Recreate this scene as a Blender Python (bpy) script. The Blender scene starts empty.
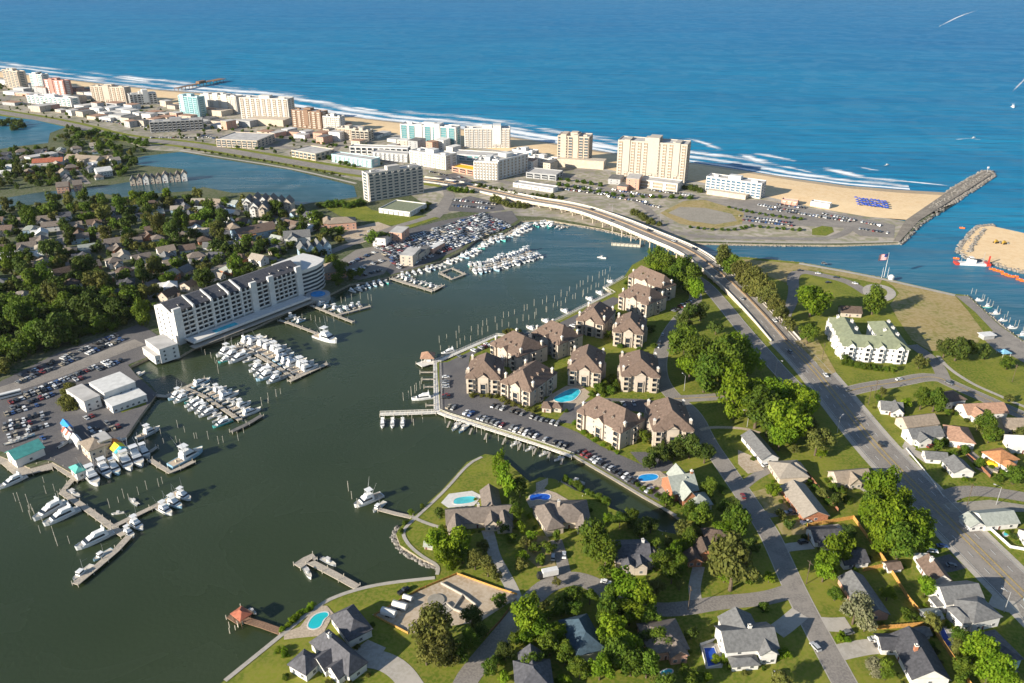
import bpy, math, random
from mathutils import Vector
R = math.radians
SC = bpy.context.scene
COL = SC.collection
# ------------------------------------------------------------------ camera, light, exposure
IMG_W, IMG_H, FOC, TILT, CAM_H = 1024, 683, 800.0, R(25.5), 230.0
cam_d = bpy.data.cameras.new('camera'); cam = bpy.data.objects.new('camera', cam_d); COL.objects.link(cam)
cam_d.sensor_width = 36.0; cam_d.lens = 36.0 * FOC / IMG_W; cam_d.clip_start = 1.0; cam_d.clip_end = 120000.0
cam.location = (0, 0, CAM_H); cam.rotation_euler = (R(90) - TILT, 0, 0)
SC.camera = cam
SUN_AZ, SUN_EL = R(33), R(20)
to_sun = Vector((-math.cos(SUN_AZ) * math.cos(SUN_EL), -math.sin(SUN_AZ) * math.cos(SUN_EL), math.sin(SUN_EL)))
world = bpy.data.worlds.new('World'); SC.world = world; world.use_nodes = True
wn = world.node_tree
sky = wn.nodes.new('ShaderNodeTexSky'); sky.sky_type = 'NISHITA'; sky.sun_disc = False
sky.sun_elevation = SUN_EL; sky.sun_rotation = math.atan2(to_sun.x, to_sun.y)
sky.altitude = 200; sky.air_density = 1.0; sky.dust_density = 0.3; sky.ozone_density = 2.0
wn.links.new(sky.outputs[0], wn.nodes['Background'].inputs[0]); wn.nodes['Background'].inputs[1].default_value = 0.078
sun_d = bpy.data.lights.new('sun', 'SUN'); sun_d.energy = 5.0; sun_d.angle = R(0.5); sun_d.color = (1.0, 0.91, 0.77)
sun_o = bpy.data.objects.new('sun', sun_d); COL.objects.link(sun_o); sun_o.location = (-300, -200, 400)
sun_o.rotation_euler = (-to_sun).to_track_quat('-Z', 'Y').to_euler()
SC.view_settings.view_transform = 'Standard'; SC.view_settings.look = 'None'
SC.view_settings.exposure = 0.98; SC.view_settings.gamma = 1.0; SC.view_settings.use_curve_mapping = False
SC.cycles.max_bounces = 5; SC.cycles.transparent_max_bounces = 12; SC.cycles.diffuse_bounces = 2; SC.cycles.glossy_bounces = 2
SC.cycles.use_denoising = True

# ------------------------------------------------------------------ where a point of the map lies
ZL = 1.6                                             # level of the land above the water
CT, ST = math.cos(TILT), math.sin(TILT)
def P(px, py, z=ZL):
    a = (px - IMG_W / 2) / FOC; b = (py - IMG_H / 2) / FOC
    dz = -ST - b * CT; dy = CT - b * ST
    t = (z - CAM_H) / dz
    return Vector((a * t, dy * t, z))
def scale_at(py): return (FOC * ST + (py - IMG_H / 2) * CT) / CAM_H      # px per metre
def to_px(v):
    rx, ry, rz = v[0], v[1], v[2] - CAM_H
    f = ry * CT - rz * ST; d = -ry * ST - rz * CT
    return (IMG_W / 2 + FOC * rx / f, IMG_H / 2 + FOC * d / f)
def PL(pts, z=ZL): return [P(x, y, z) for x, y in pts]
def inside(x, y, poly):
    c = False; n = len(poly)
    for i in range(n):
        x0, y0 = poly[i][:2]; x1, y1 = poly[i - 1][:2]
        if (y0 > y) != (y1 > y) and x < (x1 - x0) * (y - y0) / (y1 - y0) + x0: c = not c
    return c

# ------------------------------------------------------------------ materials
MATS = {}
def mat(name, col, rough=0.85, var=0.12, scale=0.6, spec=0.3, metal=0.0, col2=None, bump=0.0, objvar=0.0, detail=4, coat=0.0):
    if name in MATS: return MATS[name]
    m = bpy.data.materials.new(name); m.use_nodes = True; MATS[name] = m
    nt = m.node_tree; bs = nt.nodes['Principled BSDF']
    bs.inputs['Roughness'].default_value = rough; bs.inputs['Specular IOR Level'].default_value = spec
    bs.inputs['Metallic'].default_value = metal; bs.inputs['Coat Weight'].default_value = coat
    geo = nt.nodes.new('ShaderNodeNewGeometry')
    nz = nt.nodes.new('ShaderNodeTexNoise'); nz.inputs['Scale'].default_value = scale; nz.inputs['Detail'].default_value = detail
    nt.links.new(geo.outputs['Position'], nz.inputs['Vector'])
    rp = nt.nodes.new('ShaderNodeValToRGB'); rp.color_ramp.elements[0].position = 0.34; rp.color_ramp.elements[1].position = 0.66
    if col2 is None:
        c0 = [max(0, c * (1 - var)) for c in col]; c1 = [min(1, c * (1 + var)) for c in col]
    else: c0, c1 = col, col2
    rp.color_ramp.elements[0].color = (*c0, 1); rp.color_ramp.elements[1].color = (*c1, 1)
    nt.links.new(nz.outputs['Fac'], rp.inputs['Fac'])
    out = rp.outputs['Color']
    if objvar:
        oi = nt.nodes.new('ShaderNodeObjectInfo'); hs = nt.nodes.new('ShaderNodeHueSaturation')
        mr = nt.nodes.new('ShaderNodeMapRange'); mr.inputs['To Min'].default_value = 1 - objvar; mr.inputs['To Max'].default_value = 1 + objvar
        nt.links.new(oi.outputs['Random'], mr.inputs['Value']); nt.links.new(mr.outputs[0], hs.inputs['Value'])
        mh = nt.nodes.new('ShaderNodeMath'); mh.operation = 'MULTIPLY'; mh.inputs[1].default_value = 7.13
        fr = nt.nodes.new('ShaderNodeMath'); fr.operation = 'FRACT'
        nt.links.new(oi.outputs['Random'], mh.inputs[0]); nt.links.new(mh.outputs[0], fr.inputs[0])
        m2 = nt.nodes.new('ShaderNodeMapRange'); m2.inputs['To Min'].default_value = 0.5 - objvar * 0.06; m2.inputs['To Max'].default_value = 0.5 + objvar * 0.06
        nt.links.new(fr.outputs[0], m2.inputs['Value']); nt.links.new(m2.outputs[0], hs.inputs['Hue'])
        nt.links.new(out, hs.inputs['Color']); out = hs.outputs['Color']
    nt.links.new(out, bs.inputs['Base Color'])
    if bump:
        bp = nt.nodes.new('ShaderNodeBump'); bp.inputs['Strength'].default_value = bump; bp.inputs['Distance'].default_value = 0.3
        nt.links.new(nz.outputs['Fac'], bp.inputs['Height']); nt.links.new(bp.outputs[0], bs.inputs['Normal'])
    return m
def ground_mat(name, cols, scales=(0.012, 0.09, 0.7), rough=0.95):
    """three scales of noise between four colours: worn, patchy ground"""
    m = bpy.data.materials.new(name); m.use_nodes = True; MATS[name] = m
    nt = m.node_tree; bs = nt.nodes['Principled BSDF']; bs.inputs['Roughness'].default_value = rough; bs.inputs['Specular IOR Level'].default_value = 0.15
    geo = nt.nodes.new('ShaderNodeNewGeometry'); facs = []
    for k, s in enumerate(scales):
        nz = nt.nodes.new('ShaderNodeTexNoise'); nz.inputs['Scale'].default_value = s; nz.inputs['Detail'].default_value = 5
        ad = nt.nodes.new('ShaderNodeVectorMath'); ad.inputs[1].default_value = (13.7 * k, 5.1 * k, 0)
        nt.links.new(geo.outputs['Position'], ad.inputs[0]); nt.links.new(ad.outputs[0], nz.inputs['Vector'])
        rp = nt.nodes.new('ShaderNodeMapRange'); rp.interpolation_type = 'SMOOTHSTEP'
        rp.inputs['From Min'].default_value = 0.40; rp.inputs['From Max'].default_value = 0.60
        nt.links.new(nz.outputs['Fac'], rp.inputs['Value']); facs.append(rp.outputs[0])
    prev = None
    for k in range(len(scales)):
        mx = nt.nodes.new('ShaderNodeMix'); mx.data_type = 'RGBA'
        if prev is None: mx.inputs['A'].default_value = (*cols[0], 1)
        else: nt.links.new(prev, mx.inputs['A'])
        mx.inputs['B'].default_value = (*cols[k + 1], 1)
        if k == 0: nt.links.new(facs[0], mx.inputs['Factor'])
        else:
            ml = nt.nodes.new('ShaderNodeMath'); ml.operation = 'MULTIPLY'; ml.inputs[1].default_value = 0.6
            nt.links.new(facs[k], ml.inputs[0]); nt.links.new(ml.outputs[0], mx.inputs['Factor'])
        prev = mx.outputs['Result']
    nt.links.new(prev, bs.inputs['Base Color'])
    return m
def leaf_mat(name, col, col2, trans=0.3, objvar=0.22):
    m = mat(name, col, rough=0.7, col2=col2, scale=0.35, spec=0.15, objvar=objvar)
    nt = m.node_tree; bs = nt.nodes['Principled BSDF']; out = nt.nodes['Material Output']
    tr = nt.nodes.new('ShaderNodeBsdfTranslucent'); mx = nt.nodes.new('ShaderNodeMixShader'); mx.inputs[0].default_value = trans
    src = bs.inputs['Base Color'].links[0].from_socket
    nt.links.new(src, tr.inputs['Color']); nt.links.new(bs.outputs[0], mx.inputs[1]); nt.links.new(tr.outputs[0], mx.inputs[2])
    nt.links.new(mx.outputs[0], out.inputs['Surface'])
    return m
def water_mat():
    m = bpy.data.materials.new('water'); m.use_nodes = True; MATS['water'] = m
    nt = m.node_tree; bs = nt.nodes['Principled BSDF']
    N = nt.nodes.new; L = nt.links.new
    geo = N('ShaderNodeNewGeometry'); sp = N('ShaderNodeSeparateXYZ'); L(geo.outputs['Position'], sp.inputs[0])
    xm = N('ShaderNodeMath'); xm.operation = 'MAXIMUM'; xm.inputs[1].default_value = 0; L(sp.outputs['X'], xm.inputs[0]); ad = N('ShaderNodeMath'); ad.operation = 'MULTIPLY_ADD'; ad.inputs[1].default_value = 0.8; L(xm.outputs[0], ad.inputs[0]); L(sp.outputs['Y'], ad.inputs[2]); xn = N('ShaderNodeMath'); xn.operation = 'MINIMUM'; xn.inputs[1].default_value = 0; L(sp.outputs['X'], xn.inputs[0]); a0 = ad; ad = N('ShaderNodeMath'); ad.operation = 'MULTIPLY_ADD'; ad.inputs[1].default_value = 0.5; L(xn.outputs[0], ad.inputs[0]); L(a0.outputs[0], ad.inputs[2])
    big = N('ShaderNodeTexNoise'); big.inputs['Scale'].default_value = 0.006; big.inputs['Detail'].default_value = 3
    L(geo.outputs['Position'], big.inputs['Vector'])
    b2 = N('ShaderNodeMath'); b2.operation = 'MULTIPLY_ADD'; b2.inputs[1].default_value = 60; L(big.outputs['Fac'], b2.inputs[0]); L(ad.outputs[0], b2.inputs[2])
    mr = N('ShaderNodeMapRange'); mr.interpolation_type = 'SMOOTHSTEP'; mr.inputs['From Min'].default_value = 480; mr.inputs['From Max'].default_value = 1260
    L(b2.outputs[0], mr.inputs['Value'])
    har = N('ShaderNodeValToRGB'); har.color_ramp.elements[0].color = (0.028, 0.041, 0.015, 1); har.color_ramp.elements[1].color = (0.038, 0.053, 0.023, 1)
    har.color_ramp.elements[0].position = 0.35; har.color_ramp.elements[1].position = 0.65
    L(big.outputs['Fac'], har.inputs[0])
    # ocean: streaks of paler and deeper blue
    mp = N('ShaderNodeMapping'); mp.inputs['Rotation'].default_value = (0, 0, R(38)); mp.inputs['Scale'].default_value = (0.0016, 0.010, 1)
    L(geo.outputs['Position'], mp.inputs[0]); st = N('ShaderNodeTexNoise'); st.inputs['Scale'].default_value = 1.0; st.inputs['Detail'].default_value = 6
    L(mp.outputs[0], st.inputs['Vector'])
    oc = N('ShaderNodeValToRGB'); oc.color_ramp.elements[0].color = (0.72, 0.83, 0.88, 1); oc.color_ramp.elements[1].color = (1.14, 1.07, 1.03, 1)
    oc.color_ramp.elements[0].position = 0.35; oc.color_ramp.elements[1].position = 0.68
    L(st.outputs['Fac'], oc.inputs[0])
    dp = N('ShaderNodeMapRange'); dp.inputs['From Min'].default_value = 1000; dp.inputs['From Max'].default_value = 3600; L(ad.outputs[0], dp.inputs['Value'])
    dr = N('ShaderNodeValToRGB'); dr.color_ramp.elements[0].color = (0.008, 0.200, 0.355, 1); dr.color_ramp.elements[1].color = (0.003, 0.160, 0.345, 1); L(dp.outputs[0], dr.inputs[0])
    om = N('ShaderNodeMix'); om.data_type = 'RGBA'; om.blend_type = 'MULTIPLY'; om.inputs['Factor'].default_value = 1; L(dr.outputs[0], om.inputs['A']); L(oc.outputs[0], om.inputs['B'])
    mx = N('ShaderNodeMix'); mx.data_type = 'RGBA'; L(mr.outputs[0], mx.inputs['Factor']); L(har.outputs[0], mx.inputs['A']); L(om.outputs['Result'], mx.inputs['B'])
    L(mx.outputs['Result'], bs.inputs['Base Color'])
    bs.inputs['IOR'].default_value = 1.333
    for nm, lo, hi in (('Roughness', .17, .42), ('Specular IOR Level', .8, .07)):
        q = N('ShaderNodeMapRange'); q.inputs['To Min'].default_value = lo; q.inputs['To Max'].default_value = hi; L(mr.outputs[0], q.inputs['Value']); 
        if nm != 'Roughness': L(q.outputs[0], bs.inputs[nm]); continue
        wp = N('ShaderNodeTexNoise'); wp.inputs['Scale'].default_value = 0.014; wp.inputs['Detail'].default_value = 4; wp.inputs['Distortion'].default_value = 1.5; L(geo.outputs['Position'], wp.inputs['Vector'])
        wr = N('ShaderNodeMapRange'); wr.inputs['From Min'].default_value = .4; wr.inputs['From Max'].default_value = .62; wr.inputs['To Max'].default_value = .16; L(wp.outputs['Fac'], wr.inputs['Value'])
        sm = N('ShaderNodeMath'); L(q.outputs[0], sm.inputs[0]); L(wr.outputs[0], sm.inputs[1]); L(sm.outputs[0], bs.inputs[nm])
    # ripples (fine, everywhere) and swell (ocean only)
    rip = N('ShaderNodeTexNoise'); rip.inputs['Scale'].default_value = 0.55; rip.inputs['Detail'].default_value = 5; L(geo.outputs['Position'], rip.inputs['Vector'])
    mp2 = N('ShaderNodeMapping'); mp2.inputs['Rotation'].default_value = (0, 0, R(33)); mp2.inputs['Scale'].default_value = (0.012, 0.055, 1)
    L(geo.outputs['Position'], mp2.inputs[0]); sw = N('ShaderNodeTexNoise'); sw.inputs['Scale'].default_value = 1; sw.inputs['Detail'].default_value = 5
    L(mp2.outputs[0], sw.inputs['Vector'])
    b1 = N('ShaderNodeBump'); b1.inputs['Distance'].default_value = 0.25; b1.inputs['Strength'].default_value = 0.35; L(rip.outputs['Fac'], b1.inputs['Height'])
    bb = N('ShaderNodeBump'); bb.inputs['Distance'].default_value = 9.0; L(sw.outputs['Fac'], bb.inputs['Height']); L(b1.outputs[0], bb.inputs['Normal'])
    ms = N('ShaderNodeMath'); ms.operation = 'MULTIPLY'; ms.inputs[1].default_value = 0.8; L(mr.outputs[0], ms.inputs[0]); L(ms.outputs[0], bb.inputs['Strength'])
    L(bb.outputs[0], bs.inputs['Normal'])
    return m
def foam_mat():
    m = bpy.data.materials.new('foam'); m.use_nodes = True; MATS['foam'] = m
    nt = m.node_tree; bs = nt.nodes['Principled BSDF']; bs.inputs['Base Color'].default_value = (0.82, 0.85, 0.86, 1); bs.inputs['Roughness'].default_value = 0.9
    geo = nt.nodes.new('ShaderNodeNewGeometry'); mp = nt.nodes.new('ShaderNodeMapping'); mp.inputs['Rotation'].default_value = (0, 0, R(38)); mp.inputs['Scale'].default_value = (0.03, 0.12, 1)
    nz = nt.nodes.new('ShaderNodeTexNoise'); nz.inputs['Scale'].default_value = 1; nz.inputs['Detail'].default_value = 7; nz.inputs['Roughness'].default_value = 0.7
    at = nt.nodes.new('ShaderNodeAttribute'); at.attribute_name = 'edge'
    ad = nt.nodes.new('ShaderNodeMath'); ad.operation = 'MULTIPLY_ADD'; ad.inputs[1].default_value = 0.42
    mr = nt.nodes.new('ShaderNodeMapRange'); mr.inputs['From Min'].default_value = 0.62; mr.inputs['From Max'].default_value = 0.96
    nt.links.new(geo.outputs['Position'], mp.inputs[0]); nt.links.new(mp.outputs[0], nz.inputs['Vector'])
    nt.links.new(at.outputs['Fac'], ad.inputs[0]); nt.links.new(nz.outputs['Fac'], ad.inputs[2]); nt.links.new(ad.outputs[0], mr.inputs['Value'])
    nt.links.new(mr.outputs[0], bs.inputs['Alpha'])
    return m
water_mat(); foam_mat()
G = {}
G['lawn'] = ground_mat('lawn', [(0.122, 0.165, 0.014), (0.195, 0.212, 0.026), (0.075, 0.122, 0.012), (0.24, 0.215, 0.048)])
G['wood_floor'] = ground_mat('wood_floor', [(0.050, 0.080, 0.022), (0.10, 0.115, 0.05), (0.06, 0.09, 0.025), (0.18, 0.165, 0.12)], (0.02, 0.07, 0.5))
G['dry'] = ground_mat('dry_grass', [(0.29, 0.225, 0.085), (0.19, 0.19, 0.05), (0.34, 0.26, 0.12), (0.40, 0.31, 0.17)], (0.02, 0.06, 0.4))
G['asphalt'] = ground_mat('asphalt', [(0.215, 0.194, 0.172), (0.275, 0.249, 0.219), (0.165, 0.150, 0.137), (0.305, 0.276, 0.242)], (0.02, 0.15, 1.2))
G['dark_asphalt'] = ground_mat('dark_asphalt', [(0.115, 0.110, 0.112), (0.145, 0.138, 0.135), (0.095, 0.092, 0.096), (0.165, 0.155, 0.15)], (0.02, 0.15, 1.2))
G['town'] = ground_mat('town_ground', [(0.38, 0.325, 0.265), (0.25, 0.225, 0.20), (0.48, 0.42, 0.35), (0.19, 0.20, 0.09)], (0.012, 0.035, 0.16))
G['concrete'] = ground_mat('concrete', [(0.36, 0.33, 0.28), (0.42, 0.385, 0.33), (0.32, 0.295, 0.25), (0.45, 0.41, 0.36)], (0.02, 0.1, 0.8))
G['sand'] = ground_mat('sand', [(0.74, 0.53, 0.30), (0.78, 0.58, 0.34), (0.68, 0.48, 0.265), (0.80, 0.61, 0.38)], (0.01, 0.05, 0.3))
G['dirt'] = ground_mat('building_site_soil', [(0.42, 0.33, 0.23), (0.48, 0.39, 0.29), (0.34, 0.26, 0.175), (0.52, 0.44, 0.34)], (0.03, 0.12, 0.7))
G['jetty'] = ground_mat('jetty_stone', [(0.20, 0.175, 0.145), (0.26, 0.23, 0.19), (0.12, 0.105, 0.09), (0.30, 0.26, 0.21)], (0.05, 0.2, 0.8))
G['gravel'] = ground_mat('gravel', [(0.27, 0.245, 0.20), (0.31, 0.28, 0.23), (0.24, 0.215, 0.175), (0.34, 0.31, 0.26)], (0.03, 0.12, 0.7))
G['bulkhead'] = mat('bulkhead', (0.30, 0.255, 0.19), var=0.25, scale=0.8)
G['paver'] = mat('paver', (0.43, 0.35, 0.26), var=0.18, scale=1.2)
white_line = mat('road_paint_white', (0.62, 0.62, 0.58), var=0.2, scale=2); yellow_line = mat('road_paint_yellow', (0.62, 0.42, 0.06), var=0.2, scale=2)
M_glass = mat('window_glass', (0.028, 0.036, 0.046), rough=0.12, spec=0.6, var=0.3, scale=0.5)
M_frame = mat('white_trim', (0.64, 0.63, 0.61), var=0.06)
M_white = mat('white_wall', (0.61, 0.595, 0.565), var=0.07, scale=0.4)
M_cream = mat('cream_wall', (0.46, 0.395, 0.325), var=0.08, scale=0.4)
M_beige = mat('beige_wall', (0.52, 0.44, 0.345), var=0.10, scale=0.4)
M_grey = mat('grey_wall', (0.36, 0.36, 0.36), var=0.1, scale=0.4)
M_brick = mat('brick_wall', (0.36, 0.155, 0.085), var=0.25, scale=2.0)
M_pinkw = mat('salmon_wall', (0.52, 0.30, 0.22), var=0.1)
M_bluew = mat('blue_wall', (0.30, 0.42, 0.52), var=0.1)
M_teal = mat('teal_wall', (0.36, 0.52, 0.54), var=0.12)
M_pool = mat('pool_water', (0.03, 0.50, 0.62), rough=0.1, spec=0.5, var=0.2, scale=0.25)
M_pool2 = mat('deep_pool_water', (0.015, 0.10, 0.50), rough=0.1, spec=0.5, var=0.2, scale=0.25)
M_pool3 = mat('pale_pool_water', (0.10, 0.55, 0.60), rough=0.1, spec=0.5, var=0.2, scale=0.25)
M_wood = mat('dock_wood', (0.40, 0.35, 0.285), var=0.2, scale=1.5)
M_woodb = mat('brown_dock_wood', (0.22, 0.135, 0.085), var=0.25, scale=1.5)
M_whitewood = mat('white_boardwalk', (0.66, 0.63, 0.57), var=0.12, scale=1.2)
M_pile = mat('pile_wood', (0.46, 0.42, 0.34), var=0.2, scale=1)
M_rock = mat('rock', (0.20, 0.185, 0.165), var=0.4, scale=0.5, bump=0.5)
M_bark = mat('bark', (0.10, 0.075, 0.05), var=0.3)
M_metal = mat('galvanised_metal', (0.5, 0.5, 0.5), rough=0.5, metal=0.6)
M_black = mat('black_rubber', (0.02, 0.02, 0.022))
ROOF = dict(
    brown=mat('brown_shingles', (0.150, 0.106, 0.082), var=0.2, scale=0.9), grey=mat('grey_shingles', (0.15, 0.15, 0.148), var=0.2, scale=0.9),
    dark=mat('dark_shingles', (0.065, 0.065, 0.072), var=0.25, scale=0.9), slate=mat('slate_shingles', (0.085, 0.085, 0.095), var=0.25, scale=0.9),
    tan=mat('tan_shingles', (0.265, 0.215, 0.165), var=0.16, scale=0.9), beige=mat('beige_shingles', (0.315, 0.275, 0.225), var=0.13, scale=0.9),
    green=mat('sage_shingles', (0.205, 0.225, 0.145), var=0.14, scale=0.5), pale=mat('pale_shingles', (0.30, 0.32, 0.285), var=0.12, scale=0.9),
    salmon=mat('salmon_shingles', (0.36, 0.215, 0.145), var=0.2, scale=0.9), orange=mat('rust_shingles', (0.40, 0.19, 0.085), var=0.2, scale=0.9),
    white=mat('white_roofing', (0.62, 0.61, 0.58), var=0.1, scale=0.3), flat=mat('pale_flat_roofing', (0.46, 0.44, 0.41), var=0.15, scale=0.15),
    blue=mat('blue_shingles', (0.045, 0.075, 0.10), var=0.2, scale=0.9), teal=mat('teal_metal_roof', (0.10, 0.38, 0.33), var=0.15, scale=0.5),
    taupe=mat('taupe_shingles', (0.175, 0.145, 0.122), var=0.18, scale=0.9), yellow=mat('yellow_roofing', (0.72, 0.48, 0.02), var=0.1), umber=mat('umber_shingles', (0.105, 0.075, 0.058), var=0.25, scale=0.9),
    bluecloth=mat('blue_canopy_cloth', (0.03, 0.25, 0.62)), red=mat('red_tile', (0.36, 0.12, 0.07), var=0.2), darkflat=mat('dark_flat_roofing', (0.15, 0.145, 0.14), var=0.2, scale=0.2))
WALL = dict(white=M_white, cream=M_cream, beige=M_beige, grey=M_grey, brick=M_brick, salmon=M_pinkw, blue=M_bluew, teal=M_teal)
LEAF = dict(
    bright=leaf_mat('bright_leaves', (0.100, 0.180, 0.008), (0.205, 0.285, 0.016), 0.4), mid=leaf_mat('green_leaves', (0.058, 0.108, 0.010), (0.125, 0.175, 0.016), 0.33),
    dark=leaf_mat('dark_leaves', (0.040, 0.070, 0.011), (0.088, 0.118, 0.018), 0.3), olive=leaf_mat('olive_leaves', (0.090, 0.105, 0.022), (0.160, 0.160, 0.035), 0.3),
    pale=leaf_mat('pale_leaves', (0.13, 0.14, 0.06), (0.30, 0.29, 0.17), 0.3))

# ------------------------------------------------------------------ mesh building
class MB:
    def __init__(s): s.v = []; s.f = []; s.m = []; s.t = (0, 0, 1, 0, 0)
    def at(s, ox=0, oy=0, rz=0, oz=0): s.t = (ox, oy, math.cos(rz), math.sin(rz), oz); return s
    def add(s, x, y, z):
        ox, oy, c, n, oz = s.t; s.v.append((ox + x * c - y * n, oy + x * n + y * c, z + oz)); return len(s.v) - 1
    def face(s, pts, m=0):
        s.f.append([s.add(*p) for p in pts]); s.m.append(m)
    def mesh(s, verts, faces, m=0):
        b = len(s.v)
        for p in verts: s.add(*p)
        for f in faces: s.f.append([b + i for i in f]); s.m.append(m)
    def box(s, x0, x1, y0, y1, z0, z1, m=0, top=None):
        s.mesh([(x0, y0, z0), (x1, y0, z0), (x1, y1, z0), (x0, y1, z0), (x0, y0, z1), (x1, y0, z1), (x1, y1, z1), (x0, y1, z1)],
               [(0, 3, 2, 1), (0, 1, 5, 4), (1, 2, 6, 5), (2, 3, 7, 6), (3, 0, 4, 7)], m)
        s.f.append([len(s.v) - 4, len(s.v) - 3, len(s.v) - 2, len(s.v) - 1]); s.m.append(m if top is None else top)
    def prism(s, poly, z0, z1, m=0, top=None, bottom=True):
        n = len(poly); b = len(s.v)
        a = sum(poly[i - 1][0] * poly[i][1] - poly[i][0] * poly[i - 1][1] for i in range(n))
        if a < 0: poly = poly[::-1]
        for p in poly: s.add(p[0], p[1], z0)
        for p in poly: s.add(p[0], p[1], z1)
        for i in range(n): j = (i + 1) % n; s.f.append([b + i, b + j, b + n + j, b + n + i]); s.m.append(m)
        s.f.append([b + n + i for i in range(n)]); s.m.append(m if top is None else top)
        if bottom: s.f.append([b + n - 1 - i for i in range(n)]); s.m.append(m)
    def cyl(s, x, y, z0, z1, r0, r1, n=8, m=0, x1=None, y1=None):
        x1 = x if x1 is None else x1; y1 = y if y1 is None else y1; b = len(s.v)
        for k in range(n): a = 2 * math.pi * k / n; s.add(x + r0 * math.cos(a), y + r0 * math.sin(a), z0)
        for k in range(n): a = 2 * math.pi * k / n; s.add(x1 + r1 * math.cos(a), y1 + r1 * math.sin(a), z1)
        for k in range(n): j = (k + 1) % n; s.f.append([b + k, b + j, b + n + j, b + n + k]); s.m.append(m)
        s.f.append([b + n + k for k in range(n)]); s.m.append(m); s.f.append([b + n - 1 - k for k in range(n)]); s.m.append(m)
    def slab(s, a, b, c, d, th=0.22, m=0):           # a sloped slab, corners of its top face
        s.mesh([a, b, c, d] + [(p[0], p[1], p[2] - th) for p in (a, b, c, d)],
               [(0, 1, 2, 3), (7, 6, 5, 4), (0, 4, 5, 1), (1, 5, 6, 2), (2, 6, 7, 3), (3, 7, 4, 0)], m)
    def gable(s, x0, x1, y0, y1, z, h, ridge='u', ov=0.5, m=0):
        if ridge == 'u':
            ym = (y0 + y1) / 2; k = h / (ym - y0); e = z - ov * k; zr = z + h
            s.slab((x0 - ov, y0 - ov, e), (x1 + ov, y0 - ov, e), (x1 + ov, ym, zr), (x0 - ov, ym, zr), m=m)
            s.slab((x1 + ov, y1 + ov, e), (x0 - ov, y1 + ov, e), (x0 - ov, ym, zr), (x1 + ov, ym, zr), m=m)
        else:
            xm = (x0 + x1) / 2; k = h / (xm - x0); e = z - ov * k; zr = z + h
            s.slab((x0 - ov, y1 + ov, e), (x0 - ov, y0 - ov, e), (xm, y0 - ov, zr), (xm, y1 + ov, zr), m=m)
            s.slab((x1 + ov, y0 - ov, e), (x1 + ov, y1 + ov, e), (xm, y1 + ov, zr), (xm, y0 - ov, zr), m=m)
    def gable_walls(s, x0, x1, y0, y1, z, h, ridge='u', m=0):
        h -= 0.23
        if ridge == 'u':
            ym = (y0 + y1) / 2
            s.mesh([(x0, y0, z - .2), (x0, y1, z - .2), (x0, ym, z + h), (x1, y0, z - .2), (x1, y1, z - .2), (x1, ym, z + h)], [(0, 2, 1), (3, 4, 5), (0, 3, 5, 2), (1, 2, 5, 4)], m)
        else:
            xm = (x0 + x1) / 2
            s.mesh([(x0, y0, z - .2), (x1, y0, z - .2), (xm, y0, z + h), (x0, y1, z - .2), (x1, y1, z - .2), (xm, y1, z + h)], [(0, 1, 2), (3, 5, 4), (0, 2, 5, 3), (1, 4, 5, 2)], m)
    def hip(s, x0, x1, y0, y1, z, h, ov=0.5, m=0, frac=None):
        x0 -= ov; x1 += ov; y0 -= ov; y1 += ov; w = x1 - x0; d = y1 - y0
        if w >= d:
            q = d / 2 if frac is None else frac * d; r = [(x0 + q, (y0 + y1) / 2), (x1 - q, (y0 + y1) / 2)]
            if q * 2 >= w - .2: r = [((x0 + x1) / 2 - .1, (y0 + y1) / 2), ((x0 + x1) / 2 + .1, (y0 + y1) / 2)]
            F = [(4, 5, 9, 8), (5, 6, 9), (6, 7, 8, 9), (7, 4, 8)]
        else:
            q = w / 2 if frac is None else frac * w; r = [((x0 + x1) / 2, y0 + q), ((x0 + x1) / 2, y1 - q)]
            F = [(4, 5, 8), (5, 6, 9, 8), (6, 7, 9), (7, 4, 8, 9)]
        V = [(x0, y0, z - .3), (x1, y0, z - .3), (x1, y1, z - .3), (x0, y1, z - .3), (x0, y0, z), (x1, y0, z), (x1, y1, z), (x0, y1, z)] + [(a, b, z + h) for a, b in r]
        s.mesh(V, [(3, 2, 1, 0), (0, 1, 5, 4), (1, 2, 6, 5), (2, 3, 7, 6), (3, 0, 4, 7)] + F, m)
    def data(s, name, mats):
        me = bpy.data.meshes.new(name); me.from_pydata(s.v, [], s.f)
        for m in mats: me.materials.append(m)
        me.polygons.foreach_set('material_index', s.m); me.update(); return me
    def build(s, name, mats, parent=None, loc=(0, 0, 0), rz=0):
        return put(s.data(name, mats if isinstance(mats, (list, tuple)) else [mats]), name, parent, loc, rz)
def put(me, name, parent=None, loc=(0, 0, 0), rz=0, scale=None):
    o = bpy.data.objects.new(name, me); COL.objects.link(o); o.location = loc; o.rotation_euler = (0, 0, rz)
    if scale is not None: o.scale = scale
    if parent is not None: o.parent = parent
    return o
def tag(o, label, cat, group=None, kind=None):
    if label: o['label'] = label
    if cat: o['category'] = cat
    if group: o['group'] = group
    if kind: o['kind'] = kind
    return o
def thing(name, label, cat, loc, rz=0, group=None):
    o = bpy.data.objects.new(name, None); COL.objects.link(o); o.location = loc; o.rotation_euler = (0, 0, rz)
    return tag(o, label, cat, group)
def structure(o, kind='structure'): o['kind'] = kind; return o
ONES = ['', 'first', 'second', 'third', 'fourth', 'fifth', 'sixth', 'seventh', 'eighth', 'ninth', 'tenth', 'eleventh', 'twelfth', 'thirteenth', 'fourteenth', 'fifteenth', 'sixteenth', 'seventeenth', 'eighteenth', 'nineteenth']
TENS = ['', '', 'twent', 'thirt', 'fort', 'fift', 'sixt', 'sevent', 'eight', 'ninet']
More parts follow.
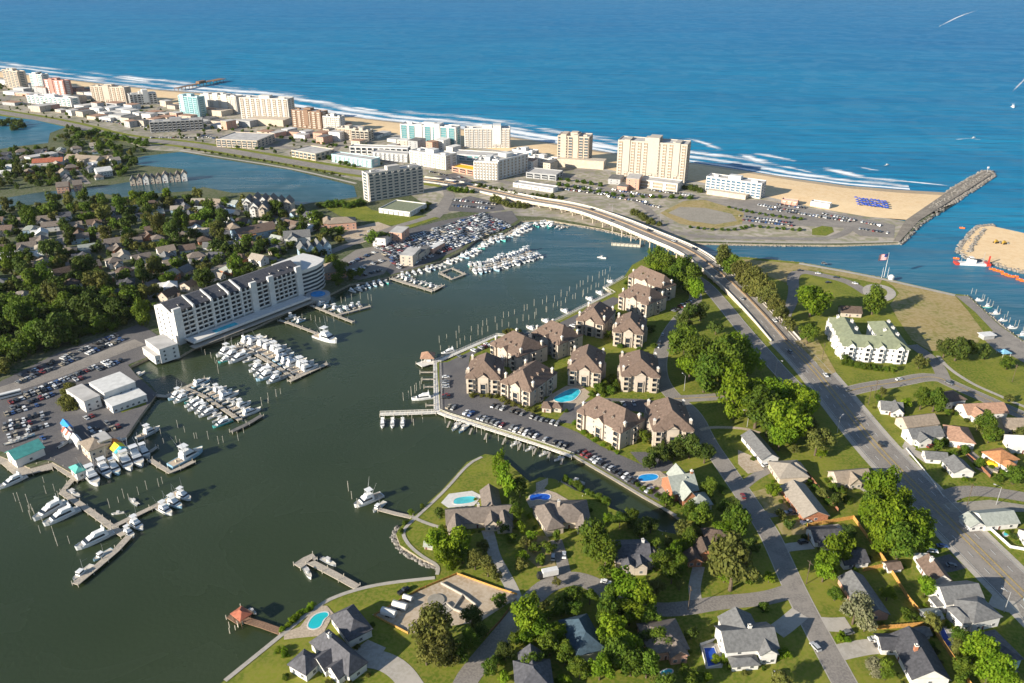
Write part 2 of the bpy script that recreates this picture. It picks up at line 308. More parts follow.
def nth(n):
    if n < 20: return ONES[n]
    t, o = divmod(n, 10)
    return TENS[t] + ('ieth' if o == 0 else 'y-' + ONES[o])
LANDMARKS = []                                       # (px, py, short phrase) used when a tree or a shrub is described
SCATTER = []                                         # (object, px, py, what it is)
FOOT = []                                            # world footprints that trees keep clear of: (x, y, radius)
# ------------------------------------------------------------------ the setting: water, land, roads
b = MB(); b.face([(-16000, -1500, 0), (16000, -1500, 0), (16000, 24000, 0), (-16000, 24000, 0)]); structure(b.build('water', MATS['water']))
def land(name, pts, m, side=None, z=ZL):
    b = MB(); b.prism([tuple(P(x, y)[:2]) for x, y in pts], -2.5, z, 1, 0); return structure(b.build(name, [m, side or G['bulkhead']]))
def rot90(v): return Vector((-v[1], v[0]))
LAKE = [(-60, 204), (0, 199), (23, 195), (42, 192), (98, 187), (129, 182), (186, 173), (182, 169), (137, 165), (129, 160), (145, 156), (180, 152), (219, 159), (290, 170), (354, 186), (357, 197),
        (330, 201), (317, 202), (300, 205), (290, 204), (286, 198), (250, 192), (233, 193), (203, 187), (192, 191), (161, 193), (122, 197), (106, 194), (47, 202), (12, 208), (-60, 213)]
POND = [(-60, 110), (0, 116), (35, 120), (66, 127), (50, 133), (48, 143), (20, 146), (0, 149), (-60, 153)]
WATERLINE = [(-330, 22), (-200, 43), (-100, 58), (0, 71), (40, 76), (92, 82), (155, 89), (200, 92.5), (245, 96), (298, 107), (343, 115), (380, 120), (464, 128), (513, 137), (550, 142), (613, 153), (686, 161), (740, 169), (779, 176), (847, 185), (910, 190), (951, 192)]
BEACH_IN = [(-330, 27), (-60, 68.5), (0, 77), (80, 92.5), (160, 102.5), (240, 111.5), (300, 121.5), (380, 131.5), (470, 145.5), (560, 159.5), (620, 171.5), (700, 181.5), (770, 196.5), (800, 204.5), (850, 213.5), (905, 221.5), (940, 212)]
SHORE = BEACH_IN + [(955, 203), (922, 222), (899, 243), (840, 245), (774, 244.5), (700, 243), (660, 240), (640, 238), (600, 228.5), (572, 224), (545, 219.5), (521, 221), (506, 232), (477, 239), (465, 249), (445, 259), (420, 268), (391, 276), (370, 281),
        (350, 284), (336, 291), (323, 297), (300, 306), (253, 328), (195, 347), (178, 357), (150, 357), (130, 366), (136, 374), (150, 384), (157, 393), (141, 415), (126, 437), (129, 446), (124, 452), (105, 464), (77, 476), (52, 462), (30, 468), (10, 460), (-20, 448), (-120, 425), (-420, 380)]
land('west_shore_ground', SHORE, G['wood_floor'])
land('south_shore_ground', [(200, 760), (180, 712), (225, 680), (277, 638), (287, 628), (320, 603), (345, 592), (380, 583), (435, 577), (440, 567), (420, 558), (400, 545), (396, 534), (400, 527), (410, 519), (442, 490), (467, 462), (485, 454), (500, 456), (515, 469), (530, 482),
        (540, 477), (555, 479), (575, 490), (595, 497), (610, 508), (630, 516), (642, 519), (660, 531), (676, 534), (687, 524), (681, 519), (660, 505), (642, 495), (612, 477), (572, 454), (440, 410.5), (437, 362), (446, 361), (497, 336), (520, 337), (545, 326), (592, 303), (612, 293), (605, 288), (624, 277), (632, 265), (652, 254), (690, 256), (715, 256.5),
        (744, 257), (799, 262), (850, 271), (880, 277), (955, 294), (968, 295), (1000, 325), (1024, 341), (1200, 430), (1700, 560), (1700, 900), (600, 900)], G['lawn'])
land('jetty_spit_ground', [(992, 226), (981, 226.5), (975, 231), (966, 242), (960, 251), (970, 258), (984, 260), (1024, 272), (1300, 345), (1300, 262), (1024, 233)], G['sand'])
LAY = [0]
def sheet(name, pts, m, lvl=1, z=None):
    """a flat sheet lying on the land; each new sheet is 4 mm above the last"""
    LAY[0] += 1
    zz = (ZL + 0.0015 * LAY[0] + 0.02 * lvl) if z is None else z
    b = MB(); w = [P(x, y) for x, y in pts]
    a = sum(w[i - 1].x * w[i].y - w[i].x * w[i - 1].y for i in range(len(w)))
    if a < 0: w = w[::-1]
    b.face([(p.x, p.y, zz) for p in w]); return structure(b.build(name, m))
def offset(pts, d):
    out = []
    for i, p in enumerate(pts):
        a = pts[max(i - 1, 0)]; c = pts[min(i + 1, len(pts) - 1)]; t = Vector((c.x - a.x, c.y - a.y)); t.normalize()
        out.append(Vector((p.x - t.y * d, p.y + t.x * d, p.z)))
    return out
def smooth(pts, n=2):
    for _ in range(n):
        q = [pts[0]]
        for a, c in zip(pts, pts[1:]): q += [a * .75 + c * .25, a * .25 + c * .75]
        pts = q + [pts[-1]]
    return pts
def resample(pts, n):
    d = [0]
    for a, c in zip(pts, pts[1:]): d.append(d[-1] + (c - a).length)
    out = []; k = 0
    for i in range(n):
        t = d[-1] * i / (n - 1)
        while k < len(d) - 2 and d[k + 1] < t: k += 1
        f = (t - d[k]) / max(1e-9, d[k + 1] - d[k]); out.append(pts[k] * (1 - f) + pts[k + 1] * f)
    return out
ROADPTS = []
def ribbon(name, pts, half, m, lvl=2, z=None, left=None, smooth_n=2, zs=0.0, kind='structure'):
    LAY[0] += 1
    w = smooth([P(*p) for p in pts], smooth_n); zz = (ZL + 0.0015 * LAY[0] + 0.02 * lvl) if z is None else z
    if name in ('street', 'avenue', 'driveway', 'frontage_road', 'park_road', 'park_loop', 'highway', 'seawall_path'): ROADPTS.extend((p.x, p.y, half) for p in resample(w, max(4, int(sum((c - a).length for a, c in zip(w, w[1:])) / 3))))
    l = offset(w, half if left is None else left); r = offset(w, -half); b = MB()
    for i in range(len(w) - 1): b.face([(r[i].x, r[i].y, zz), (r[i + 1].x, r[i + 1].y, zz), (l[i + 1].x, l[i + 1].y, zz), (l[i].x, l[i].y, zz)])
    return structure(b.build(name, m), kind)
def dashes(name, pts, offs, width, dash, gap, m, z, smooth_n=2):
    w = smooth([P(*p) for p in pts], smooth_n); b = MB()
    for off in offs:
        q = offset(w, off); on = True; left = dash
        for a, c in zip(q, q[1:]):
            L = (c - a).length; t = (c - a) / L; s = 0
            while s < L:
                st = min(left, L - s)
                if on:
                    p0 = a + t * s; p1 = a + t * (s + st); n = Vector((-t.y, t.x, 0)) * width / 2
                    b.face([(p.x, p.y, z) for p in (p0 - n, p1 - n, p1 + n, p0 + n)])
                left -= st; s += st
                if left < 1e-6: on = not on; left = dash if on else gap
    return structure(b.build(name, m))
sheet('lake_water', LAKE, MATS['water'], 0, ZL + .05); sheet('pond_water', POND, MATS['water'], 0, ZL + .05)
# town ground between the beach and the highway
sheet('resort_town_ground', [(-300, 30), (-60, 67), (0, 76), (80, 92), (160, 102), (240, 111), (300, 121), (380, 131), (470, 145), (560, 159), (620, 171), (700, 181), (770, 196), (800, 204), (850, 213), (905, 221), (912, 226), (897, 241), (840, 243), (700, 241), (640, 236), (575, 222), (545, 217), (520, 216), (470, 210),
        (440, 215), (426, 205), (400, 188), (356, 180), (290, 164), (219, 154), (150, 150), (120, 140), (75, 124), (0, 112), (-300, 95)], G['town'])
beach_in = [(-330, 27), (-60, 68.5), (0, 77), (80, 92.5), (160, 102.5), (240, 111.5), (300, 121.5), (380, 131.5), (470, 145.5), (560, 159.5), (620, 171.5), (700, 181.5), (770, 196.5), (800, 204.5), (850, 213.5), (905, 221.5), (918, 220)]
bi = resample([P(*p) for p in beach_in], 90); bo = resample([P(x, y, 0) for x, y in WATERLINE], 90)
rnd = random.Random(5); b = MB()
for i in range(89):
    def q(j, f):
        p = bi[j] * (1 - f) + bo[j] * f; return (p.x, p.y, ZL + .12 + .35 * math.sin(math.pi * min(f * 1.3, 1)) - (ZL + .2) * f ** 3)
    for f0, f1 in ((-.02, .3), (.3, .6), (.6, .85), (.85, 1.06)): b.face([q(i, f0), q(i + 1, f0), q(i + 1, f1), q(i, f1)])
b.m = [1 if k % 4 == 3 else 0 for k in range(len(b.f))]; structure(b.build('beach_sand', [G['sand'], ground_mat('wet_sand', [(0.40, 0.29, 0.17), (0.46, 0.34, 0.21), (0.33, 0.24, 0.14), (0.48, 0.36, 0.23)], (0.01, 0.05, 0.3), .5)]))
ribbon('boardwalk', [(x, y + 1.2) for x, y in beach_in[1:-3]], 5, G['concrete'], 3)
# surf along the beach
def surf(pts, w0, w1, dens=1.0):
    w = smooth([P(x, y, 0) for x, y in pts], 2); n = len(w); b = MB(); vals = []
    for i in range(n - 1):
        for j0, j1 in ((0, .5), (.5, 1)):
            r = []
            for k, j in ((i, j0), (i + 1, j0), (i + 1, j1), (i, j1)):
                a = w[max(k - 1, 0)]; c = w[min(k + 1, n - 1)]; t = (c - a); t.normalize(); f = k / (n - 1); wd = (w0 + (w1 - w0) * f)
                r.append((w[k].x - t.y * (j - .5) * wd, w[k].y + t.x * (j - .5) * wd, .30))
                e = min(1, 2.6 * f, 2.6 * (1 - f)) * (1 if j == .5 else 0) * dens; vals.append(e)
            b.face(r)
    o = b.build('surf', MATS['foam']); at = o.data.attributes.new('edge', 'FLOAT', 'POINT')
    at.data.foreach_set('value', vals); structure(o, 'stuff')
surf([(x, y - .2) for x, y in WATERLINE[1:-1]], 26, 16, .95)
def surf_zone():
    r_ = random.Random(77); w = resample([P(x, y, 0) for x, y in WATERLINE[1:-1]], 420); n = len(w); offs = [0, 5, 10, 17, 24, 32, 40, 48, 57, 66, 76, 87, 99, 112, 126]; b = MB(); vals = []; ph = [r_.uniform(0, 6.28) for _ in range(30)]
    def noise(k, i): return sum(math.sin(i * q + ph[(k * 5 + j) % 30]) * a for j, (q, a) in enumerate(((.021, .5), (.053, .45), (.117, .35), (.31, .25))))
    idx = []
    for i in range(n):
        t = (w[min(i + 1, n - 1)] - w[max(i - 1, 0)]).normalized(); nx, ny = -t.y, t.x; sh = 1.0 if i < n * .75 else 1.0 - .55 * (i - n * .75) / (n * .25)
        c1 = (8 + 3 * noise(1, i)); c2 = 42 + 9 * noise(2, i); c3 = 86 + 12 * noise(3, i); row_ = []
        for o in offs:
            v = max(math.exp(-((o - c1) / 8) ** 2) * (.90 + .30 * noise(4, i)), math.exp(-((o - c2) / 13) ** 2) * (.74 + .5 * noise(5, i)), math.exp(-((o - c3) / 13) ** 2) * (.50 + .6 * noise(6, i)))
            row_.append(b.add(w[i].x + nx * o * sh, w[i].y + ny * o * sh, .22)); vals.append(max(0, min(1.25, v * 1.15 + .14 * math.exp(-((o - 45) / 40) ** 2))) if o < 126 else 0)
        idx.append(row_)
    for i in range(n - 1):
        for k in range(len(offs) - 1): b.f.append([idx[i][k], idx[i + 1][k], idx[i + 1][k + 1], idx[i][k + 1]]); b.m.append(0)
    o = b.build('surf', MATS['foam']); at = o.data.attributes.new('edge', 'FLOAT', 'POINT'); at.data.foreach_set('value', vals); structure(o, 'stuff')
surf_zone()
for pts, w, d in (([(6, 66), (40, 70.5), (76, 75.5)], 24, 1.1), ([(76, 76), (92, 79), (112, 82)], 18, .8), ([(110, 76.5), (135, 80), (155, 83.5)], 30, 1.1), ([(-80, 54), (-20, 61), (5, 65)], 24, 1), ([(160, 84), (200, 87), (240, 92)], 20, .8),
                  ([(243, 91), (262, 92.5), (284, 95.5)], 24, 1.1), ([(284, 97), (300, 99.5), (320, 102), (344, 106)], 34, 1.2), ([(350, 107), (365, 109), (380, 111.5)], 26, 1.2), ([(391, 115), (405, 117), (418, 119.5)], 16, .9), ([(420, 117.5), (440, 120), (462, 123)], 22, 1.1), ([(455, 124), (480, 127), (512, 132)], 22, .9),
                  ([(503, 126.5), (520, 129), (537, 132)], 22, 1.1), ([(528, 130), (560, 133), (592, 136), (618, 139)], 20, 1.0), ([(590, 141), (604, 145), (618, 148.5)], 20, 1), ([(686, 138.5), (702, 142), (722, 151)], 20, 1.1), ([(670, 147), (690, 153), (715, 155), (742, 157)], 26, 1.2), ([(738, 154), (752, 158), (768, 165)], 30, 1.2), ([(640, 146), (665, 150), (690, 155)], 24, .9),
                  ([(752, 153), (775, 157), (798, 162)], 22, 1.0), ([(780, 166), (800, 170), (820, 175)], 14, .9), ([(822, 168), (845, 173), (866, 178.5)], 26, 1.25), ([(855, 166), (868, 169), (880, 171)], 14, .9), ([(880, 179.5), (910, 182), (930, 184), (950, 186)], 9, 1.3)):
    surf(pts, w, w, d)
surf([(938, 27), (948, 22), (960, 16), (978, 10)], 6, 22, 1.15); surf([(1012, 92), (1020, 84), (1030, 74)], 4, 10, .9); surf([(954, 140), (962, 139), (972, 138.3)], 8, 3, .9); surf([(973, 139), (977, 139.5), (982, 140)], 4, 3, 1.1)

# ---- the avenue and the bridge
DECK = [(420, 179, 1.7), (448, 182.5, 1.7), (472, 187, 1.9), (500, 193, 3.0), (530, 199.5, 5.2), (577, 206.5, 8.3), (618, 220.5, 10.2), (655, 236, 10.2), (692, 251, 8.6), (719, 272, 6.0), (740, 290.5, 4.0), (763, 314.5, 2.6), (786, 341, 1.75)]
AVENUE = [(786, 341), (813, 368), (847, 411), (880, 451.5), (925, 496.5), (969, 541), (1022, 594), (1110, 680), (1230, 790)]
def deck_pts(n=3):
    return smooth([P(x, y, z) for x, y, z in DECK], n)
dk = deck_pts(); HB = 10.2
# the highway beside the lake leads to the bridge
HWY = [(-120, 94), (0, 112), (70, 124), (120, 138), (180, 143), (219, 149), (290, 161.5), (356, 172.5), (420, 179.5), (470, 186.5)]
ribbon('highway_verge', HWY, 19, G['lawn'], 1); ribbon('highway', HWY, 10, G['asphalt'], 2); ribbon('highway_path', [(180, 150.5), (219, 157), (290, 168), (356, 183.5)], 2.2, G['concrete'], 2)
dashes('highway_marking', HWY, (-3.4, 3.4), .2, 4, 8, white_line, ZL + .26)
br = thing('road_bridge', 'long curving concrete road bridge over the inlet with pale parapets and row of pier bents', 'bridge', (dk[40].x, dk[40].y, 0))
ox, oy = dk[40].x, dk[40].y
def loc(p): return (p.x - ox, p.y - oy, p.z)
l = offset(dk, HB); r = offset(dk, -HB); b = MB()
TH = 1.9
for i in range(len(dk) - 1):
    q = [loc(r[i]), loc(r[i + 1]), loc(l[i + 1]), loc(l[i])]; lo = [(x, y, max(z - TH, ZL - 1)) for x, y, z in q]
    b.mesh(q + lo, [(0, 1, 2, 3), (7, 6, 5, 4), (0, 4, 5, 1), (2, 6, 7, 3)], 1); b.m[-4] = 0
b.build('deck', [G['asphalt'], mat('bridge_concrete', (0.50, 0.43, 0.34), var=0.12, scale=0.3)], br)
def wall_along(pts, off, h, th, m, name, parent, z0=0.0, lo=0.0):
    q = offset(pts, off); a_ = offset(pts, off - th / 2); c_ = offset(pts, off + th / 2); b = MB()
    for i in range(len(q) - 1):
        A = [loc(a_[i]), loc(a_[i + 1]), loc(c_[i + 1]), loc(c_[i])]
        b.mesh([(x, y, z + lo + z0) for x, y, z in A] + [(x, y, z + h) for x, y, z in A], [(0, 1, 5, 4), (2, 3, 7, 6), (4, 5, 6, 7)])
    return b.build(name, m, parent)
M_par = mat('parapet_concrete', (0.60, 0.55, 0.47), var=0.1, scale=0.5)
wall_along(dk, -HB + .2, 1.1, .45, M_par, 'parapet', br); wall_along(dk, HB - .2, 1.1, .45, M_par, 'parapet', br)
wall_along(dk, HB - 2.6, .35, .3, M_par, 'walkway_kerb', br); wall_along(dk, 0.6, .75, 1.3, mat('median_soil', (0.30, 0.21, 0.13), var=0.2), 'median', br)
bm = MB()
for off, on, gp in ((-5.0, 4, 8), (5.2, 4, 8), (-HB + 1.2, 999, 1), (-.7, 999, 1), (1.9, 999, 1)):
    q = offset(dk, off); s = 0
    for a, c in zip(q, q[1:]):
        if (s % (on + gp)) < on:
            t = (c - a).normalized(); n = Vector((-t.y, t.x, 0)) * .13
            bm.face([(p.x - ox, p.y - oy, p.z + .02) for p in (a - n, c - n, c + n, a + n)])
        s += (c - a).length
structure(bm.build('bridge_marking', white_line, None, (ox, oy, 0)))
acc = 0; last = None
for i in range(len(dk) - 1):
    acc += (dk[i + 1] - dk[i]).length
    if acc > 9 and dk[i].z > 4.6:
        acc = 0; t = (dk[i + 1] - dk[i]).normalized(); a = math.atan2(t.y, t.x); bb = MB(); bb.at(dk[i].x - ox, dk[i].y - oy, a)
        zt = dk[i].z - TH; bb.box(-.7, .7, -HB + .4, HB - .4, zt - 1.1, zt - .02)
        for yy in (-7.6, -2.6, 2.6, 7.6): bb.cyl(0, yy, -2.2, zt - 1.0, .55, .55, 8)
        bb.build('pier', MATS['bridge_concrete'], br)
ribbon('avenue_sidewalk', AVENUE, 12.2, G['concrete'], 2); ribbon('avenue', AVENUE, 9.6, G['asphalt'], 3)
dashes('avenue_lane_marking', AVENUE, (-5.2, 5.2), .22, 3.5, 7, white_line, ZL + .27); dashes('avenue_centre_marking', AVENUE, (-1.6, -1.25, 1.25, 1.6), .16, 900, 1, yellow_line, ZL + .27)
dashes('avenue_edge_marking', AVENUE, (-9.1, 9.1), .15, 900, 1, white_line, ZL + .27)
FRONT = [(694, 277), (706, 285), (722, 303), (742, 328), (762, 351), (785, 377), (806, 397)]
ribbon('frontage_road', FRONT, 5.5, G['asphalt'], 3); dashes('frontage_road_marking', FRONT, (-5.0, 5.0), .2, 900, 1, white_line, ZL + .27)
STREETS = dict(
    condo=[(690, 286), (697, 296), (692, 306), (678, 320), (666, 338), (659, 358), (660, 380), (674, 398), (694, 413), (707, 441), (722, 463), (738, 486), (752, 507), (768, 531), (779, 554), (789, 577), (803, 606), (820, 638), (838, 671), (856, 705), (890, 780)],
    park=[(674, 399), (700, 398), (727, 396), (760, 391), (800, 392), (835, 396)],
    side=[(793, 590), (772, 597), (752, 600), (719, 602.5), (684, 609), (655, 610), (630, 603), (606, 592)],
    circle=[(440, 760), (462, 686), (478, 664), (496, 643), (519, 615), (538, 592), (554, 582), (572, 578), (590, 582), (606, 592), (618, 606)],
    hotel=[(846, 392), (870, 386), (895, 383), (933, 375), (956, 386), (984, 398), (1012, 411), (1060, 430)],
    hotel_drive=[(944, 379), (938, 365), (926, 354), (912, 345)],
    east=[(934, 503), (950, 495), (964, 490.5), (994, 492), (1024, 497), (1070, 505)])
for k, hw in (('condo', 4.3), ('park', 4.0), ('side', 3.7), ('circle', 4.2), ('hotel', 4.6), ('hotel_drive', 4), ('east', 4.2)):
    if k in ('hotel', 'condo'): ribbon('kerb', STREETS[k], hw + .45, G['concrete'], 2)
    ribbon('street', STREETS[k], hw, G['asphalt'], 3)
dashes('street_marking', STREETS['park'][:4], (-.2, .2), .15, 900, 1, yellow_line, ZL + .28); dashes('street_marking', STREETS['hotel'], (-.2, .2), .15, 900, 1, yellow_line, ZL + .28)
for pts, hw, m in (([(566, 577), (563, 566), (560, 552), (556, 540)], 2.6, 'asphalt'), ([(520, 612), (514, 592), (503, 572), (494, 556), (490, 538), (487, 530)], 2.6, 'concrete'), ([(697, 606), (694, 590), (696, 578), (699, 566)], 2.4, 'concrete'),
                   ([(822, 624), (836, 625), (849, 624)], 3.6, 'concrete'), ([(830, 655), (850, 650), (872, 646), (892, 647)], 3.6, 'concrete'), ([(776, 550), (790, 547), (812, 545)], 2.6, 'concrete'), ([(740, 489), (754, 477), (770, 469)], 2.6, 'asphalt'), ([(757, 516), (775, 513), (798, 511)], 2.6, 'asphalt'), ([(800, 613), (786, 625), (776, 632)], 3.5, 'concrete'),
                   ([(414, 690), (402, 672), (385, 661), (366, 658)], 4.2, 'concrete'), ([(930, 462), (915, 452), (905, 452)], 3, 'concrete'), ([(925, 563), (940, 566), (958, 561)], 4.5, 'dark_asphalt'), ([(990, 600), (1004, 606), (1018, 608)], 3.5, 'concrete'), ([(700, 430), (712, 427), (742, 428), (760, 433)], 1.2, 'paver')):
    ribbon('driveway', pts, hw, G[m], 2)
# avenues and cross streets of the beach town
for pts, hw in (([(-120, 78), (0, 88), (90, 104), (180, 121), (270, 135), (350, 147), (430, 160)], 5), ([(-120, 84), (0, 98), (90, 115), (160, 127), (230, 137), (300, 150), (360, 160)], 5.5), ([(430, 160), (500, 184), (560, 184), (620, 194), (700, 197)], 5), ([(552, 172), (590, 182), (640, 200), (668, 232)], 4)): ribbon('street', pts, hw, G['asphalt'], 2)
for x, y in ((20, 84), (70, 92), (112, 100), (160, 107), (205, 115), (245, 124), (292, 131), (345, 139), (400, 147), (455, 152), (515, 162)): ribbon('street', [(x + 6, y - 6), (x - 14, y + 16)], 3.5, G['asphalt'], 2)
# condo car parks and gardens
sheet('condo_car_park', [(440, 409), (439, 363), (448, 362), (497, 339), (545, 330), (592, 307), (613, 297), (624, 300), (600, 313), (556, 341), (500, 342), (470, 356), (466, 384), (470, 393), (505, 401), (540, 416), (556, 424), (577, 432), (600, 446), (640, 464), (676, 478), (664, 504), (642, 493), (612, 475), (572, 452)], G['dark_asphalt'], 1)
sheet('condo_inner_yard', [(556, 422), (566, 410), (596, 398), (640, 399), (662, 402), (672, 410), (660, 418), (640, 412), (610, 408), (588, 414), (575, 424)], G['dark_asphalt'], 1)
sheet('parking_bay', [(630, 452), (652, 452), (672, 462), (676, 470), (660, 472), (640, 463)], G['dark_asphalt'], 1)
sheet('condo_pool_deck', [(541, 404), (552, 394), (566, 386), (580, 385), (592, 394), (584, 402), (570, 410), (556, 412)], G['paver'], 1)
# tan front lawns and terraces of the shore homes
sheet('dry_front_lawn', [(752, 492), (775, 486), (786, 503), (792, 516), (768, 513)], G['dry'], 1); sheet('dry_front_lawn', [(776, 524), (800, 519), (806, 526), (806, 534), (783, 536)], G['dry'], 1); sheet('dry_front_lawn', [(522, 536), (548, 536), (556, 566), (538, 568), (524, 556)], G['dry'], 1)
sheet('garden_soil', [(738, 450), (756, 458), (764, 470), (748, 474), (738, 464)], G['dirt'], 1); sheet('garden_soil', [(860, 600), (868, 616), (862, 622), (852, 610)], G['wood_floor'], 1)
for pts in ([(700, 646), (726, 639), (727, 652), (722, 668), (706, 669)], [(806, 527), (838, 524), (848, 530), (842, 540), (815, 541)], [(934, 627), (950, 626), (962, 648), (950, 655)], [(617, 562), (655, 561), (652, 570), (618, 571)], [(655, 489), (672, 480), (690, 493), (684, 500), (668, 498)], [(930, 578), (946, 588), (940, 598), (926, 596)], [(868, 482), (884, 494), (876, 500), (858, 488)], [(905, 441), (916, 448), (912, 454), (902, 447)]): sheet('patio', pts, G['concrete'], 1)
for pts in ([(985, 456), (998, 466), (990, 476), (975, 468)], [(955, 440), (968, 447), (985, 462), (976, 466), (958, 448)], [(940, 504), (990, 500), (1024, 505), (1024, 512), (950, 512)]): sheet('bare_yard', pts, G['gravel'], 1)
# park by the inlet
PARK = [(793, 286), (793, 274), (803, 271.5), (816, 274), (843, 280), (856, 286), (868, 294)]
ribbon('park_road', PARK, 4.5, G['asphalt'], 3); ribbon('park_road', [(793, 280), (794, 291), (792, 303), (784, 316), (786, 330)], 4, G['asphalt'], 3)
ribbon('park_loop', [(868, 295), (866, 289), (872, 285.5), (882, 286), (891, 290), (892, 296), (884, 300)], 3, G['concrete'], 3)
sheet('dry_park_grass', [(885, 281), (955, 296), (968, 311), (985, 334), (976, 345), (955, 350), (930, 351), (912, 340), (897, 318), (890, 305), (899, 293), (893, 286)], G['dry'], 1)
sheet('dry_inlet_bank', [(742, 259), (799, 264), (850, 273), (882, 280), (880, 284), (845, 277), (812, 270), (793, 270), (790, 284), (772, 278), (752, 268)], G['dry'], 1)
sheet('dry_roadside', [(784, 322), (806, 330), (818, 340), (836, 372), (828, 376), (806, 352), (785, 334)], G['dry'], 1)
sheet('quay_pavement', [(955, 295.5), (968, 296), (1000, 326), (1024, 342), (1080, 368), (1080, 388), (1040, 372), (1012, 356), (998, 353), (980, 336), (993, 331), (975, 312)], G['asphalt'], 1)
ribbon('inlet_walk', [(799, 263.5), (850, 272.5), (880, 278.5), (955, 295.5)], 2.2, G['concrete'], 2)
ribbon('white_footpath', [(938, 356), (944, 364), (956, 374), (976, 386), (1000, 396), (1012, 402), (1030, 409)], 1.3, G['concrete'], 3)
# beach car parks north of the inlet
sheet('beach_car_park', [(700, 199), (762, 200), (800, 207), (850, 216), (895, 225), (894, 238), (860, 236), (848, 228), (800, 226), (742, 224), (742, 214), (720, 205)], G['asphalt'], 1)
sheet('gravel_clearing', [(668, 213), (680, 207), (705, 208), (732, 214), (737, 221), (715, 224.5), (690, 221)], G['gravel'], 2)
sheet('dry_clearing', [(660, 213), (684, 201), (705, 200), (728, 207), (744, 213), (742, 224), (715, 229), (680, 224)], G['dry'], 1)
sheet('green_island', [(812, 229), (822, 226), (832, 227), (834, 232), (826, 236), (812, 235)], G['lawn'], 2)
ribbon('inlet_street', [(672, 232), (700, 237), (774, 238.5), (826, 239.5), (843, 234), (850, 229), (842, 224), (800, 222), (742, 219)], 4, G['asphalt'], 3)
ribbon('inlet_promenade', [(690, 240.5), (774, 242.5), (838, 243), (895, 241.5)], 2.2, G['concrete'], 3)
sheet('hotel_car_park', [(470, 196), (500, 203), (505, 210), (480, 213), (449, 211), (446, 203)], G['dark_asphalt'], 1)
sheet('tower_car_park', [(428, 178), (455, 173), (473, 181), (466, 186), (440, 184)], G['dark_asphalt'], 1)
sheet('tower_street', [(425, 215), (436, 208), (444, 196), (442, 186), (431, 183), (447, 182), (455, 196), (448, 210), (440, 218)], G['asphalt'], 1)
sheet('marina_car_park', [(378, 262), (370, 248), (398, 232), (440, 221), (480, 214), (512, 211), (518, 220), (500, 231), (474, 238), (462, 248), (440, 258), (418, 267), (391, 275)], G['dark_asphalt'], 1)
sheet('tower_lawn', [(320, 205), (356, 199), (372, 210), (400, 216), (425, 216), (440, 218), (410, 228), (380, 224), (340, 216)], G['lawn'], 1)
sheet('brown_lot', [(340, 236), (352, 228), (378, 222), (392, 227), (372, 240), (352, 246)], G['dirt'], 1)
ribbon('town_street', [(300, 266), (330, 252), (362, 240), (392, 228), (420, 220), (448, 211)], 4.5, G['asphalt'], 2)
sheet('shore_lot', [(338, 262), (356, 250), (376, 246), (392, 262), (384, 274), (360, 280), (346, 278)], G['asphalt'], 1)
sheet('marina_lot', [(-60, 428), (-60, 395), (0, 382), (60, 352), (100, 338), (140, 324), (157, 335), (150, 356), (128, 365), (136, 375), (157, 394), (141, 415), (126, 437), (128, 446), (105, 463), (77, 475), (52, 461), (20, 458), (-10, 448)], G['dark_asphalt'], 1)
ribbon('marina_road', [(-60, 412), (0, 392), (60, 373), (110, 353), (140, 342)], 6.5, G['asphalt'], 3)
sheet('building_plot', [(372, 615), (400, 601), (420, 591), (457, 575), (475, 581), (512, 593), (516, 599), (500, 609), (480, 622), (452, 626), (430, 632), (410, 634)], G['dirt'], 1)
sheet('villa_terrace', [(316, 606), (327, 606), (334, 614), (322, 636), (300, 638), (284, 640), (284, 633), (300, 627)], G['paver'], 1)
sheet('villa_forecourt', [(352, 652), (368, 640), (386, 648), (378, 660), (362, 668)], G['concrete'], 1)
for pts in ([(441, 503), (449, 494), (472, 491), (482, 496), (474, 506), (448, 508)],): sheet('pool_deck', pts, mat('white_pool_deck', (0.6, 0.58, 0.54), var=.08), 1)
sheet('pool_deck', [(526, 500), (536, 491), (536, 483), (548, 478), (548, 484), (544, 489), (556, 493), (568, 500), (558, 508), (530, 508)], G['paver'], 1)
sheet('pool_deck', [(630, 482), (636, 472), (660, 471), (668, 478), (662, 488), (640, 487)], G['paver'], 1)
# the seawall walk round the lawn point
ribbon('seawall_path', [(437, 575), (439, 566), (424, 558), (410, 547), (403, 536), (404, 529), (414, 519.5), (444, 492), (468, 464), (482, 457)], .8, G['concrete'], 2); ribbon('garden_path', [(412, 517), (425, 523), (441, 528)], .9, G['concrete'], 2)
for pts in ([(225, 681), (277, 639), (320, 604), (345, 593), (380, 584), (435, 578)], [(572, 455), (612, 478), (642, 496), (676, 516)]): ribbon('seawall_cap', pts, .9, G['concrete'], 2)
# left town streets
TOWN_ST = [[(-40, 262), (60, 250), (130, 240), (200, 230), (262, 232), (300, 240)], [(-40, 300), (40, 290), (100, 276), (160, 262), (230, 250), (300, 264)], [(-40, 232), (60, 226), (130, 216), (200, 206), (262, 214), (330, 228)], [(40, 330), (100, 318), (140, 304), (180, 285), (230, 262)], [(130, 240), (150, 262), (150, 300)], [(200, 206), (215, 232), (232, 252)], [(60, 226), (62, 250), (70, 284)],
           [(-40, 176), (40, 170), (90, 165), (125, 160)], [(0, 160), (60, 154), (110, 150)], [(60, 154), (75, 170), (88, 184)]]
for s in TOWN_ST: ribbon('street', s, 3.2, G['asphalt'], 2)
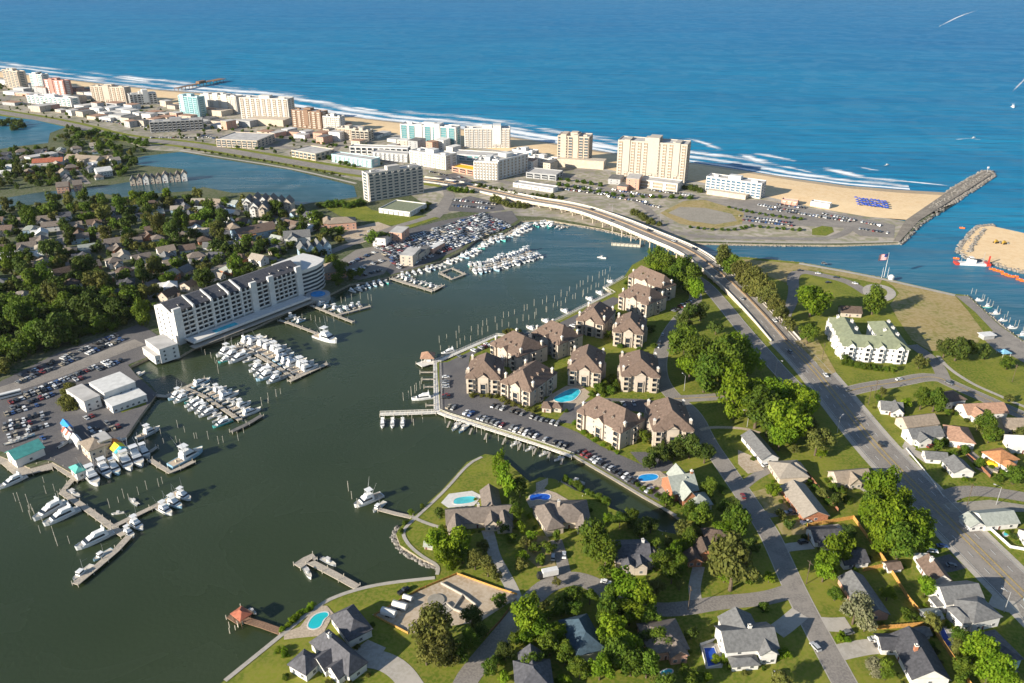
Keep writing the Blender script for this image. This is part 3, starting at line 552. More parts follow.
# ------------------------------------------------------------------ parts shared by many buildings
def _win():
    b = MB(); b.box(-.5, .5, -.07, .05, 0, 1, 0); b.box(-.43, .43, -.09, -.06, .07, .93, 1); b.box(-.46, .46, -.12, -.09, .48, .53, 0); return b.data('window', [M_frame, M_glass])
WIN = _win()
def _door():
    b = MB(); b.box(-.5, .5, -.07, .05, 0, 1, 0); b.box(-.42, .42, -.1, -.06, 0, .95, 1); b.box(.28, .34, -.15, -.1, .45, .5, 0); return b.data('door', [M_frame, mat('door_paint', (0.16, 0.07, 0.05))])
DOOR = _door()
def _chim():
    b = MB(); b.box(-.5, .5, -.5, .5, 0, 1, 0); b.box(-.6, .6, -.6, .6, .9, 1.0, 1); b.box(-.22, .22, -.22, .22, 1.0, 1.12, 1); return b
CHIM = {k: _chim().data('chimney', [m, M_white]) for k, m in (('brick', M_brick), ('white', M_white), ('cream', M_cream))}
def _garage():
    b = MB(); b.box(-.5, .5, -.06, .05, 0, 1, 0)
    for k in range(4): b.box(-.46, .46, -.1, -.06, .04 + k * .24, .24 + k * .24, 1)
    return b.data('garage_door', [M_frame, M_white])
GARAGE = _garage()
def frame2(A, B, h, d):
    a, c = P(*A, h + ZL), P(*B, h + ZL); u = Vector((c.x - a.x, c.y - a.y)); return (a.x, a.y, math.atan2(u.y, u.x), u.length, d)
def frame3(A, B, C, h):
    a, c, e = P(*A, h + ZL), P(*B, h + ZL), P(*C, h + ZL)
    u = Vector((c.x - a.x, c.y - a.y)); w = u.length; u /= w; v = rot90(u); d = (e.x - c.x) * v.x + (e.y - c.y) * v.y
    if d < 0: a, u, d = c, -u, -d
    return (a.x, a.y, math.atan2(u.y, u.x), w, d)
def local(fr, x, y): c, s = math.cos(fr[2]), math.sin(fr[2]); return (fr[0] + x * c - y * s, fr[1] + x * s + y * c)
def foot(fr):
    ox, oy, a, w, d = fr; n = max(1, int(max(w, d) / max(4, min(w, d))))
    for i in range(n):
        f = (i + .5) / n; x, y = (w * f, d / 2) if w >= d else (w / 2, d * f); p = local(fr, x, y); FOOT.append((p[0], p[1], min(w, d) / 2 + 1))
SIDES = lambda w, d: ((0, 0, 0, w), (w, 0, R(90), d), (w, d, R(180), w), (0, d, R(270), d))
def on_wall(root, o0, fr, k, x, z, me, ww, wh, name, proud=0.0, sc=None):
    """hang a window, door ... on wall k (0 front, 1 right, 2 back, 3 left) of the wing fr, x metres along it"""
    sx, sy, a, L = SIDES(fr[3], fr[4])[k]; lx, ly = sx + x * math.cos(a) + proud * math.sin(a), sy + x * math.sin(a) - proud * math.cos(a)
    p = local(fr, lx, ly); return put(me, name, root, (p[0] - o0[0], p[1] - o0[1], z), fr[2] + a, (ww, 1, wh))
def roof_of(b, w, d, h, kind, rise, ov, m=0):
    if kind == 'u' or kind == 'v': b.gable(0, w, 0, d, h, rise, kind, ov, m)
    elif kind == 'hip': b.hip(0, w, 0, d, h + .02, rise, ov, m)
    elif kind == 'flat':
        b.box(-.2, w + .2, -.2, d + .2, h, h + .3, m); b.box(.1, w - .1, .1, d - .1, h + .3, h + .34, m)
YARDS = []
def house(label, wings, wall, roof, short=None, cat='house', name='house', windows=2, chimney=None, door=True, garage=False, group=None, wh=1.3, extra=None, skip=(2,)):
    """wings: (frame, wall height, roof kind, rise[, roof, wall]); walls and roofs of all wings are one part each unless their look differs"""
    f0 = wings[0][0]; o0 = (f0[0], f0[1]); root = thing(name, label, cat, (o0[0], o0[1], ZL), 0, group)
    parts = {}
    for k, wg in enumerate(wings):
        fr, h, kind, rise = wg[:4]; rf = wg[4] if len(wg) > 4 else roof; wl = wg[5] if len(wg) > 5 else wall
        h += 0.013 * k; foot(fr); w, d = fr[3], fr[4]
        bw = parts.setdefault(('wall', wl), MB()).at(fr[0] - o0[0], fr[1] - o0[1], fr[2]); br_ = parts.setdefault(('roof', rf), MB()).at(fr[0] - o0[0], fr[1] - o0[1], fr[2])
        bw.box(0, w, 0, d, -.5, h, 0)
        if kind in 'uv': bw.gable_walls(0, w, 0, d, h, rise, kind)
        roof_of(br_, w, d, h, kind, rise, .55 if kind != 'flat' else .1)
    for (pn, key), mb in parts.items():
        o = mb.build(pn, (WALL if pn == 'wall' else ROOF)[key], root)
        if pn == 'roof' and chimney:
            fr, h, kind, rise = wings[0][:4]; p = local(fr, fr[3] * chimney[1], fr[4] * chimney[2]); put(CHIM[chimney[0]], 'chimney', o, (p[0] - o0[0], p[1] - o0[1], h + rise * .3), fr[2], (1.1, 1.1, rise * .7 + 1.3)); chimney = None
    for k, wg in enumerate(wings):
        fr, h = wg[0], wg[1]; w, d = fr[3], fr[4]; fl = max(1, int(h / 2.7))
        if windows == 0: continue
        for side in (0, 1, 2, 3):
            if side in skip: continue
            L = w if side in (0, 2) else d; n = max(1, min(windows if side == 0 else max(1, windows - 1), int(L / 3)))
            for f in range(fl):
                for j in range(n):
                    x = L * (j + .5) / n + (.6 if side == 0 and f == 0 and k == 0 and j == n // 2 and door else 0)
                    on_wall(root, o0, fr, side, x, .9 + f * 2.75, WIN, min(1.5, L / n * .6), wh, 'window')
    if door: on_wall(root, o0, wings[0][0], 0, wings[0][0][3] * .5 - 1.0, .02, DOOR, 1.1, 2.1, 'door')
    if garage: k, x, gw = garage; on_wall(root, o0, wings[k][0], 0, x, .02, GARAGE, gw, 2.2, 'garage_door')
    if scale_at(to_px((o0[0], o0[1], ZL))[1]) > 1.62: YARDS.extend((wg[0], wg[1]) for wg in wings)
    fr = f0; p = local(fr, fr[3] / 2, fr[4] / 2); px = to_px((p[0], p[1], wings[0][1] + ZL))
    if short: LANDMARKS.append((px[0], px[1], short))
    return root, o0, fr
def wing2(A, B, d, h): return frame2(A, B, h, d)
def wing3(A, B, C, h): return frame3(A, B, C, h)
def sub(fr, x, y, w, d): p = local(fr, x, y); return (p[0], p[1], fr[2], w, d)

# ------------------------------------------------------------------ the houses of the near shore, one by one
H = house
fr = wing2((727, 651), (778, 647), 12, 5.6)
o, o0, _ = H('large white two storey house with grey gable roof beside the dark blue rectangular pool', [(fr, 5.6, 'u', 3.6), (sub(fr, 3, 6, 12, 11), 5.0, 'v', 3.9), (sub(fr, fr[3] - 7, -2.2, 6, 5), 5.2, 'v', 2.2), (sub(fr, 1, -4.2, 9.5, 4.4), 2.7, 'hip', 1.1)], 'white', 'grey', 'white house beside the dark blue pool', chimney=('white', .55, .55))
fr = wing2((815.5, 541), (843, 539.5), 9, 3.3); H('white bungalow with charcoal roof beside the pale pool in an orange fence', [(fr, 3.3, 'u', 2.4), (sub(fr, 1.5, -2.5, 5, 3.5), 3.1, 'v', 1.5)], 'white', 'dark', 'charcoal roofed pool bungalow')
fr = wing3((918, 560), (932, 580), (951, 579), 3.6); H('white gabled house with brown roof and a white carport beside the avenue', [(fr, 3.6, 'u' if fr[3] > fr[4] else 'v', 3.2), (sub(fr, -5, 1, 5.2, 6), 2.5, 'flat', .2, 'white')], 'white', 'brown', 'brown roofed avenue house', chimney=('white', .3, .4))
fr = wing2((947, 603), (984, 599.5), 10.5, 5.4); H('tall white house with grey roof and wide gable wall above the board fence', [(fr, 5.4, 'u', 3.4), (sub(fr, -3, 1, 3.2, 5), 3, 'flat', .2)], 'white', 'grey', 'tall white gable house')
fr = wing2((974, 622), (1001, 616), 12, 5.2); H('white house with pale grey roof right below the tall gable house', [(fr, 5.2, 'hip', 3.0, 'grey'), (sub(fr, -3.5, 1, 3.8, 8), 4.5, 'hip', 1.6, 'grey')], 'white', 'grey', 'pale grey roofed white house')
fr = wing2((990, 664), (1022, 658), 13, 5); H('house with blue shade painted into its walls, dark slate hip roof and white chimney', [(fr, 5, 'hip', 3.2), (sub(fr, 2, -4, 6, 5), 4.2, 'v', 2)], 'blue', 'slate', 'house with shade blue walls', chimney=('white', .4, .4))  # blue wall colour stands in for the neighbouring house's shadow
fr = wing3((890, 635), (913, 678), (954, 686), 3.6); H('long black roofed house with white side wall and small chimney at the fence corner', [(fr, 3.6, 'u' if fr[3] > fr[4] else 'v', 4.2), (sub(fr, -1, -5, 7, 7), 3.2, 'v', 2)], 'white', 'dark', 'long black roofed house', chimney=('brick', .5, .35))
fr = wing3((839, 577), (864, 615), (886, 609), 3.3); H('brick ended ranch house with blue grey roof beside the white blossom tree', [(fr, 3.3, 'u' if fr[3] > fr[4] else 'v', 3.0)], 'salmon', 'grey', 'blue grey ranch house')
fr = wing2((845, 564), (869, 561), 9, 3.1); H('white sided house with its shade painted into a black roof behind the bright trees', [(fr, 3.1, 'u', 2.5)], 'white', 'dark', 'house with shade painted roof')  # tree shade over this roof is put into its dark colour
fr = wing2((889, 569), (902, 567.5), 4.5, 2.3); H('small white shed with brown roof against the board fence', [(fr, 2.3, 'u', 1.3)], 'white', 'brown', None, cat='shed', name='shed', windows=1)
fr = wing2((928, 619), (943, 617.5), 5, 2.3); H('low grey shed with pale roof between the fence and the tall white gable house', [(fr, 2.3, 'u', 1.2)], 'grey', 'pale', None, cat='shed', name='shed', windows=1)
fr = wing2((921, 636), (931, 634), 4, 2.4); H('little white shed at the top end of the small dark blue pool', [(fr, 2.4, 'u', 1.2)], 'white', 'grey', None, cat='shed', name='shed', windows=1)
fr = wing2((986, 525), (1019, 522), 10, 3.4); H('white house with pale grey roof at the corner across the avenue', [(fr, 3.4, 'u', 2.6), (sub(fr, -7, 0.5, 7.2, 7), 3.0, 'v', 2.2)], 'white', 'pale', 'white corner house')
fr = wing2((709, 545), (736, 544), 11, 4.2); H('brick house with dark umber hip roof behind the large round tree', [(fr, 4.2, 'hip', 3.2), (sub(fr, -6.5, -5, 8, 8), 3.6, 'v', 2.6), (sub(fr, -11, -8.5, 6, 6), 3.2, 'v', 2.2)], 'brick', 'umber', 'umber roofed brick house')
fr = wing2((617, 561), (651, 560), 13, 5.2); H('cream fronted house with dark grey roof, two dormers and terrace below the canal end', [(fr, 5.2, 'u', 3.2), (sub(fr, fr[3] - 1, 1.5, 6, 8), 4.2, 'hip', 2.4, 'taupe'), (sub(fr, 2, -3, 5, 4.5), 4.6, 'v', 2), (sub(fr, fr[3] - 7, -3, 5, 4.5), 4.6, 'v', 2)], 'cream', 'slate', 'cream fronted dark roofed house', chimney=('white', .85, .6))
fr = wing2((650, 653), (688, 648), 14, 4.5); H('tan brick house with dappled brown grey hip roof left of the white pool house', [(fr, 4.5, 'hip', 3.2), (sub(fr, fr[3] - 7, -2.5, 6, 4), 4.4, 'v', 2.2)], 'salmon', 'taupe', 'tan brick house')
fr = wing3((560, 621), (577, 655), (600, 640), 5); H('large blue slate hip roofed house among the bright trees inside the road circle', [(fr, 5, 'hip', 4.5)], 'grey', 'blue', 'blue slate hip roofed house')
fr = wing2((517, 692), (553, 690), 13, 5); H('grey house with pale ridged slate roof at the foot of the road circle trees', [(fr, 5, 'hip', 4.2), (sub(fr, 2, 9, 8, 8), 5, 'v', 3.5)], 'grey', 'slate', None)
fr = wing2((447, 524), (512, 519), 11, 3.6); H('long taupe roofed villa with four gables between its turquoise pool and the shady drive', [(fr, 3.6, 'u', 3.6), (sub(fr, fr[3] - 12, 8, 8, 15), 3.6, 'v', 3.2), (sub(fr, .5, -5, 6.5, 8), 3.5, 'v', 3.0), (sub(fr, fr[3] * .58, -3, 6, 7), 3.5, 'v', 2.8), (sub(fr, fr[3] - 7, -5, 6.5, 8), 3.5, 'v', 3.0)], 'beige', 'taupe', 'long taupe roofed villa', chimney=('cream', .5, .6))
fr = wing2((553, 522), (590, 521), 15, 3.8); H('rambling taupe hip roofed villa behind the deep blue kidney pool', [(fr, 3.8, 'hip', 3.8), (wing3((533, 507), (547, 530), (564, 527), 3.8), 3.8, 'hip', 3.2), (sub(fr, fr[3] - 6, -4, 6, 6), 3.6, 'v', 2.6)], 'beige', 'taupe', 'rambling taupe villa', chimney=('cream', .2, .6))
fr = wing2((674, 493), (698, 489), 13, 5.0); o, o0, _ = H('pale green steep roofed villa with brick end walls beside the oval blue pool', [(fr, 5.0, 'u', 5), (sub(fr, fr[3] * .35, 5, 8, 11), 5.0, 'v', 4.4), (sub(fr, 2.5, -5, 6.5, 8), 4.6, 'v', 4)], 'brick', 'pale', 'pale green roofed brick villa', chimney=('brick', .95, .5))
fr = wing2((693, 506), (712, 504), 9, 3.2); H('small white house with pale grey green hip roof beside the steep roofed brick villa', [(fr, 3.2, 'hip', 2.8)], 'white', 'pale', None)
w1 = wing3((311, 642), (349, 675), (365, 661), 4); fr = w1
H('rambling white villa with dark slate hip roofs beside the turquoise green pool at the waterside', [(w1, 4, 'hip', 4.6), (wing3((331, 616), (349, 640), (371, 628), 4), 4, 'hip', 4), (wing3((289, 664), (306, 674), (316, 657), 3.8), 3.8, 'hip', 3.2), (sub(w1, 6, -4, 8, 7), 3.8, 'v', 2.8), (sub(w1, w1[3] - 9, -3, 7, 6), 3.8, 'v', 2.6)], 'white', 'slate', 'dark slate waterside villa', chimney=('white', .3, .5))
fr = wing3((742, 435), (762, 459), (775, 453), 3.4); H('white house with dark grey gable roof below the bright tree group', [(fr, 3.4, 'u' if fr[3] > fr[4] else 'v', 2.8)], 'white', 'grey', 'dark grey gable house')
fr = wing3((769, 462), (780, 478), (803, 469), 3.6); H('house with beige hip roof joined to the end of the dark grey gable house', [(fr, 3.6, 'hip', 3.4), (sub(fr, 2, 8, 7, 7), 3.6, 'hip', 2.6)], 'beige', 'beige', 'beige hip roofed house')
fr = wing3((781, 486), (804, 517), (828, 514), 3.3); H('long beige roofed brick ranch house beside the tan front lawn', [(fr, 3.3, 'u' if fr[3] > fr[4] else 'v', 2.8)], 'brick', 'beige', 'long beige brick ranch house')
fr = wing2((839, 483), (872, 480), 10, 3.3); H('beige roofed white house alone between the street fence and the avenue lawn', [(fr, 3.3, 'u', 3.2), (sub(fr, 5, -1.5, 6, 6), 3.3, 'v', 3)], 'cream', 'tan', 'beige house by the avenue lawn')
fr = wing2((842, 312), (862, 313), 10, 3.6); H('brown roofed tan pavilion on the park lawn behind the green roofed complex', [(fr, 3.6, 'u', 3)], 'cream', 'umber', 'brown park pavilion', cat='pavilion', name='pavilion')
fr = wing2((882, 409), (903, 411), 9, 3.3); H('white cottage with grey cross gable roof at the corner of avenue and hotel road', [(fr, 3.3, 'u', 3), (sub(fr, fr[3] - 6, -2, 6, 9), 3.3, 'v', 2.8)], 'white', 'grey', 'white corner cottage')
fr = wing2((908, 427), (939, 423), 10, 4); H('tan house with brown roof behind the grey roofed white house on the avenue', [(fr, 4, 'u', 3.2)], 'cream', 'tan', 'tan roofed avenue house')
fr = wing2((913, 438), (944, 435), 9, 4.6); H('white two storey house with mottled grey roof on the avenue', [(fr, 4.6, 'u', 3), (sub(fr, 2, -3, 7, 5), 4.2, 'v', 2.4)], 'white', 'grey', 'mottled grey roofed house')
fr = wing2((927, 458), (948, 459.5), 7, 3); f2 = wing3((943, 460), (954, 472), (969, 466), 3.4); H('white L shaped cottage with grey roof and dormers on the avenue lawn', [(f2, 3.4, 'u' if f2[3] > f2[4] else 'v', 3), (fr, 3, 'u', 2)], 'white', 'grey', 'white L shaped cottage')
fr = wing2((946, 402), (966, 399), 10, 5); H('white two storey house with brown hip roof beside the hotel road', [(fr, 5, 'hip', 3)], 'white', 'brown', 'brown roofed house by the hotel road')
fr = wing2((968, 414), (1008, 412), 11, 4); H('wide white house with salmon pink roof along the hotel road', [(fr, 4, 'u', 3.2), (sub(fr, 2, -3, 8, 6), 4, 'v', 2.6)], 'white', 'salmon', 'salmon roofed house')
fr = wing3((944, 425), (950.5, 440), (970.5, 434), 4); H('pale green house with weathered salmon roof behind the white L shaped cottage', [(fr, 4, 'hip', 3.2)], 'white', 'salmon', 'weathered salmon roofed house')
fr = wing3((983, 452), (1000, 463), (1014, 456), 3.4); H('white house with rust orange hip roof beside the yellow truck', [(fr, 3.4, 'hip', 3.2), (sub(fr, fr[3] - 2, 1, 7, 6), 3, 'hip', 2)], 'white', 'orange', 'rust orange roofed house')
fr = wing2((1005, 427), (1030, 427), 9, 5); H('cream house with tan roof at the edge above the rust orange roofed house', [(fr, 5, 'u', 3)], 'cream', 'tan', 'cream edge house')
fr = wing2((1014, 445), (1040, 446), 10, 5); H('plain white two storey house at the edge beside the rust orange roof', [(fr, 5, 'u', 3)], 'white', 'white', None)
fr = wing2((880, 604), (892, 602), 5, 2.3)
# more homes just outside or behind the trees
for A, B, d, rf, wl, lab in (((1030, 545), (1065, 548), 11, 'taupe', 'white', 'white taupe roofed house beyond the avenue'), ((1045, 480), (1080, 482), 11, 'brown', 'cream', 'cream brown roofed house beyond the east street'),
                             ((1040, 615), (1075, 618), 12, 'grey', 'blue', 'blue grey roofed house across the lower avenue')):
    H(lab, [(wing2(A, B, d, 3.6), 3.6, 'u', 3)], wl, rf, None)
# pools sit in their decks
def pool(label, pts, m, rim='white_pool_deck', n=2):
    w = [P(x, y) for x, y in pts]; c = sum(w, Vector()) / len(w); q = w + [w[0]]
    for _ in range(n):
        r = []
        for a, e in zip(q, q[1:]): r += [a * .75 + e * .25, a * .25 + e * .75]
        q = r + [r[0]]
    q = q[:-1]; t = thing('swimming_pool', label, 'pool', (c.x, c.y, ZL))
    b = MB(); b.prism([((p.x - c.x) * 1.0, (p.y - c.y) * 1.0) for p in q], .0, .24); b.build('basin_water', m, t)
    b = MB(); n = len(q)
    for i in range(n):
        a, e = q[i] - c, q[(i + 1) % n] - c; ka = 1 + .55 / max(1, a.length); ke = 1 + .55 / max(1, e.length)
        b.mesh([(a.x, a.y, 0), (e.x, e.y, 0), (e.x * ke, e.y * ke, 0), (a.x * ka, a.y * ka, 0), (a.x, a.y, .3), (e.x, e.y, .3), (e.x * ke, e.y * ke, .3), (a.x * ka, a.y * ka, .3)], [(4, 5, 6, 7), (2, 3, 7, 6), (0, 4, 5, 1)])
    b.build('coping', MATS.get(rim) or M_white, t); LANDMARKS.append((*to_px(c), label)) if len(label.split()) < 7 else None; return t
pool('turquoise pool of the long taupe villa', [(453, 502), (456, 498), (474, 496), (477, 500), (472, 503), (455, 505)], M_pool3)
pool('deep blue kidney shaped pool of the rambling taupe villa', [(529, 497), (533, 494.5), (548, 494), (551, 497), (547, 501), (538, 499), (531, 501.5)], M_pool2)
pool('oval blue pool of the brick villa', [(637, 479), (641, 475), (655, 474), (659, 477), (655, 480.5), (641, 482)], mat('blue_pool_water', (0.02, .26, .60), rough=.1, var=.2, scale=.25))
pool('turquoise green free form pool of the dark slate villa', [(307, 627), (311, 619), (317, 614), (327, 612), (329, 616), (323, 620), (321, 627), (313, 630)], mat('green_pool_water', (.02, .42, .42), rough=.1, col2=(.03, .5, .62), scale=.12))
pool('blue lagoon pool of the brown condominiums', [(552, 399.5), (560, 394), (569, 389.5), (577, 388.5), (581, 391.5), (578, 396), (573, 401), (566, 402), (560, 403)], M_pool)
pool('dark blue rectangular pool of the big white house', [(704, 648.5), (714, 648), (720, 664), (708, 667)], mat('covered_pool_water', (.015, .06, .34), rough=.25), n=0)
pool('pale pool of the charcoal roofed bungalow', [(815, 531), (820, 527.5), (836, 527), (840, 529), (834, 533), (816, 534)], M_pool3)
pool('narrow dark blue pool between the fence and the tall gable house', [(938, 628), (943, 627), (952, 645), (946, 647)], mat('covered_pool_water', (.015, .06, .34)), n=0)
pool('small round paddling pool inside the corner house fence', [(1003, 533), (1007, 532), (1009, 535), (1004, 537)], M_pool3)
pool('small teal pool hidden below the tan brick house', [(660, 672), (671, 669), (673, 673), (662, 676)], M_pool3)

# ------------------------------------------------------------------ the brown roofed condominiums
def _bay(wd, floors, fh, slab_m, glass_m, rail_m, out=.9):
    b = MB(); b.box(-wd / 2, wd / 2, -.04, .05, 0, floors * fh, 1)
    for k in range(floors): b.box(-wd / 2, wd / 2, -out, 0, k * fh - .12, k * fh + .12, 0); b.box(-wd / 2, wd / 2, -out - .05, -out + .06, k * fh + .12, k * fh + 1.05, 2)
    b.box(-wd / 2 - .15, -wd / 2, -out, .05, 0, floors * fh, 0); b.box(wd / 2, wd / 2 + .15, -out, .05, 0, floors * fh, 0)
    return b.data('balcony_bay', [slab_m, glass_m, rail_m])
def _balc(wd, h):
    b = MB(); b.box(-wd / 2, wd / 2, -.05, .05, 0, h, 1); b.box(-wd / 2, wd / 2, -1.0, 0, -.14, .08, 0); b.box(-wd / 2, wd / 2, -1.05, -.93, .08, 1.0, 2)
    b.box(-wd / 2 - .12, -wd / 2, -1, 0, -.14, h, 0); b.box(wd / 2, wd / 2 + .12, -1, 0, -.14, h, 0); return b
BALC = _balc(2.6, 2.5).data('balcony', [M_cream, M_glass, mat('beige_railing', (.45, .39, .31))])
ENTR = MB(); ENTR.box(-1.5, 1.5, -.06, .05, 0, 6.5, 0); ENTR.box(-1.9, -1.5, -.5, .05, 0, 7, 1); ENTR.box(1.5, 1.9, -.5, .05, 0, 7, 1); ENTR.box(-1.9, 1.9, -.5, .05, 6.5, 7.2, 1); ENTR.box(-1.3, 1.3, -.1, -.06, 2.6, 3.1, 1)
ENTR = ENTR.data('entrance_arch', [M_glass, M_cream])
DORM = MB(); DORM.box(-.7, .7, -.6, 1.6, 0, 1.1, 0); DORM.box(-.5, .5, -.66, -.6, .25, .95, 1); DORM.gable(-.7, .7, -.6, 1.6, 1.1, .5, 'v', .15, 2)
DORM = DORM.data('dormer', [M_cream, M_glass, ROOF['brown']])
def condo(label, fr, short, ridge='v', h=10.6, rise=7.8):
    ox, oy, a, w, d = fr; root = thing('condominium_block', label, 'condominium', (ox, oy, ZL), a); F = (0, 0, 0, w, d); foot(fr)
    b = MB(); b.box(0, w, 0, d, -.5, h)
    for x in (0, w - 5.2): b.box(x, x + 5.2, -1.3, 0, -.5, h - .4); b.box(x, x + 5.2, d, d + 1.3, -.5, h - .4)
    n = max(1, int((d - 8) / 9))
    for k in range(n):
        y = 4 + (d - 8) * (k + .5) / n; b.box(-1.0, 0, y - 2.6, y + 2.6, -.5, h - .4); b.box(w, w + 1.0, y - 2.6, y + 2.6, -.5, h - .4)
    b.box(w / 2 - 3, w / 2 + 3, -.9, 0, -.5, h + .3); b.gable_walls(w / 2 - 3, w / 2 + 3, -.9, 1, h + .3, 2.2, 'v')
    b.build('wall', M_cream, root)
    r = MB(); r.hip(0, w, 0, d, h, rise, .8, 0, .32)
    for x in (0, w - 5.2): r.hip(x, x + 5.2, -1.3, 2, h - .38, 1.9, .35); r.hip(x, x + 5.2, d - 2, d + 1.3, h - .38, 1.9, .35)
    r.gable(w / 2 - 3, w / 2 + 3, -.9, w / 3, h + .3, 2.2, 'v', .4)
    ro = r.build('roof', ROOF['brown'], root)
    for x, y in ((.8, 3), (w - .8, 3), (.8, d - 3), (w - .8, d - 3)): put(CHIM['cream'], 'chimney', ro, (x, y, h - .5), 0, (1.3, 1.3, 4.6))
    long_u = w > d
    for t in ((.28, .5, .72) if not long_u else (.3, .5, .7)):
        for s in (-1, 1):
            if not long_u: x = w / 2 + s * w * .30; put(DORM, 'dormer', ro, (x, d * t, h + rise * (.5 - .30) / .5 - .2), R(90) * s, None)
            else: put(DORM, 'dormer', ro, (w * t, d / 2 + s * d * .3, h + rise * (.5 - .30) / .5 - .2), 0 if s < 0 else R(180), None)
    for f in range(3):
        z = .5 + f * 3.25
        for x in (2.6, w - 2.6):
            put(BALC, 'balcony', root, (x, -1.3, z), 0); put(BALC, 'balcony', root, (w - x, d + 1.3, z), R(180))
        for k in range(n):
            y = 4 + (d - 8) * (k + .5) / n; put(BALC, 'balcony', root, (-1.0, y, z), R(270)); put(BALC, 'balcony', root, (w + 1, y, z), R(90))
        m = n + 1
        for k in range(m):
            y = 4 + (d - 8) * k / n
            if 1.5 < y < d - 1.5: put(WIN, 'window', root, (0, y, z + .5), R(270), (1.3, 1, 1.5)); put(WIN, 'window', root, (w, y, z + .5), R(90), (1.3, 1, 1.5))
        for x in (w / 2 - 4, w / 2 + 4): put(WIN, 'window', root, (x, 0, z + .6), 0, (1.2, 1, 1.4))
    put(ENTR, 'entrance_arch', root, (w / 2, -.9, 0)); c = local(fr, w / 2, d / 2); LANDMARKS.append((*to_px((c[0], c[1], 12)), short)); return root
def g3(A, B, C): return frame3(A, B, C, 0)
condo('brown roofed condominium at the outer corner of the boardwalk, its gable facing the car park', frame2((467, 392.5), (500, 394), 0, 23), 'corner condominium')
condo('brown roofed condominium turned sideways directly left of the lagoon pool', g3((502, 397), (531, 407), (557, 389)), 'condominium left of the lagoon pool')
condo('brown roofed condominium on the boardwalk behind the corner condominium', g3((492, 358), (518, 372), (546, 361)), 'condominium behind the corner one')
condo('brown roofed condominium beside the boardwalk shrubs, third along the waterfront row', g3((533, 347), (559, 359), (580, 349)), 'third waterfront condominium')
condo('brown roofed condominium at the top of the lagoon pool, its dark dormered slope in shade', frame2((568, 384), (600, 387), 0, 25), 'condominium above the lagoon pool')
condo('brown roofed condominium facing the lower car park beside the shady street', frame2((621, 390.5), (658, 392), 0, 25), 'condominium by the shady street')
condo('brown roofed condominium beside the small boardwalk lawn in the middle of the waterfront', g3((576.5, 333), (603, 338), (621, 326)), 'mid waterfront condominium')
condo('brown roofed condominium in the middle of the upper cluster facing the round shrubs', g3((613, 345), (642, 348), (655, 335)), 'upper cluster condominium')
condo('brown roofed condominium set behind the upper cluster, its broad roof slope lit', g3((619, 308), (647, 318), (665, 310)), 'rear upper condominium')
condo('longest brown roofed condominium, topmost of the peninsula, with a row of dormers by the bridge', g3((629, 288), (660, 302), (674, 298)), 'topmost condominium')
condo('brown roofed condominium along the canal car park, its long side facing the canal', g3((578, 427), (621, 449), (648, 439)), 'canal side condominium')
condo('brown roofed condominium nearest the green roofed brick villa with three storey end gable', frame2((652, 446.5), (691, 446.5), 0, 26), 'condominium above the brick villa')
fr = frame2((542, 412), (551, 413), 0, 6); H('little brown roofed pool house at the left edge of the condominium lagoon pool', [(fr, 3, 'hip', 2.2), (sub(fr, 5.5, 1.5, 5, 5), 3, 'hip', 2)], 'cream', 'brown', None, cat='pool house', name='pool_house', windows=1)

# ------------------------------------------------------------------ the white block on the marina and the green roofed complex
fr = g3((157, 334), (178, 344), (303, 296)); ox, oy, a, w, d = fr
A_ = P(178, 344.5, ZL); B_ = P(303, 297, ZL); u_ = math.atan2(B_.y - A_.y, B_.x - A_.x); W_ = (B_ - A_).length; D_ = 21; fr = (A_.x, A_.y, u_, W_, D_); foot(fr)
SKYL = MB(); SKYL.box(-.6, .6, -.4, 1.4, 0, 1.0, 0); SKYL.box(-.45, .45, -.46, -.4, .2, .85, 1); SKYL.slab((-.75, -.6, 1.05), (.75, -.6, 1.05), (.75, 1.5, 1.5), (-.75, 1.5, 1.5), .12, 2); SKYL = SKYL.data('skylight', [M_white, M_glass, ROOF['slate']])
root = thing('apartment_block', 'long white seven storey apartment block with dark roof and ranks of balconies along the marina', 'apartment block', (A_.x, A_.y, ZL), u_)
HB_ = 23.0; b = MB(); b.box(0, W_, 0, D_, -.5, HB_); b.gable_walls(0, W_, 0, D_, HB_, 4.0, 'u'); NT = 8
TW = [(0, 5.5), (W_ * .57, 5), (W_ * .715, 4.5), (W_ - 5, 5)]; FINS = (.14, .27, .40, .49)
for x, q in TW: b.box(x, x + q, -2.2, 0, -.5, HB_ + 2.2)
for f in FINS:
    x = W_ * f; b.box(x, x + 1.3, -1.5, 0, -.5, HB_ + .4); b.slab((x + .1, -1.2, HB_ + .9), (x + 1.2, -1.2, HB_ + .9), (x + 1.2, D_ / 2, HB_ + 4.9), (x + .1, D_ / 2, HB_ + 4.9), 1.3)
b.build('wall', M_white, root)
r = MB(); r.gable(0, W_, 0, D_, HB_, 4.0, 'u', .6); ro = r.build('roof', ROOF['slate'], root)
bd = _balc(1, 2.7).data('balcony', [M_white, M_glass, M_white]); edges = sorted([(x, x + q) for x, q in TW] + [(W_ * f, W_ * f + 1.3) for f in FINS])
for (a0, a1), (c0, c1) in zip(edges, edges[1:]):
    L_ = c0 - a1; n = max(1, round(L_ / 4.3))
    for j in range(n):
        x = a1 + L_ * (j + .5) / n
        for f in range(6): put(bd, 'balcony', root, (x, 0, 4.2 + f * 3.1), 0, (L_ / n - .7, 1.3, 1))
        if j % 2 == 0: put(SKYL, 'skylight', ro, (x, 4, HB_ + 1.0), 0)
for f in range(7):
    for y in (4, 9, 16): put(WIN, 'window', root, (0, D_ - y, 1.5 + f * 3.1), R(270), (1.6, 1, 1.7))
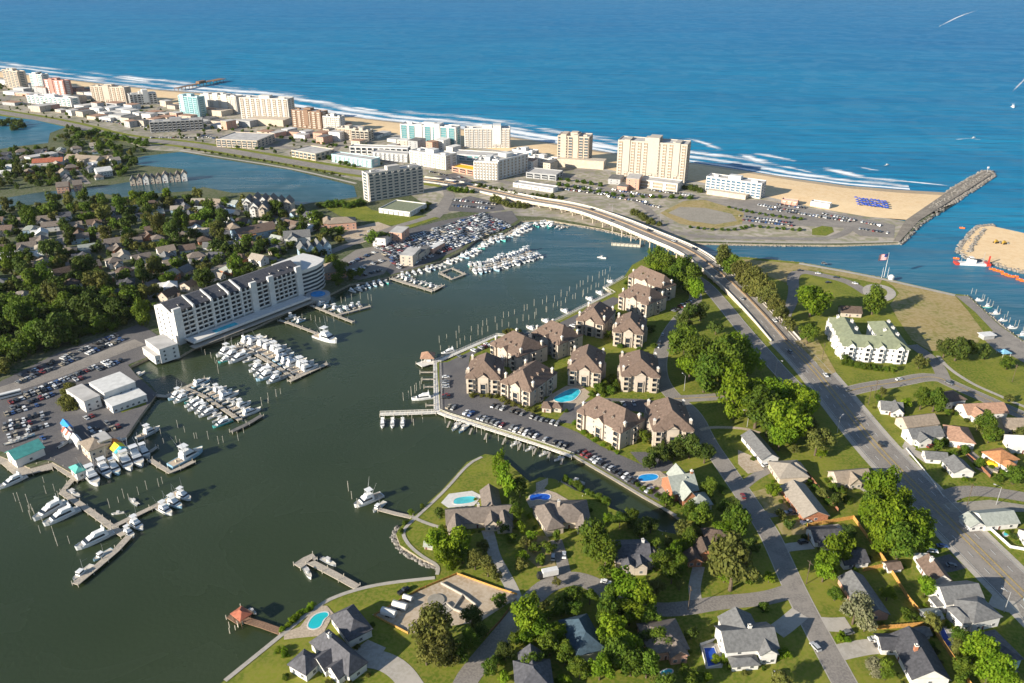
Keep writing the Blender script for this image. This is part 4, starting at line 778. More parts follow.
pd = MB(); pd.box(4, W_ - 3, -13, -2.2, 2.6, 3.3); pd.build('podium', M_white, root); pd = MB(); pd.box(5, W_ - 4, -10.5, -2.2, -3, 2.6); pd.build('podium_glazing', M_glass, root); pd = MB(); pd.box(2, W_ - 1, -16.5, -10.5, .9, 1.2); pd.build('promenade', M_wood, root)
pd = MB(); pd.box(4, W_ - 3, -13.1, -12.9, 3.3, 4.3); pd.box(3.9, 4.1, -12.9, -2.2, 3.3, 4.3); pd.build('podium_railing', M_frame, root)
pw = MB(); pw.box(22, 40, -10.5, -5.5, 3.1, 3.42); pw.build('terrace_pool', M_pool, root)
LANDMARKS.append((225, 300, 'white marina apartment block'))
A2 = P(300, 298, ZL); fr = (A2.x, A2.y, math.atan2(P(326, 287).y - A2.y, P(326, 287).x - A2.x), 27.0, 26.0); foot(fr)
root = thing('apartment_tower', 'curved dark glass apartment wing with white flat roof at the end of the white block', 'apartment block', (fr[0], fr[1], ZL), fr[2])
poly = [(0, 0), (8, -1.6), (17, -1.8), (25, .5), (30, 4), (31, 16), (30, 26), (0, 26)]
b = MB(); b.prism(poly, -.5, 19.5, 0, 0); b.build('wall', mat('dark_curtain_wall', (.05, .06, .07), rough=.2), root)
b = MB()
for f in range(7): b.prism([(x * 1.02 - .2, y * 1.03 - .3) for x, y in poly], f * 3 + .3, f * 3 + 1.5)
b.build('floor_bands', M_white, root)
b = MB(); b.prism([(x * 1.05 - .4, y * 1.05 - .6) for x, y in poly], 19.5, 21.2); b.box(3, 12, 8, 18, 21.2, 24); b.build('roof', M_white, root)
b = MB(); b.cyl(8, -11, -3.5, 2.9, 9, 9, 20, 0); b.build('terrace', M_grey, root); b = MB(); b.cyl(8, -11, 2.9, 3.2, 5.5, 5.5, 20); b.build('round_pool', mat('blue_pool_water', (0.02, .26, .60)), root)
LANDMARKS.append((312, 280, 'dark curved apartment wing'))
fr = frame3((145, 340), (159, 350), (176, 343), 9); root, o0, _ = H('white two storey waterside cube building at the corner of the marina apartment block', [(fr, 9, 'flat', .3, 'flat'), (sub(fr, 1, -3, fr[3] - 2, 3.2), 5, 'flat', .2, 'flat')], 'white', 'flat', None, cat='building', name='clubhouse', windows=3)
# green roofed complex
A_, B_ = P(841, 360), P(906, 364); u_ = math.atan2(B_.y - A_.y, B_.x - A_.x); W_ = (B_ - A_).length; fr = (A_.x, A_.y, u_, W_, 43); foot(fr)
root = thing('apartment_complex', 'white three storey apartment complex with sage green roofs round a courtyard in the inlet park', 'apartment complex', (A_.x, A_.y, ZL), u_)
b = MB(); hh = 10.2; Wl = 14.5
b.box(0, Wl, 0, 43, -.5, hh); b.box(Wl, W_ - Wl, 0, 15, -.5, hh - .01); b.box(W_ - Wl, W_, 0, 40, -.5, hh + .01)
r = MB(); r.hip(0, Wl, 0, 43, hh, 4.6, .7); r.hip(0, W_, 0, 15, hh + .02, 4.8, .68); r.hip(W_ - Wl, W_, 0, 40, hh + .03, 4.6, .7)
for x in (2, 12, 20, 31): b.box(x, x + 5, -1.2, 0, -.5, hh + .3); b.gable_walls(x, x + 5, -1.2, 1, hh + .3, 2.4, 'v'); r.gable(x, x + 5, -1.2, 5, hh + .3, 2.4, 'v', .35)
for y in (5, 16, 27, 36): b.box(-1.2, 0, y, y + 5, -.5, hh + .3); b.gable_walls(-1.2, 1, y, y + 5, hh + .3, 2.4, 'u'); r.gable(-1.2, 5, y, y + 5, hh + .3, 2.4, 'u', .35)
b.build('wall', mat('bright_white_wall', (.67, .66, .64), var=.04), root); ro = r.build('roof', ROOF['green'], root)
for x, y in ((Wl - 3, 20), (Wl - 3, 32), (W_ - 4, 14), (W_ - 4, 24), (W_ - 4, 34), (4, 38), (20, 10), (W_ - 10, 20)): put(CHIM['white'], 'chimney', ro, (x, y, hh), 0, (1.6, 1.6, 4.4))
BALW = _balc(2.4, 2.4).data('balcony', [M_frame, M_glass, M_frame])
for f in range(3):
    z = .7 + 3.2 * f
    for x in (2, 12, 20, 31): put(BALW, 'balcony', root, (x + 2.5, -1.2, z)); put(WIN, 'window', root, (x - 1, 0, z + .6), 0, (1.3, 1, 1.4)); put(WIN, 'window', root, (x + 6.6, 0, z + .6), 0, (1.3, 1, 1.4))
    for y in (5, 16, 27, 36): put(BALW, 'balcony', root, (-1.2, y + 2.5, z), R(270)); put(WIN, 'window', root, (0, y - 1.5, z + .6), R(270), (1.3, 1, 1.4))
    for y in (4, 10, 18, 26, 34): put(WIN, 'window', root, (W_, y, z + .6), R(90), (1.4, 1, 1.4))
LANDMARKS.append((862, 335, 'green roofed complex'))

# ------------------------------------------------------------------ hotels of the beach front
def hotel(label, A, B, h, d, wall, bay_m=None, nb=6, sides=2, pent=1, rail=None, short=None, base=None, cat='hotel', roofm='flat', top=None, rib=False):
    fr = frame2(A, B, 0, d); ox, oy, a, w, d = fr; foot(fr); wm = WALL.get(wall) or MATS[wall]
    root = thing('hotel' if cat == 'hotel' else cat.replace(' ', '_'), label, cat, (ox, oy, ZL), a)
    b = MB(); b.box(0, w, 0, d, -.5, h); b.box(0, w, 0, .4, h, h + 1.1); b.box(0, w, d - .4, d, h, h + 1.1); b.box(0, .4, .4, d - .4, h, h + 1.1); b.box(w - .4, w, .4, d - .4, h, h + 1.1)
    b.build('wall', wm, root)
    r = MB(); r.box(.4, w - .4, .4, d - .4, h, h + .25); ro = r.build('roof', ROOF[roofm], root)
    if pent:
        p = MB(); p.box(w * .38, w * .6, d * .25, d * .75, h + .25, h + 4.2); p.box(w * .1, w * .18, d * .4, d * .65, h + .25, h + 2.2); p.box(w * .78, w * .9, d * .3, d * .5, h + .25, h + 1.8); p.build('plant_room', wm, ro)
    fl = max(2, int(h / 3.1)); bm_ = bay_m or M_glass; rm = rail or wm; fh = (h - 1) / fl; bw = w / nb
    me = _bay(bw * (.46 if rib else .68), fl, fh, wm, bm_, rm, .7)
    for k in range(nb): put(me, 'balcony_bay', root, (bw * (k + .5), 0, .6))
    ns = max(1, int(d / (bw * 1.15))); sw = d / ns; me2 = _bay(sw * .5, fl, fh, wm, bm_, rm, .5)
    for k in range(ns):
        if sides: put(me2, 'balcony_bay', root, (0, d - sw * (k + .5), .6), R(270)); put(me2, 'balcony_bay', root, (w, sw * (k + .5), .6), R(90))
    if base:
        x0, x1, y0, y1, z = base; q = MB(); q.box(w * x0, w * x1, y0, y1, -.4, z); q.box(w * x0 - .1, w * x1 + .1, y0 - .1, y0 + .2, z, z + 1); q.build('podium', M_beige, root)
    if top:
        for x0, x1, hz in top: q = MB(); q.box(w * x0, w * x1, -.9, d * .8, h * .2, h + hz); q.build('stair_tower', wm, root)
    c = to_px((*local(fr, w / 2, 0), h / 2)); LANDMARKS.append((c[0], c[1], short)) if short else None; return root
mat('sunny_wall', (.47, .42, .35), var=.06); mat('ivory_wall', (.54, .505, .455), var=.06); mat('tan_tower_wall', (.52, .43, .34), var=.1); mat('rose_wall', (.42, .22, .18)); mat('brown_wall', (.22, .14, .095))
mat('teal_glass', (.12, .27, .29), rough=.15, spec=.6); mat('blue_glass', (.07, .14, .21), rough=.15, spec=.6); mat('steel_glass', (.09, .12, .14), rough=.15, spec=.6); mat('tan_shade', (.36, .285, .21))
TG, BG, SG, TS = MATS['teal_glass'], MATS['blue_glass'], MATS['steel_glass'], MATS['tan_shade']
hotel('tall dark glass apartment tower with a sunlit cream end wall on the lake shore', (369.6, 202), (424, 193), 29, 14, 'ivory_wall', SG, 9, 2, short='dark glass lake tower', cat='apartment tower')
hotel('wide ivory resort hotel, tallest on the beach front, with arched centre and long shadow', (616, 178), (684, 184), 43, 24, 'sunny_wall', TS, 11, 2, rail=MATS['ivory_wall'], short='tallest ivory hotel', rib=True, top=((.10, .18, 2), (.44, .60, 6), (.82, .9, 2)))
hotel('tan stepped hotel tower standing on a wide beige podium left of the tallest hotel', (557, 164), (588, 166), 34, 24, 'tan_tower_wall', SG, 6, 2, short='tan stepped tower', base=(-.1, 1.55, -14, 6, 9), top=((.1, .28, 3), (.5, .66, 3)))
hotel('low white hotel with blue windows right of the tallest hotel', (705, 191), (760, 199), 15.5, 16, 'white', BG, 11, 2, short='low white blue windowed hotel', base=(.1, .8, -12, 0, 4))
hotel('white parking deck in front of the tallest hotel', (638, 187), (677, 192), 8, 18, 'ivory_wall', TS, 3, 0, 0, short='white parking deck', cat='parking deck')
hotel('white ribbed hotel wing nearest the highway beside the yellow roof', (474, 179), (498, 180.5), 20, 30, 'white', TS, 8, 1, short='white ribbed hotel wing', rib=True)
hotel('long white ribbed hotel wing angled away behind the nearest ribbed wing', (499, 179.5), (528, 172), 21, 26, 'white', TS, 8, 1, rib=True)
hotel('white beach hotel with a taller right tower between the teal striped and tan hotels', (465, 148), (510, 148), 25, 18, 'white', M_cream, 10, 2, short='white beach hotel', top=((.62, .8, 5),))
hotel('white beach hotel with teal glass stripes', (401, 143), (456, 147), 25, 18, 'white', TG, 7, 2, short='teal striped beach hotel', rail=TG, top=((.28, .4, 2), (.62, .72, 4)))
hotel('white flat roofed hotel block behind the dark glass lake tower', (410, 164), (446, 170), 16, 22, 'white', M_cream, 8, 1, rib=True)
hotel('low white pavilion with teal canopy between the ribbed and the white beach hotels', (451, 160), (496, 163), 7, 26, 'white', TG, 6, 1, 0, roofm='flat', cat='building')
hotel('low shop with bright yellow roof and orange end beside the ribbed hotel', (452, 172), (474, 176), 6, 16, 'salmon', M_glass, 3, 0, 0, roofm='yellow', cat='shop')
hotel('low green roofed pool podium at the foot of the dark glass lake tower', (379, 213), (410, 217), 4, 34, 'white', TS, 6, 1, 0, roofm='green', cat='podium')
hotel('broad beige beach hotel with tall pale ribs, biggest of the left beach front', (242, 121), (290, 123), 35, 22, 'ivory_wall', TS, 9, 2, short='broad beige ribbed hotel', rib=True, base=(.3, 1.05, -30, -2, 9))
hotel('cream beach hotel with four pale towers left of the broad beige hotel', (203, 111), (238, 114), 27, 18, 'ivory_wall', M_beige, 7, 2, short='four towered cream hotel', top=((.1, .25, 3), (.35, .5, 4), (.6, .75, 3)), base=(-.1, .9, -30, -2, 8))
hotel('teal glass hotel tower left of the four towered cream hotel', (181, 115), (200, 117), 30, 16, 'teal', TG, 4, 2, short='teal glass tower', top=((.1, .3, 3),))
hotel('long dark grey hotel with rows of square windows facing the lake', (151, 133), (204, 130), 15, 16, 'grey', M_glass, 12, 1, short='long dark grey hotel')
hotel('white beach hotel with stepped roof terraces left of the teal glass tower', (131, 106), (158, 104), 18, 22, 'white', M_glass, 7, 2, short='stepped white hotel', top=((.5, .7, 7),))
hotel('cream beach hotel of two joined slabs left of the stepped white hotel', (93, 102), (127, 104), 27, 16, 'cream', TS, 8, 2, short='cream two slab hotel', rib=True, top=((.4, .55, 3),))
hotel('brick red striped hotel tower beside the white tower of the far beach front', (47, 94), (66, 96), 26, 16, 'rose_wall', M_white, 4, 2, short='brick red striped tower', top=((.3, .45, 3),))
hotel('white and pale teal hotel tower left of the brick red striped tower', (33, 91), (45, 92), 31, 16, 'white', TG, 3, 2, top=((.3, .6, 4),))
hotel('grey hotel tower with brown end wall at the far left beach front', (6, 87), (21, 90), 33, 16, 'tan_tower_wall', SG, 4, 2)
hotel('long low white hotel with teal end wing in front of the far towers', (28, 103), (72, 107), 13, 18, 'white', TG, 10, 1, rib=True)
hotel('dark brown hotel with a white middle tower right of the broad beige hotel', (293, 127), (322, 130), 25, 18, 'brown_wall', M_cream, 6, 2, short='dark brown hotel', top=((.42, .58, 2),))
hotel('white hotel with dark brown roof canopy beside the dark brown hotel', (324, 132), (341, 133), 22, 16, 'white', M_cream, 4, 2, roofm='umber')
hotel('tan hotel with long balcony rows right of the dark canopied white hotel', (337, 139), (356, 141), 15, 18, 'cream', TS, 5, 1)
hotel('small cream hotel cube in front of the beach, left of the teal striped hotel', (352, 141), (369, 142), 14, 16, 'sunny_wall', M_glass, 4, 1)
hotel('long flat roofed convention hall with dark glass right side beside the lake highway', (217, 147), (258, 149), 10, 50, 'cream', SG, 8, 2, 0, short='flat roofed hall')
hotel('low grey green office block between the highway and the dark brown hotel', (292, 157), (316, 161), 8, 34, 'beige', SG, 6, 2, 0, short='low grey green office')
hotel('pale teal courtyard motel beside the highway left of the dark glass lake tower', (332, 162), (372, 168), 9, 16, 'teal', M_white, 9, 1, 0, short='teal courtyard motel')
hotel('white courtyard motel wing behind the pale teal motel', (350, 154), (408, 156), 9, 14, 'white', M_glass, 10, 1, 0)
hotel('glassy grey motel block between the courtyard motel and the white flat roofed block', (372, 160), (408, 163), 10, 14, 'grey', M_white, 8, 1, 0)
hotel('grey parking structure right of the ribbed hotel', (526, 178), (556, 181), 6, 24, 'grey', M_glass, 4, 1, 0, cat='parking deck')
hotel('white low shop row beside the highway trees', (513, 187), (553, 193), 4, 12, 'white', M_glass, 6, 0, 0, cat='shop')
hotel('white beach shop with blue stripe behind the beach car park', (810, 206), (829, 209), 4, 8, 'white', BG, 3, 0, 0, cat='shop')
hotel('salmon beach kiosk beside the sand at the low white hotel', (781, 204), (797, 206), 4, 8, 'salmon', M_white, 3, 0, 0, cat='shop')
hotel('white motel row left of the tan stepped tower', (528, 164), (552, 168), 9, 14, 'white', M_cream, 6, 1, 1)
hotel('grey roofed dolphin white motel right of the white beach hotel', (512, 157), (532, 160), 9, 16, 'white', BG, 5, 1, 1)
# little shops and motels of the far resort town
rnd = random.Random(11); n = 0
for x0, y0, x1, y1, num in ((0, 104, 110, 118, 18), (70, 118, 150, 128, 12), (205, 122, 290, 136, 12), (290, 135, 345, 146, 9), (0, 92, 90, 102, 9), (90, 107, 150, 117, 9), (385, 148, 450, 152, 7), (0, 96, 160, 122, 14), (60, 112, 150, 122, 8), (155, 108, 205, 118, 5), (345, 145, 400, 150, 5), (512, 164, 552, 176, 6), (605, 186, 632, 192, 3), (0, 86, 100, 96, 14), (95, 103, 200, 112, 14), (150, 118, 215, 126, 10), (300, 128, 400, 142, 10), (396, 232, 440, 222, 0), (398, 266, 444, 252, 5), (372, 252, 392, 240, 3)):
    for k in range(num):
        f = (k + .5) / num; x = x0 + (x1 - x0) * f + rnd.uniform(-3, 3); y = y0 + (y1 - y0) * f + rnd.uniform(-4, 4)
        fr = frame2((x, y), (x + rnd.uniform(5, 13), y + 1), 0, rnd.uniform(10, 24)); p = local(fr, fr[3] / 2, fr[4] / 2)
        if any((p[0] - q[0]) ** 2 + (p[1] - q[1]) ** 2 < (q[2] + 7) ** 2 for q in FOOT): continue
        n += 1; wl = rnd.choice(['white', 'white', 'cream', 'beige', 'grey', 'salmon']); rf = rnd.choice(['flat', 'white', 'darkflat', 'flat', 'salmon']); h_ = rnd.choice([4, 5, 6, 8, 9, 12])
        o = H('x', [(fr, h_, 'flat', .3)], wl, rf, None, cat='shop', name='shop', windows=2, door=False); SCATTER.append((o[0], x, y, {'white': 'white', 'cream': 'cream', 'beige': 'beige', 'grey': 'grey', 'salmon': 'salmon'}[wl] + ' %s shop' % ('low' if h_ < 6 else 'taller')))
# ------------------------------------------------------------------ the wooded town west of the marina and the lake shores
fr = frame2((240, 236), (278, 228), 7, 22); H('long blue walled building with rust and orange roof in the town behind the marina block', [(fr, 7, 'u', 4), (sub(fr, 0, -1, 14, 10), 6, 'u', 2.5, 'orange')], 'blue', 'brown', 'long blue walled building', cat='building', name='building', windows=6)
fr = frame2((327, 224), (356, 222), 7, 16); H('brick building with tan roof on the lawn below the dark glass lake tower', [(fr, 7, 'hip', 3.5), (sub(fr, -3, 2, 8, 18), 7, 'hip', 3)], 'salmon', 'tan', 'brick building by the tower lawn', cat='building', name='building', windows=5)
fr = frame2((284, 238), (310, 236), 8, 16); H('white town house pair with grey hip roof behind the blue grey row houses', [(fr, 8, 'u', 4), (sub(fr, 3, -3, 8, 9), 8, 'v', 3)], 'white', 'grey', 'white town house pair', windows=4)
for k, (x, y) in enumerate(((299, 250), (307, 249), (315, 247), (323, 246))):
    fr = frame2((x, y), (x + 8, y - 1), 8, 12); H('blue grey row house with steep gable, %s from the left behind the dark curved wing' % nth(k + 1), [(fr, 8, 'v', 4)], 'blue', 'grey', 'blue grey row houses' if k == 1 else None, windows=2, group='blue grey row houses')
fr = frame2((326, 273), (346, 270), 6, 20); H('tan roofed brick building at the marina shore right of the dark curved wing', [(fr, 6, 'hip', 4)], 'salmon', 'tan', 'tan roofed shore building', cat='building', name='building', windows=4)
for k, (x, y) in enumerate(((242, 202), (250, 200), (258, 201), (266, 201), (274, 203), (282, 203), (249, 207), (258, 208))):
    fr = frame2((x, y), (x + 9, y), 11, 13); H('pale lakeside condominium with steep grey roof, %s in the cluster on the lake point' % nth(k + 1), [(fr, 11, 'v', 5), (sub(fr, 2, -2, 4, 3), 10, 'v', 2)], 'cream' if k % 2 else 'white', 'grey', 'pale lake point condominiums' if k == 3 else None, cat='condominium', name='condominium', windows=2, group='lake point condominiums')
for k in range(9):
    x, y = 129 + k * 6.4, 178 - k * .55; fr = frame2((x, y), (x + 5.2 + k % 3 * .4, y - .4), 9, 10 + k % 2 * 3); H('narrow waterside town house with steep roof, %s from the left in the lake inlet row' % nth(k + 1), [(fr, 6.5 + k % 3 * .8, 'v', 3.4)], ('beige', 'cream', 'white')[k % 3], ('grey', 'taupe', 'tan')[k % 3], 'lake inlet row houses' if k == 4 else None, windows=1, group='lake inlet row houses')
for x, y, x1, y1, lab, wl, rf in ((32, 163, 62, 161, 'long white building with red tile roof near the pond', 'white', 'red'), (64, 158, 96, 160, 'long cream apartment row with tan roof beside the red tiled building', 'cream', 'tan'), (56, 187, 68, 186, 'left salmon brick house with white dock on the lake channel', 'salmon', 'taupe'),
                                  (73, 185, 82, 184, 'right salmon brick house with white dock on the lake channel', 'salmon', 'taupe'), (97, 172, 112, 170, 'white gabled apartment house left of the lake inlet row', 'white', 'white'), (30, 158, 58, 153, 'white flat building on the pond shore', 'white', 'flat')):
    fr = frame2((x, y), (x1, y1), 7, 15); H(lab, [(fr, 7, 'flat' if rf == 'flat' else 'u', 3.5)], wl, rf, lab if len(lab.split()) < 7 else None, cat='building', name='building', windows=5)
rnd = random.Random(3)
PHR = ['in the middle town street', 'in the lower town street', 'in the upper town street', 'in the street behind the marina trees', 'in the cross street by the woods', 'in the slanting cross street', 'in the western cross street', 'in the street south of the pond', 'in the street by the pond', 'in the lane down to the lake']
def free(p, r): return not any((p[0] - q[0]) ** 2 + (p[1] - q[1]) ** 2 < (q[2] + r) ** 2 for q in FOOT)
WOODS = [(-40, 214), (60, 206), (120, 200), (192, 196), (232, 200), (300, 212), (350, 232), (330, 258), (296, 264), (262, 268), (236, 282), (160, 304), (142, 326), (100, 338), (60, 352), (0, 378), (-60, 392)]
NORTHW = [(-60, 158), (40, 150), (110, 146), (140, 158), (126, 176), (96, 182), (20, 190), (-60, 198)]
for si, st in enumerate(TOWN_ST):
    w = smooth([P(*p) for p in st], 2); L = sum((c - a).length for a, c in zip(w, w[1:])); cand = []
    for side in (-1, 1):
        q = resample(offset(w, side * 15), max(2, int(L / 18)))
        for i in range(len(q) - 1):
            t = (q[i + 1] - q[i]).normalized(); c = q[i] + t * rnd.uniform(2, 8); px = to_px(c); ww, dd = rnd.uniform(10, 15), rnd.uniform(8.5, 11)
            if not (inside(*px, WOODS) or inside(*px, NORTHW)) or px[0] < -25 or not free(c, 5.5): continue
            if inside(*px, [(-40, 300), (120, 290), (160, 300), (140, 330), (0, 385), (-40, 390)]) and rnd.random() < .7: continue
            cand.append((px[0], c, math.atan2(t.y, t.x), ww, dd)); FOOT.append((c.x, c.y, 6))
    cand.sort(key=lambda z: z[0])
    for k, (px, c, a, ww, dd) in enumerate(cand):
        wl = rnd.choice(['white', 'white', 'white', 'white', 'cream', 'blue', 'beige', 'brick']); rf = rnd.choice(['grey', 'slate', 'taupe', 'brown', 'taupe', 'pale', 'umber', 'tan', 'beige', 'white'])
        fr = (c.x - ww / 2 * math.cos(a) + dd / 2 * math.sin(a), c.y - ww / 2 * math.sin(a) - dd / 2 * math.cos(a), a, ww, dd); h_ = rnd.choice([3.2, 3.4, 5.4])
        wings = [(fr, h_, rnd.choice(['u', 'u', 'hip']), rnd.uniform(2.6, 3.6))]
        if rnd.random() < .6: wings.append((sub(fr, rnd.uniform(0, ww - 6), -3.5, 6, 7), 3.1, 'v', 2.4))
        H('%s house with %s roof, %s from the left %s' % (wl, rf, nth(k + 1), PHR[si]), wings, wl, rf, None, windows=2, group='houses of the wooded town', door=False)

# ------------------------------------------------------------------ trees
def crown_mesh(seed, leaf, n_lobes=12, per=120, size=.16, tall=.85, low=.0, tm=None):
    r = random.Random(seed); b = MB(); lobes = []
    for k in range(n_lobes):
        while True:
            x, y, z = r.uniform(-1, 1), r.uniform(-1, 1), r.uniform(-.7, 1)
            if .18 < x * x + y * y + z * z < .74: break
        lobes.append((x, y, z, r.uniform(.18, .44)))
    lobes.append((0, 0, .1, .55))
    for x, y, z, rr in lobes:
        for k in range(int(per * (rr / .38) ** 2)):
            u = r.uniform(-1, 1); a = r.uniform(0, 2 * math.pi); s = math.sqrt(1 - u * u); q = rr * r.uniform(.62, 1.22)
            nx, ny, nz = s * math.cos(a), s * math.sin(a), u; c = Vector((x + nx * q, y + ny * q, (z + nz * q) * tall))
            n = Vector((nx + r.uniform(-.7, .7), ny + r.uniform(-.7, .7), nz + r.uniform(-.5, .9))).normalized(); t = n.orthogonal().normalized(); t.rotate(__import__('mathutils').Quaternion(n, r.uniform(0, 6.28))); v = n.cross(t)
            h = size * r.uniform(.5, 1.1); g = h * r.uniform(.45, .8)
            b.face([tuple(c - t * h), tuple(c - v * g + n * .02), tuple(c + t * h), tuple(c + v * g)])
    if tm is not None:
        b.cyl(0, 0, -1.5, -.2, .08, .05, 6, 1); return b.data('tree', [LEAF[leaf], M_bark])
    return b.data('crown', [LEAF[leaf]])
def trunk_mesh(seed):
    r = random.Random(seed); b = MB(); b.cyl(0, 0, -1.6, -.35, .085, .055, 8)
    for k in range(4):
        a = k * 1.6 + r.uniform(-.4, .4); b.cyl(0, 0, -.6 + k * .07, .15 + .1 * r.random(), .045, .015, 6, 0, .5 * math.cos(a), .5 * math.sin(a))
    return b.data('trunk', [M_bark])
NV = 4
CROWN = {(l, v): crown_mesh(hash_ * 31 + v, l, 15 + 2 * v, 165, .105, .8 + .1 * (v % 3)) for hash_, l in enumerate(LEAF) for v in range(NV)}
FAR = {(l, v): crown_mesh(hash_ * 77 + v + 500, l, 11 + v, 60, .17, .9, tm=1) for hash_, l in enumerate(LEAF) for v in range(3)}
TALL = {l: crown_mesh(91 + i, l, 12, 90, .12, 1.0) for i, l in enumerate(LEAF)}
TRUNK = [trunk_mesh(s) for s in range(3)]
rt = random.Random(21)
TONE = {'bright': 'bright green', 'mid': 'green', 'dark': 'dark green', 'olive': 'olive green', 'pale': 'pale blossoming'}
SIZE = lambda r: 'large ' if r > 6.2 else ('small ' if r < 3.6 else '')
def tree(px, py, rpx, leaf, tallness=1.0, pos=None, r=None, what='tree', group=None, label=None, cat='tree', name=None):
    """px, py: the middle of the crown in the photo; rpx: its half width there"""
    if pos is None:
        r = rpx / scale_at(py); r *= 1.2; c = P(px, py, ZL + r * 1.0 * tallness); pos = (c.x, c.y, ZL)
    else: px, py = to_px((pos[0], pos[1], ZL + r))
    tallness *= 1.18 if (r > 5 and what == 'tree') else 1; z = r * 1.15 * tallness + .8; near = scale_at(py) * r > 7.5
    if what == 'shrub': z = r * .55
    nm = name or ('tree' if what != 'shrub' else 'shrub'); sx = r * rt.uniform(.84, 1.18); sc = (sx, r * rt.uniform(.84, 1.18), r * tallness * rt.uniform(.85, 1.25) * (1 if what != 'shrub' else .8)); rz = rt.uniform(0, 6.28)
    if near and what != 'shrub':
        o = thing(nm, label, cat, (pos[0], pos[1], ZL), rz, group); me = TALL[leaf] if tallness > 1.5 else CROWN[(leaf, rt.randrange(NV))]
        put(me, 'crown', o, (0, 0, z), 0, sc); put(TRUNK[rt.randrange(3)], 'trunk', o, (0, 0, z), 0, (r, r, (z + .3) / 1.6))
    else:
        me = FAR[(leaf, rt.randrange(3))] if what != 'shrub' else CROWN[(leaf, rt.randrange(NV))]
        if what != 'shrub': sc = (sc[0], sc[1], sc[2]); z = sc[2] * 1.1
        o = put(me, nm, None, (pos[0], pos[1], ZL + z), rz, sc); tag(o, label, cat, group)
    if label is None: SCATTER.append((o, px, py, SIZE(r) + TONE[leaf] + ' ' + what))
    return o
T = dict(
    bright=[(685, 346, 12), (700, 360, 14), (722, 364, 15), (740, 352, 12), (705, 379, 12), (728, 380, 13), (748, 366, 10), (690, 369, 10), (735, 405, 13), (757, 412, 15), (748, 395, 12), (775, 397, 13), (787, 425, 15), (800, 413, 13), (768, 425, 11), (790, 400, 12), (805, 400, 9), (780, 440, 10),
            (876, 521, 13), (892, 527, 16), (912, 526, 14), (900, 546, 13), (884, 541, 12), (918, 541, 11), (838, 550, 11), (825, 565, 10), (976, 651, 13), (990, 670, 14), (1006, 682, 11), (812, 303, 12), (440, 545, 12), (456, 549, 12), (447, 560, 10), (530, 620, 13), (541, 634, 11), (526, 641, 9), (625, 590, 13), (640, 601, 12), (630, 615, 11),
            (880, 490, 14), (894, 505, 13), (503, 527, 5), (521, 527, 5), (617, 391 + 14, 4), (648, 282, 7), (697, 291, 7)],
    mid=[(605, 616, 11), (612, 636, 12), (616, 655, 12), (626, 646, 11), (600, 670, 11), (631, 666, 11), (550, 645, 11), (565, 656, 9), (559, 634, 8), (595, 545, 12), (606, 556, 11), (599, 535, 8), (655, 262, 8), (667, 269, 9), (680, 276, 9), (690, 284, 9), (672, 281, 8), (660, 273, 7), (686, 268, 6), (735, 525, 10), (722, 531, 8), (701, 518, 9), (691, 512, 7), (870, 507, 11), (846, 545, 8), (532, 536, 5), (535, 548, 5), (541, 560, 5), (549, 546, 6), (575, 597, 8), (590, 598, 7), (562, 601, 6), (922, 401, 8), (935, 402, 9), (985, 425, 9), (992, 433, 7), (663, 561, 9), (672, 576, 8), (1015, 476, 8), (1008, 363, 6), (620, 521, 7), (960, 640, 8), (965, 671, 9), (580, 671, 9), (470, 641, 9), (459, 655, 9), (647, 668, 11), (660, 640, 9), (668, 690, 10), (690, 680, 9), (535, 665, 9), (492, 668, 8), (575, 582 + 28, 8), (610, 600, 9), (648, 618, 9), (500, 600, 6), (690, 540, 7), (722, 548, 7), (764, 590 + 18, 5), (333, 262, 6), (341, 270, 6), (350, 275, 5), (338, 280, 5), (360, 272, 4), (372, 240, 5), (384, 238, 5)],
    olive=[(733, 570, 21), (430, 634, 16), (445, 655, 12), (426, 655, 11), (475, 561, 9), (488, 569, 8), (484, 548, 6), (496, 577, 5), (874, 304, 9), (817, 444, 11), (808, 430, 8), (655, 590, 8), (681, 566, 7), (556, 577 + 6, 4), (722, 262, 8), (733, 268, 8), (742, 276, 9), (752, 284, 9), (760, 291, 8), (768, 299, 8), (775, 308, 7), (781, 317, 7), (788, 325, 6), (808, 336, 7), (920, 362, 6)],
    dark=[(660, 455, 8), (675, 451, 8), (690, 449, 9), (705, 455, 8), (650, 462, 7), (682, 325, 7), (690, 315, 7), (701, 313, 7), (674, 336, 6), (945, 350, 7), (957, 352, 8), (970, 350, 7), (986, 353, 6), (472, 620, 9), (482, 634, 7), (520, 490, 7), (640, 530, 7), (651, 526, 7), (630, 521, 6), (735, 509, 7), (728, 519, 7), (514, 505, 6), (716, 328, 6), (846, 358, 4), (505, 655, 8), (645, 640, 8)],
    pale=[(855, 613, 12), (866, 623, 9), (876, 669, 8), (568, 640, 6)])
for lf, lst in T.items():
    for x, y, r in lst: tree(x, y, r, {'bright': 'mid', 'mid': 'bright', 'olive': 'mid', 'dark': 'dark', 'pale': 'pale'}[lf] if rt.random() < .2 else lf)
for x, y, r, tl in ((500, 466, 7, 2.0), (505, 477, 7, 1.9), (508, 488, 6, 1.8)): tree(x, y, r, 'bright', tl, what='poplar', name='poplar_tree')
for x, y, r in ((711, 487, 4.5), (534, 600, 4), (557, 535, 3.5), (655, 548, 4)): tree(x, y, r, 'mid', 2.1, what='cypress', name='cypress_tree')
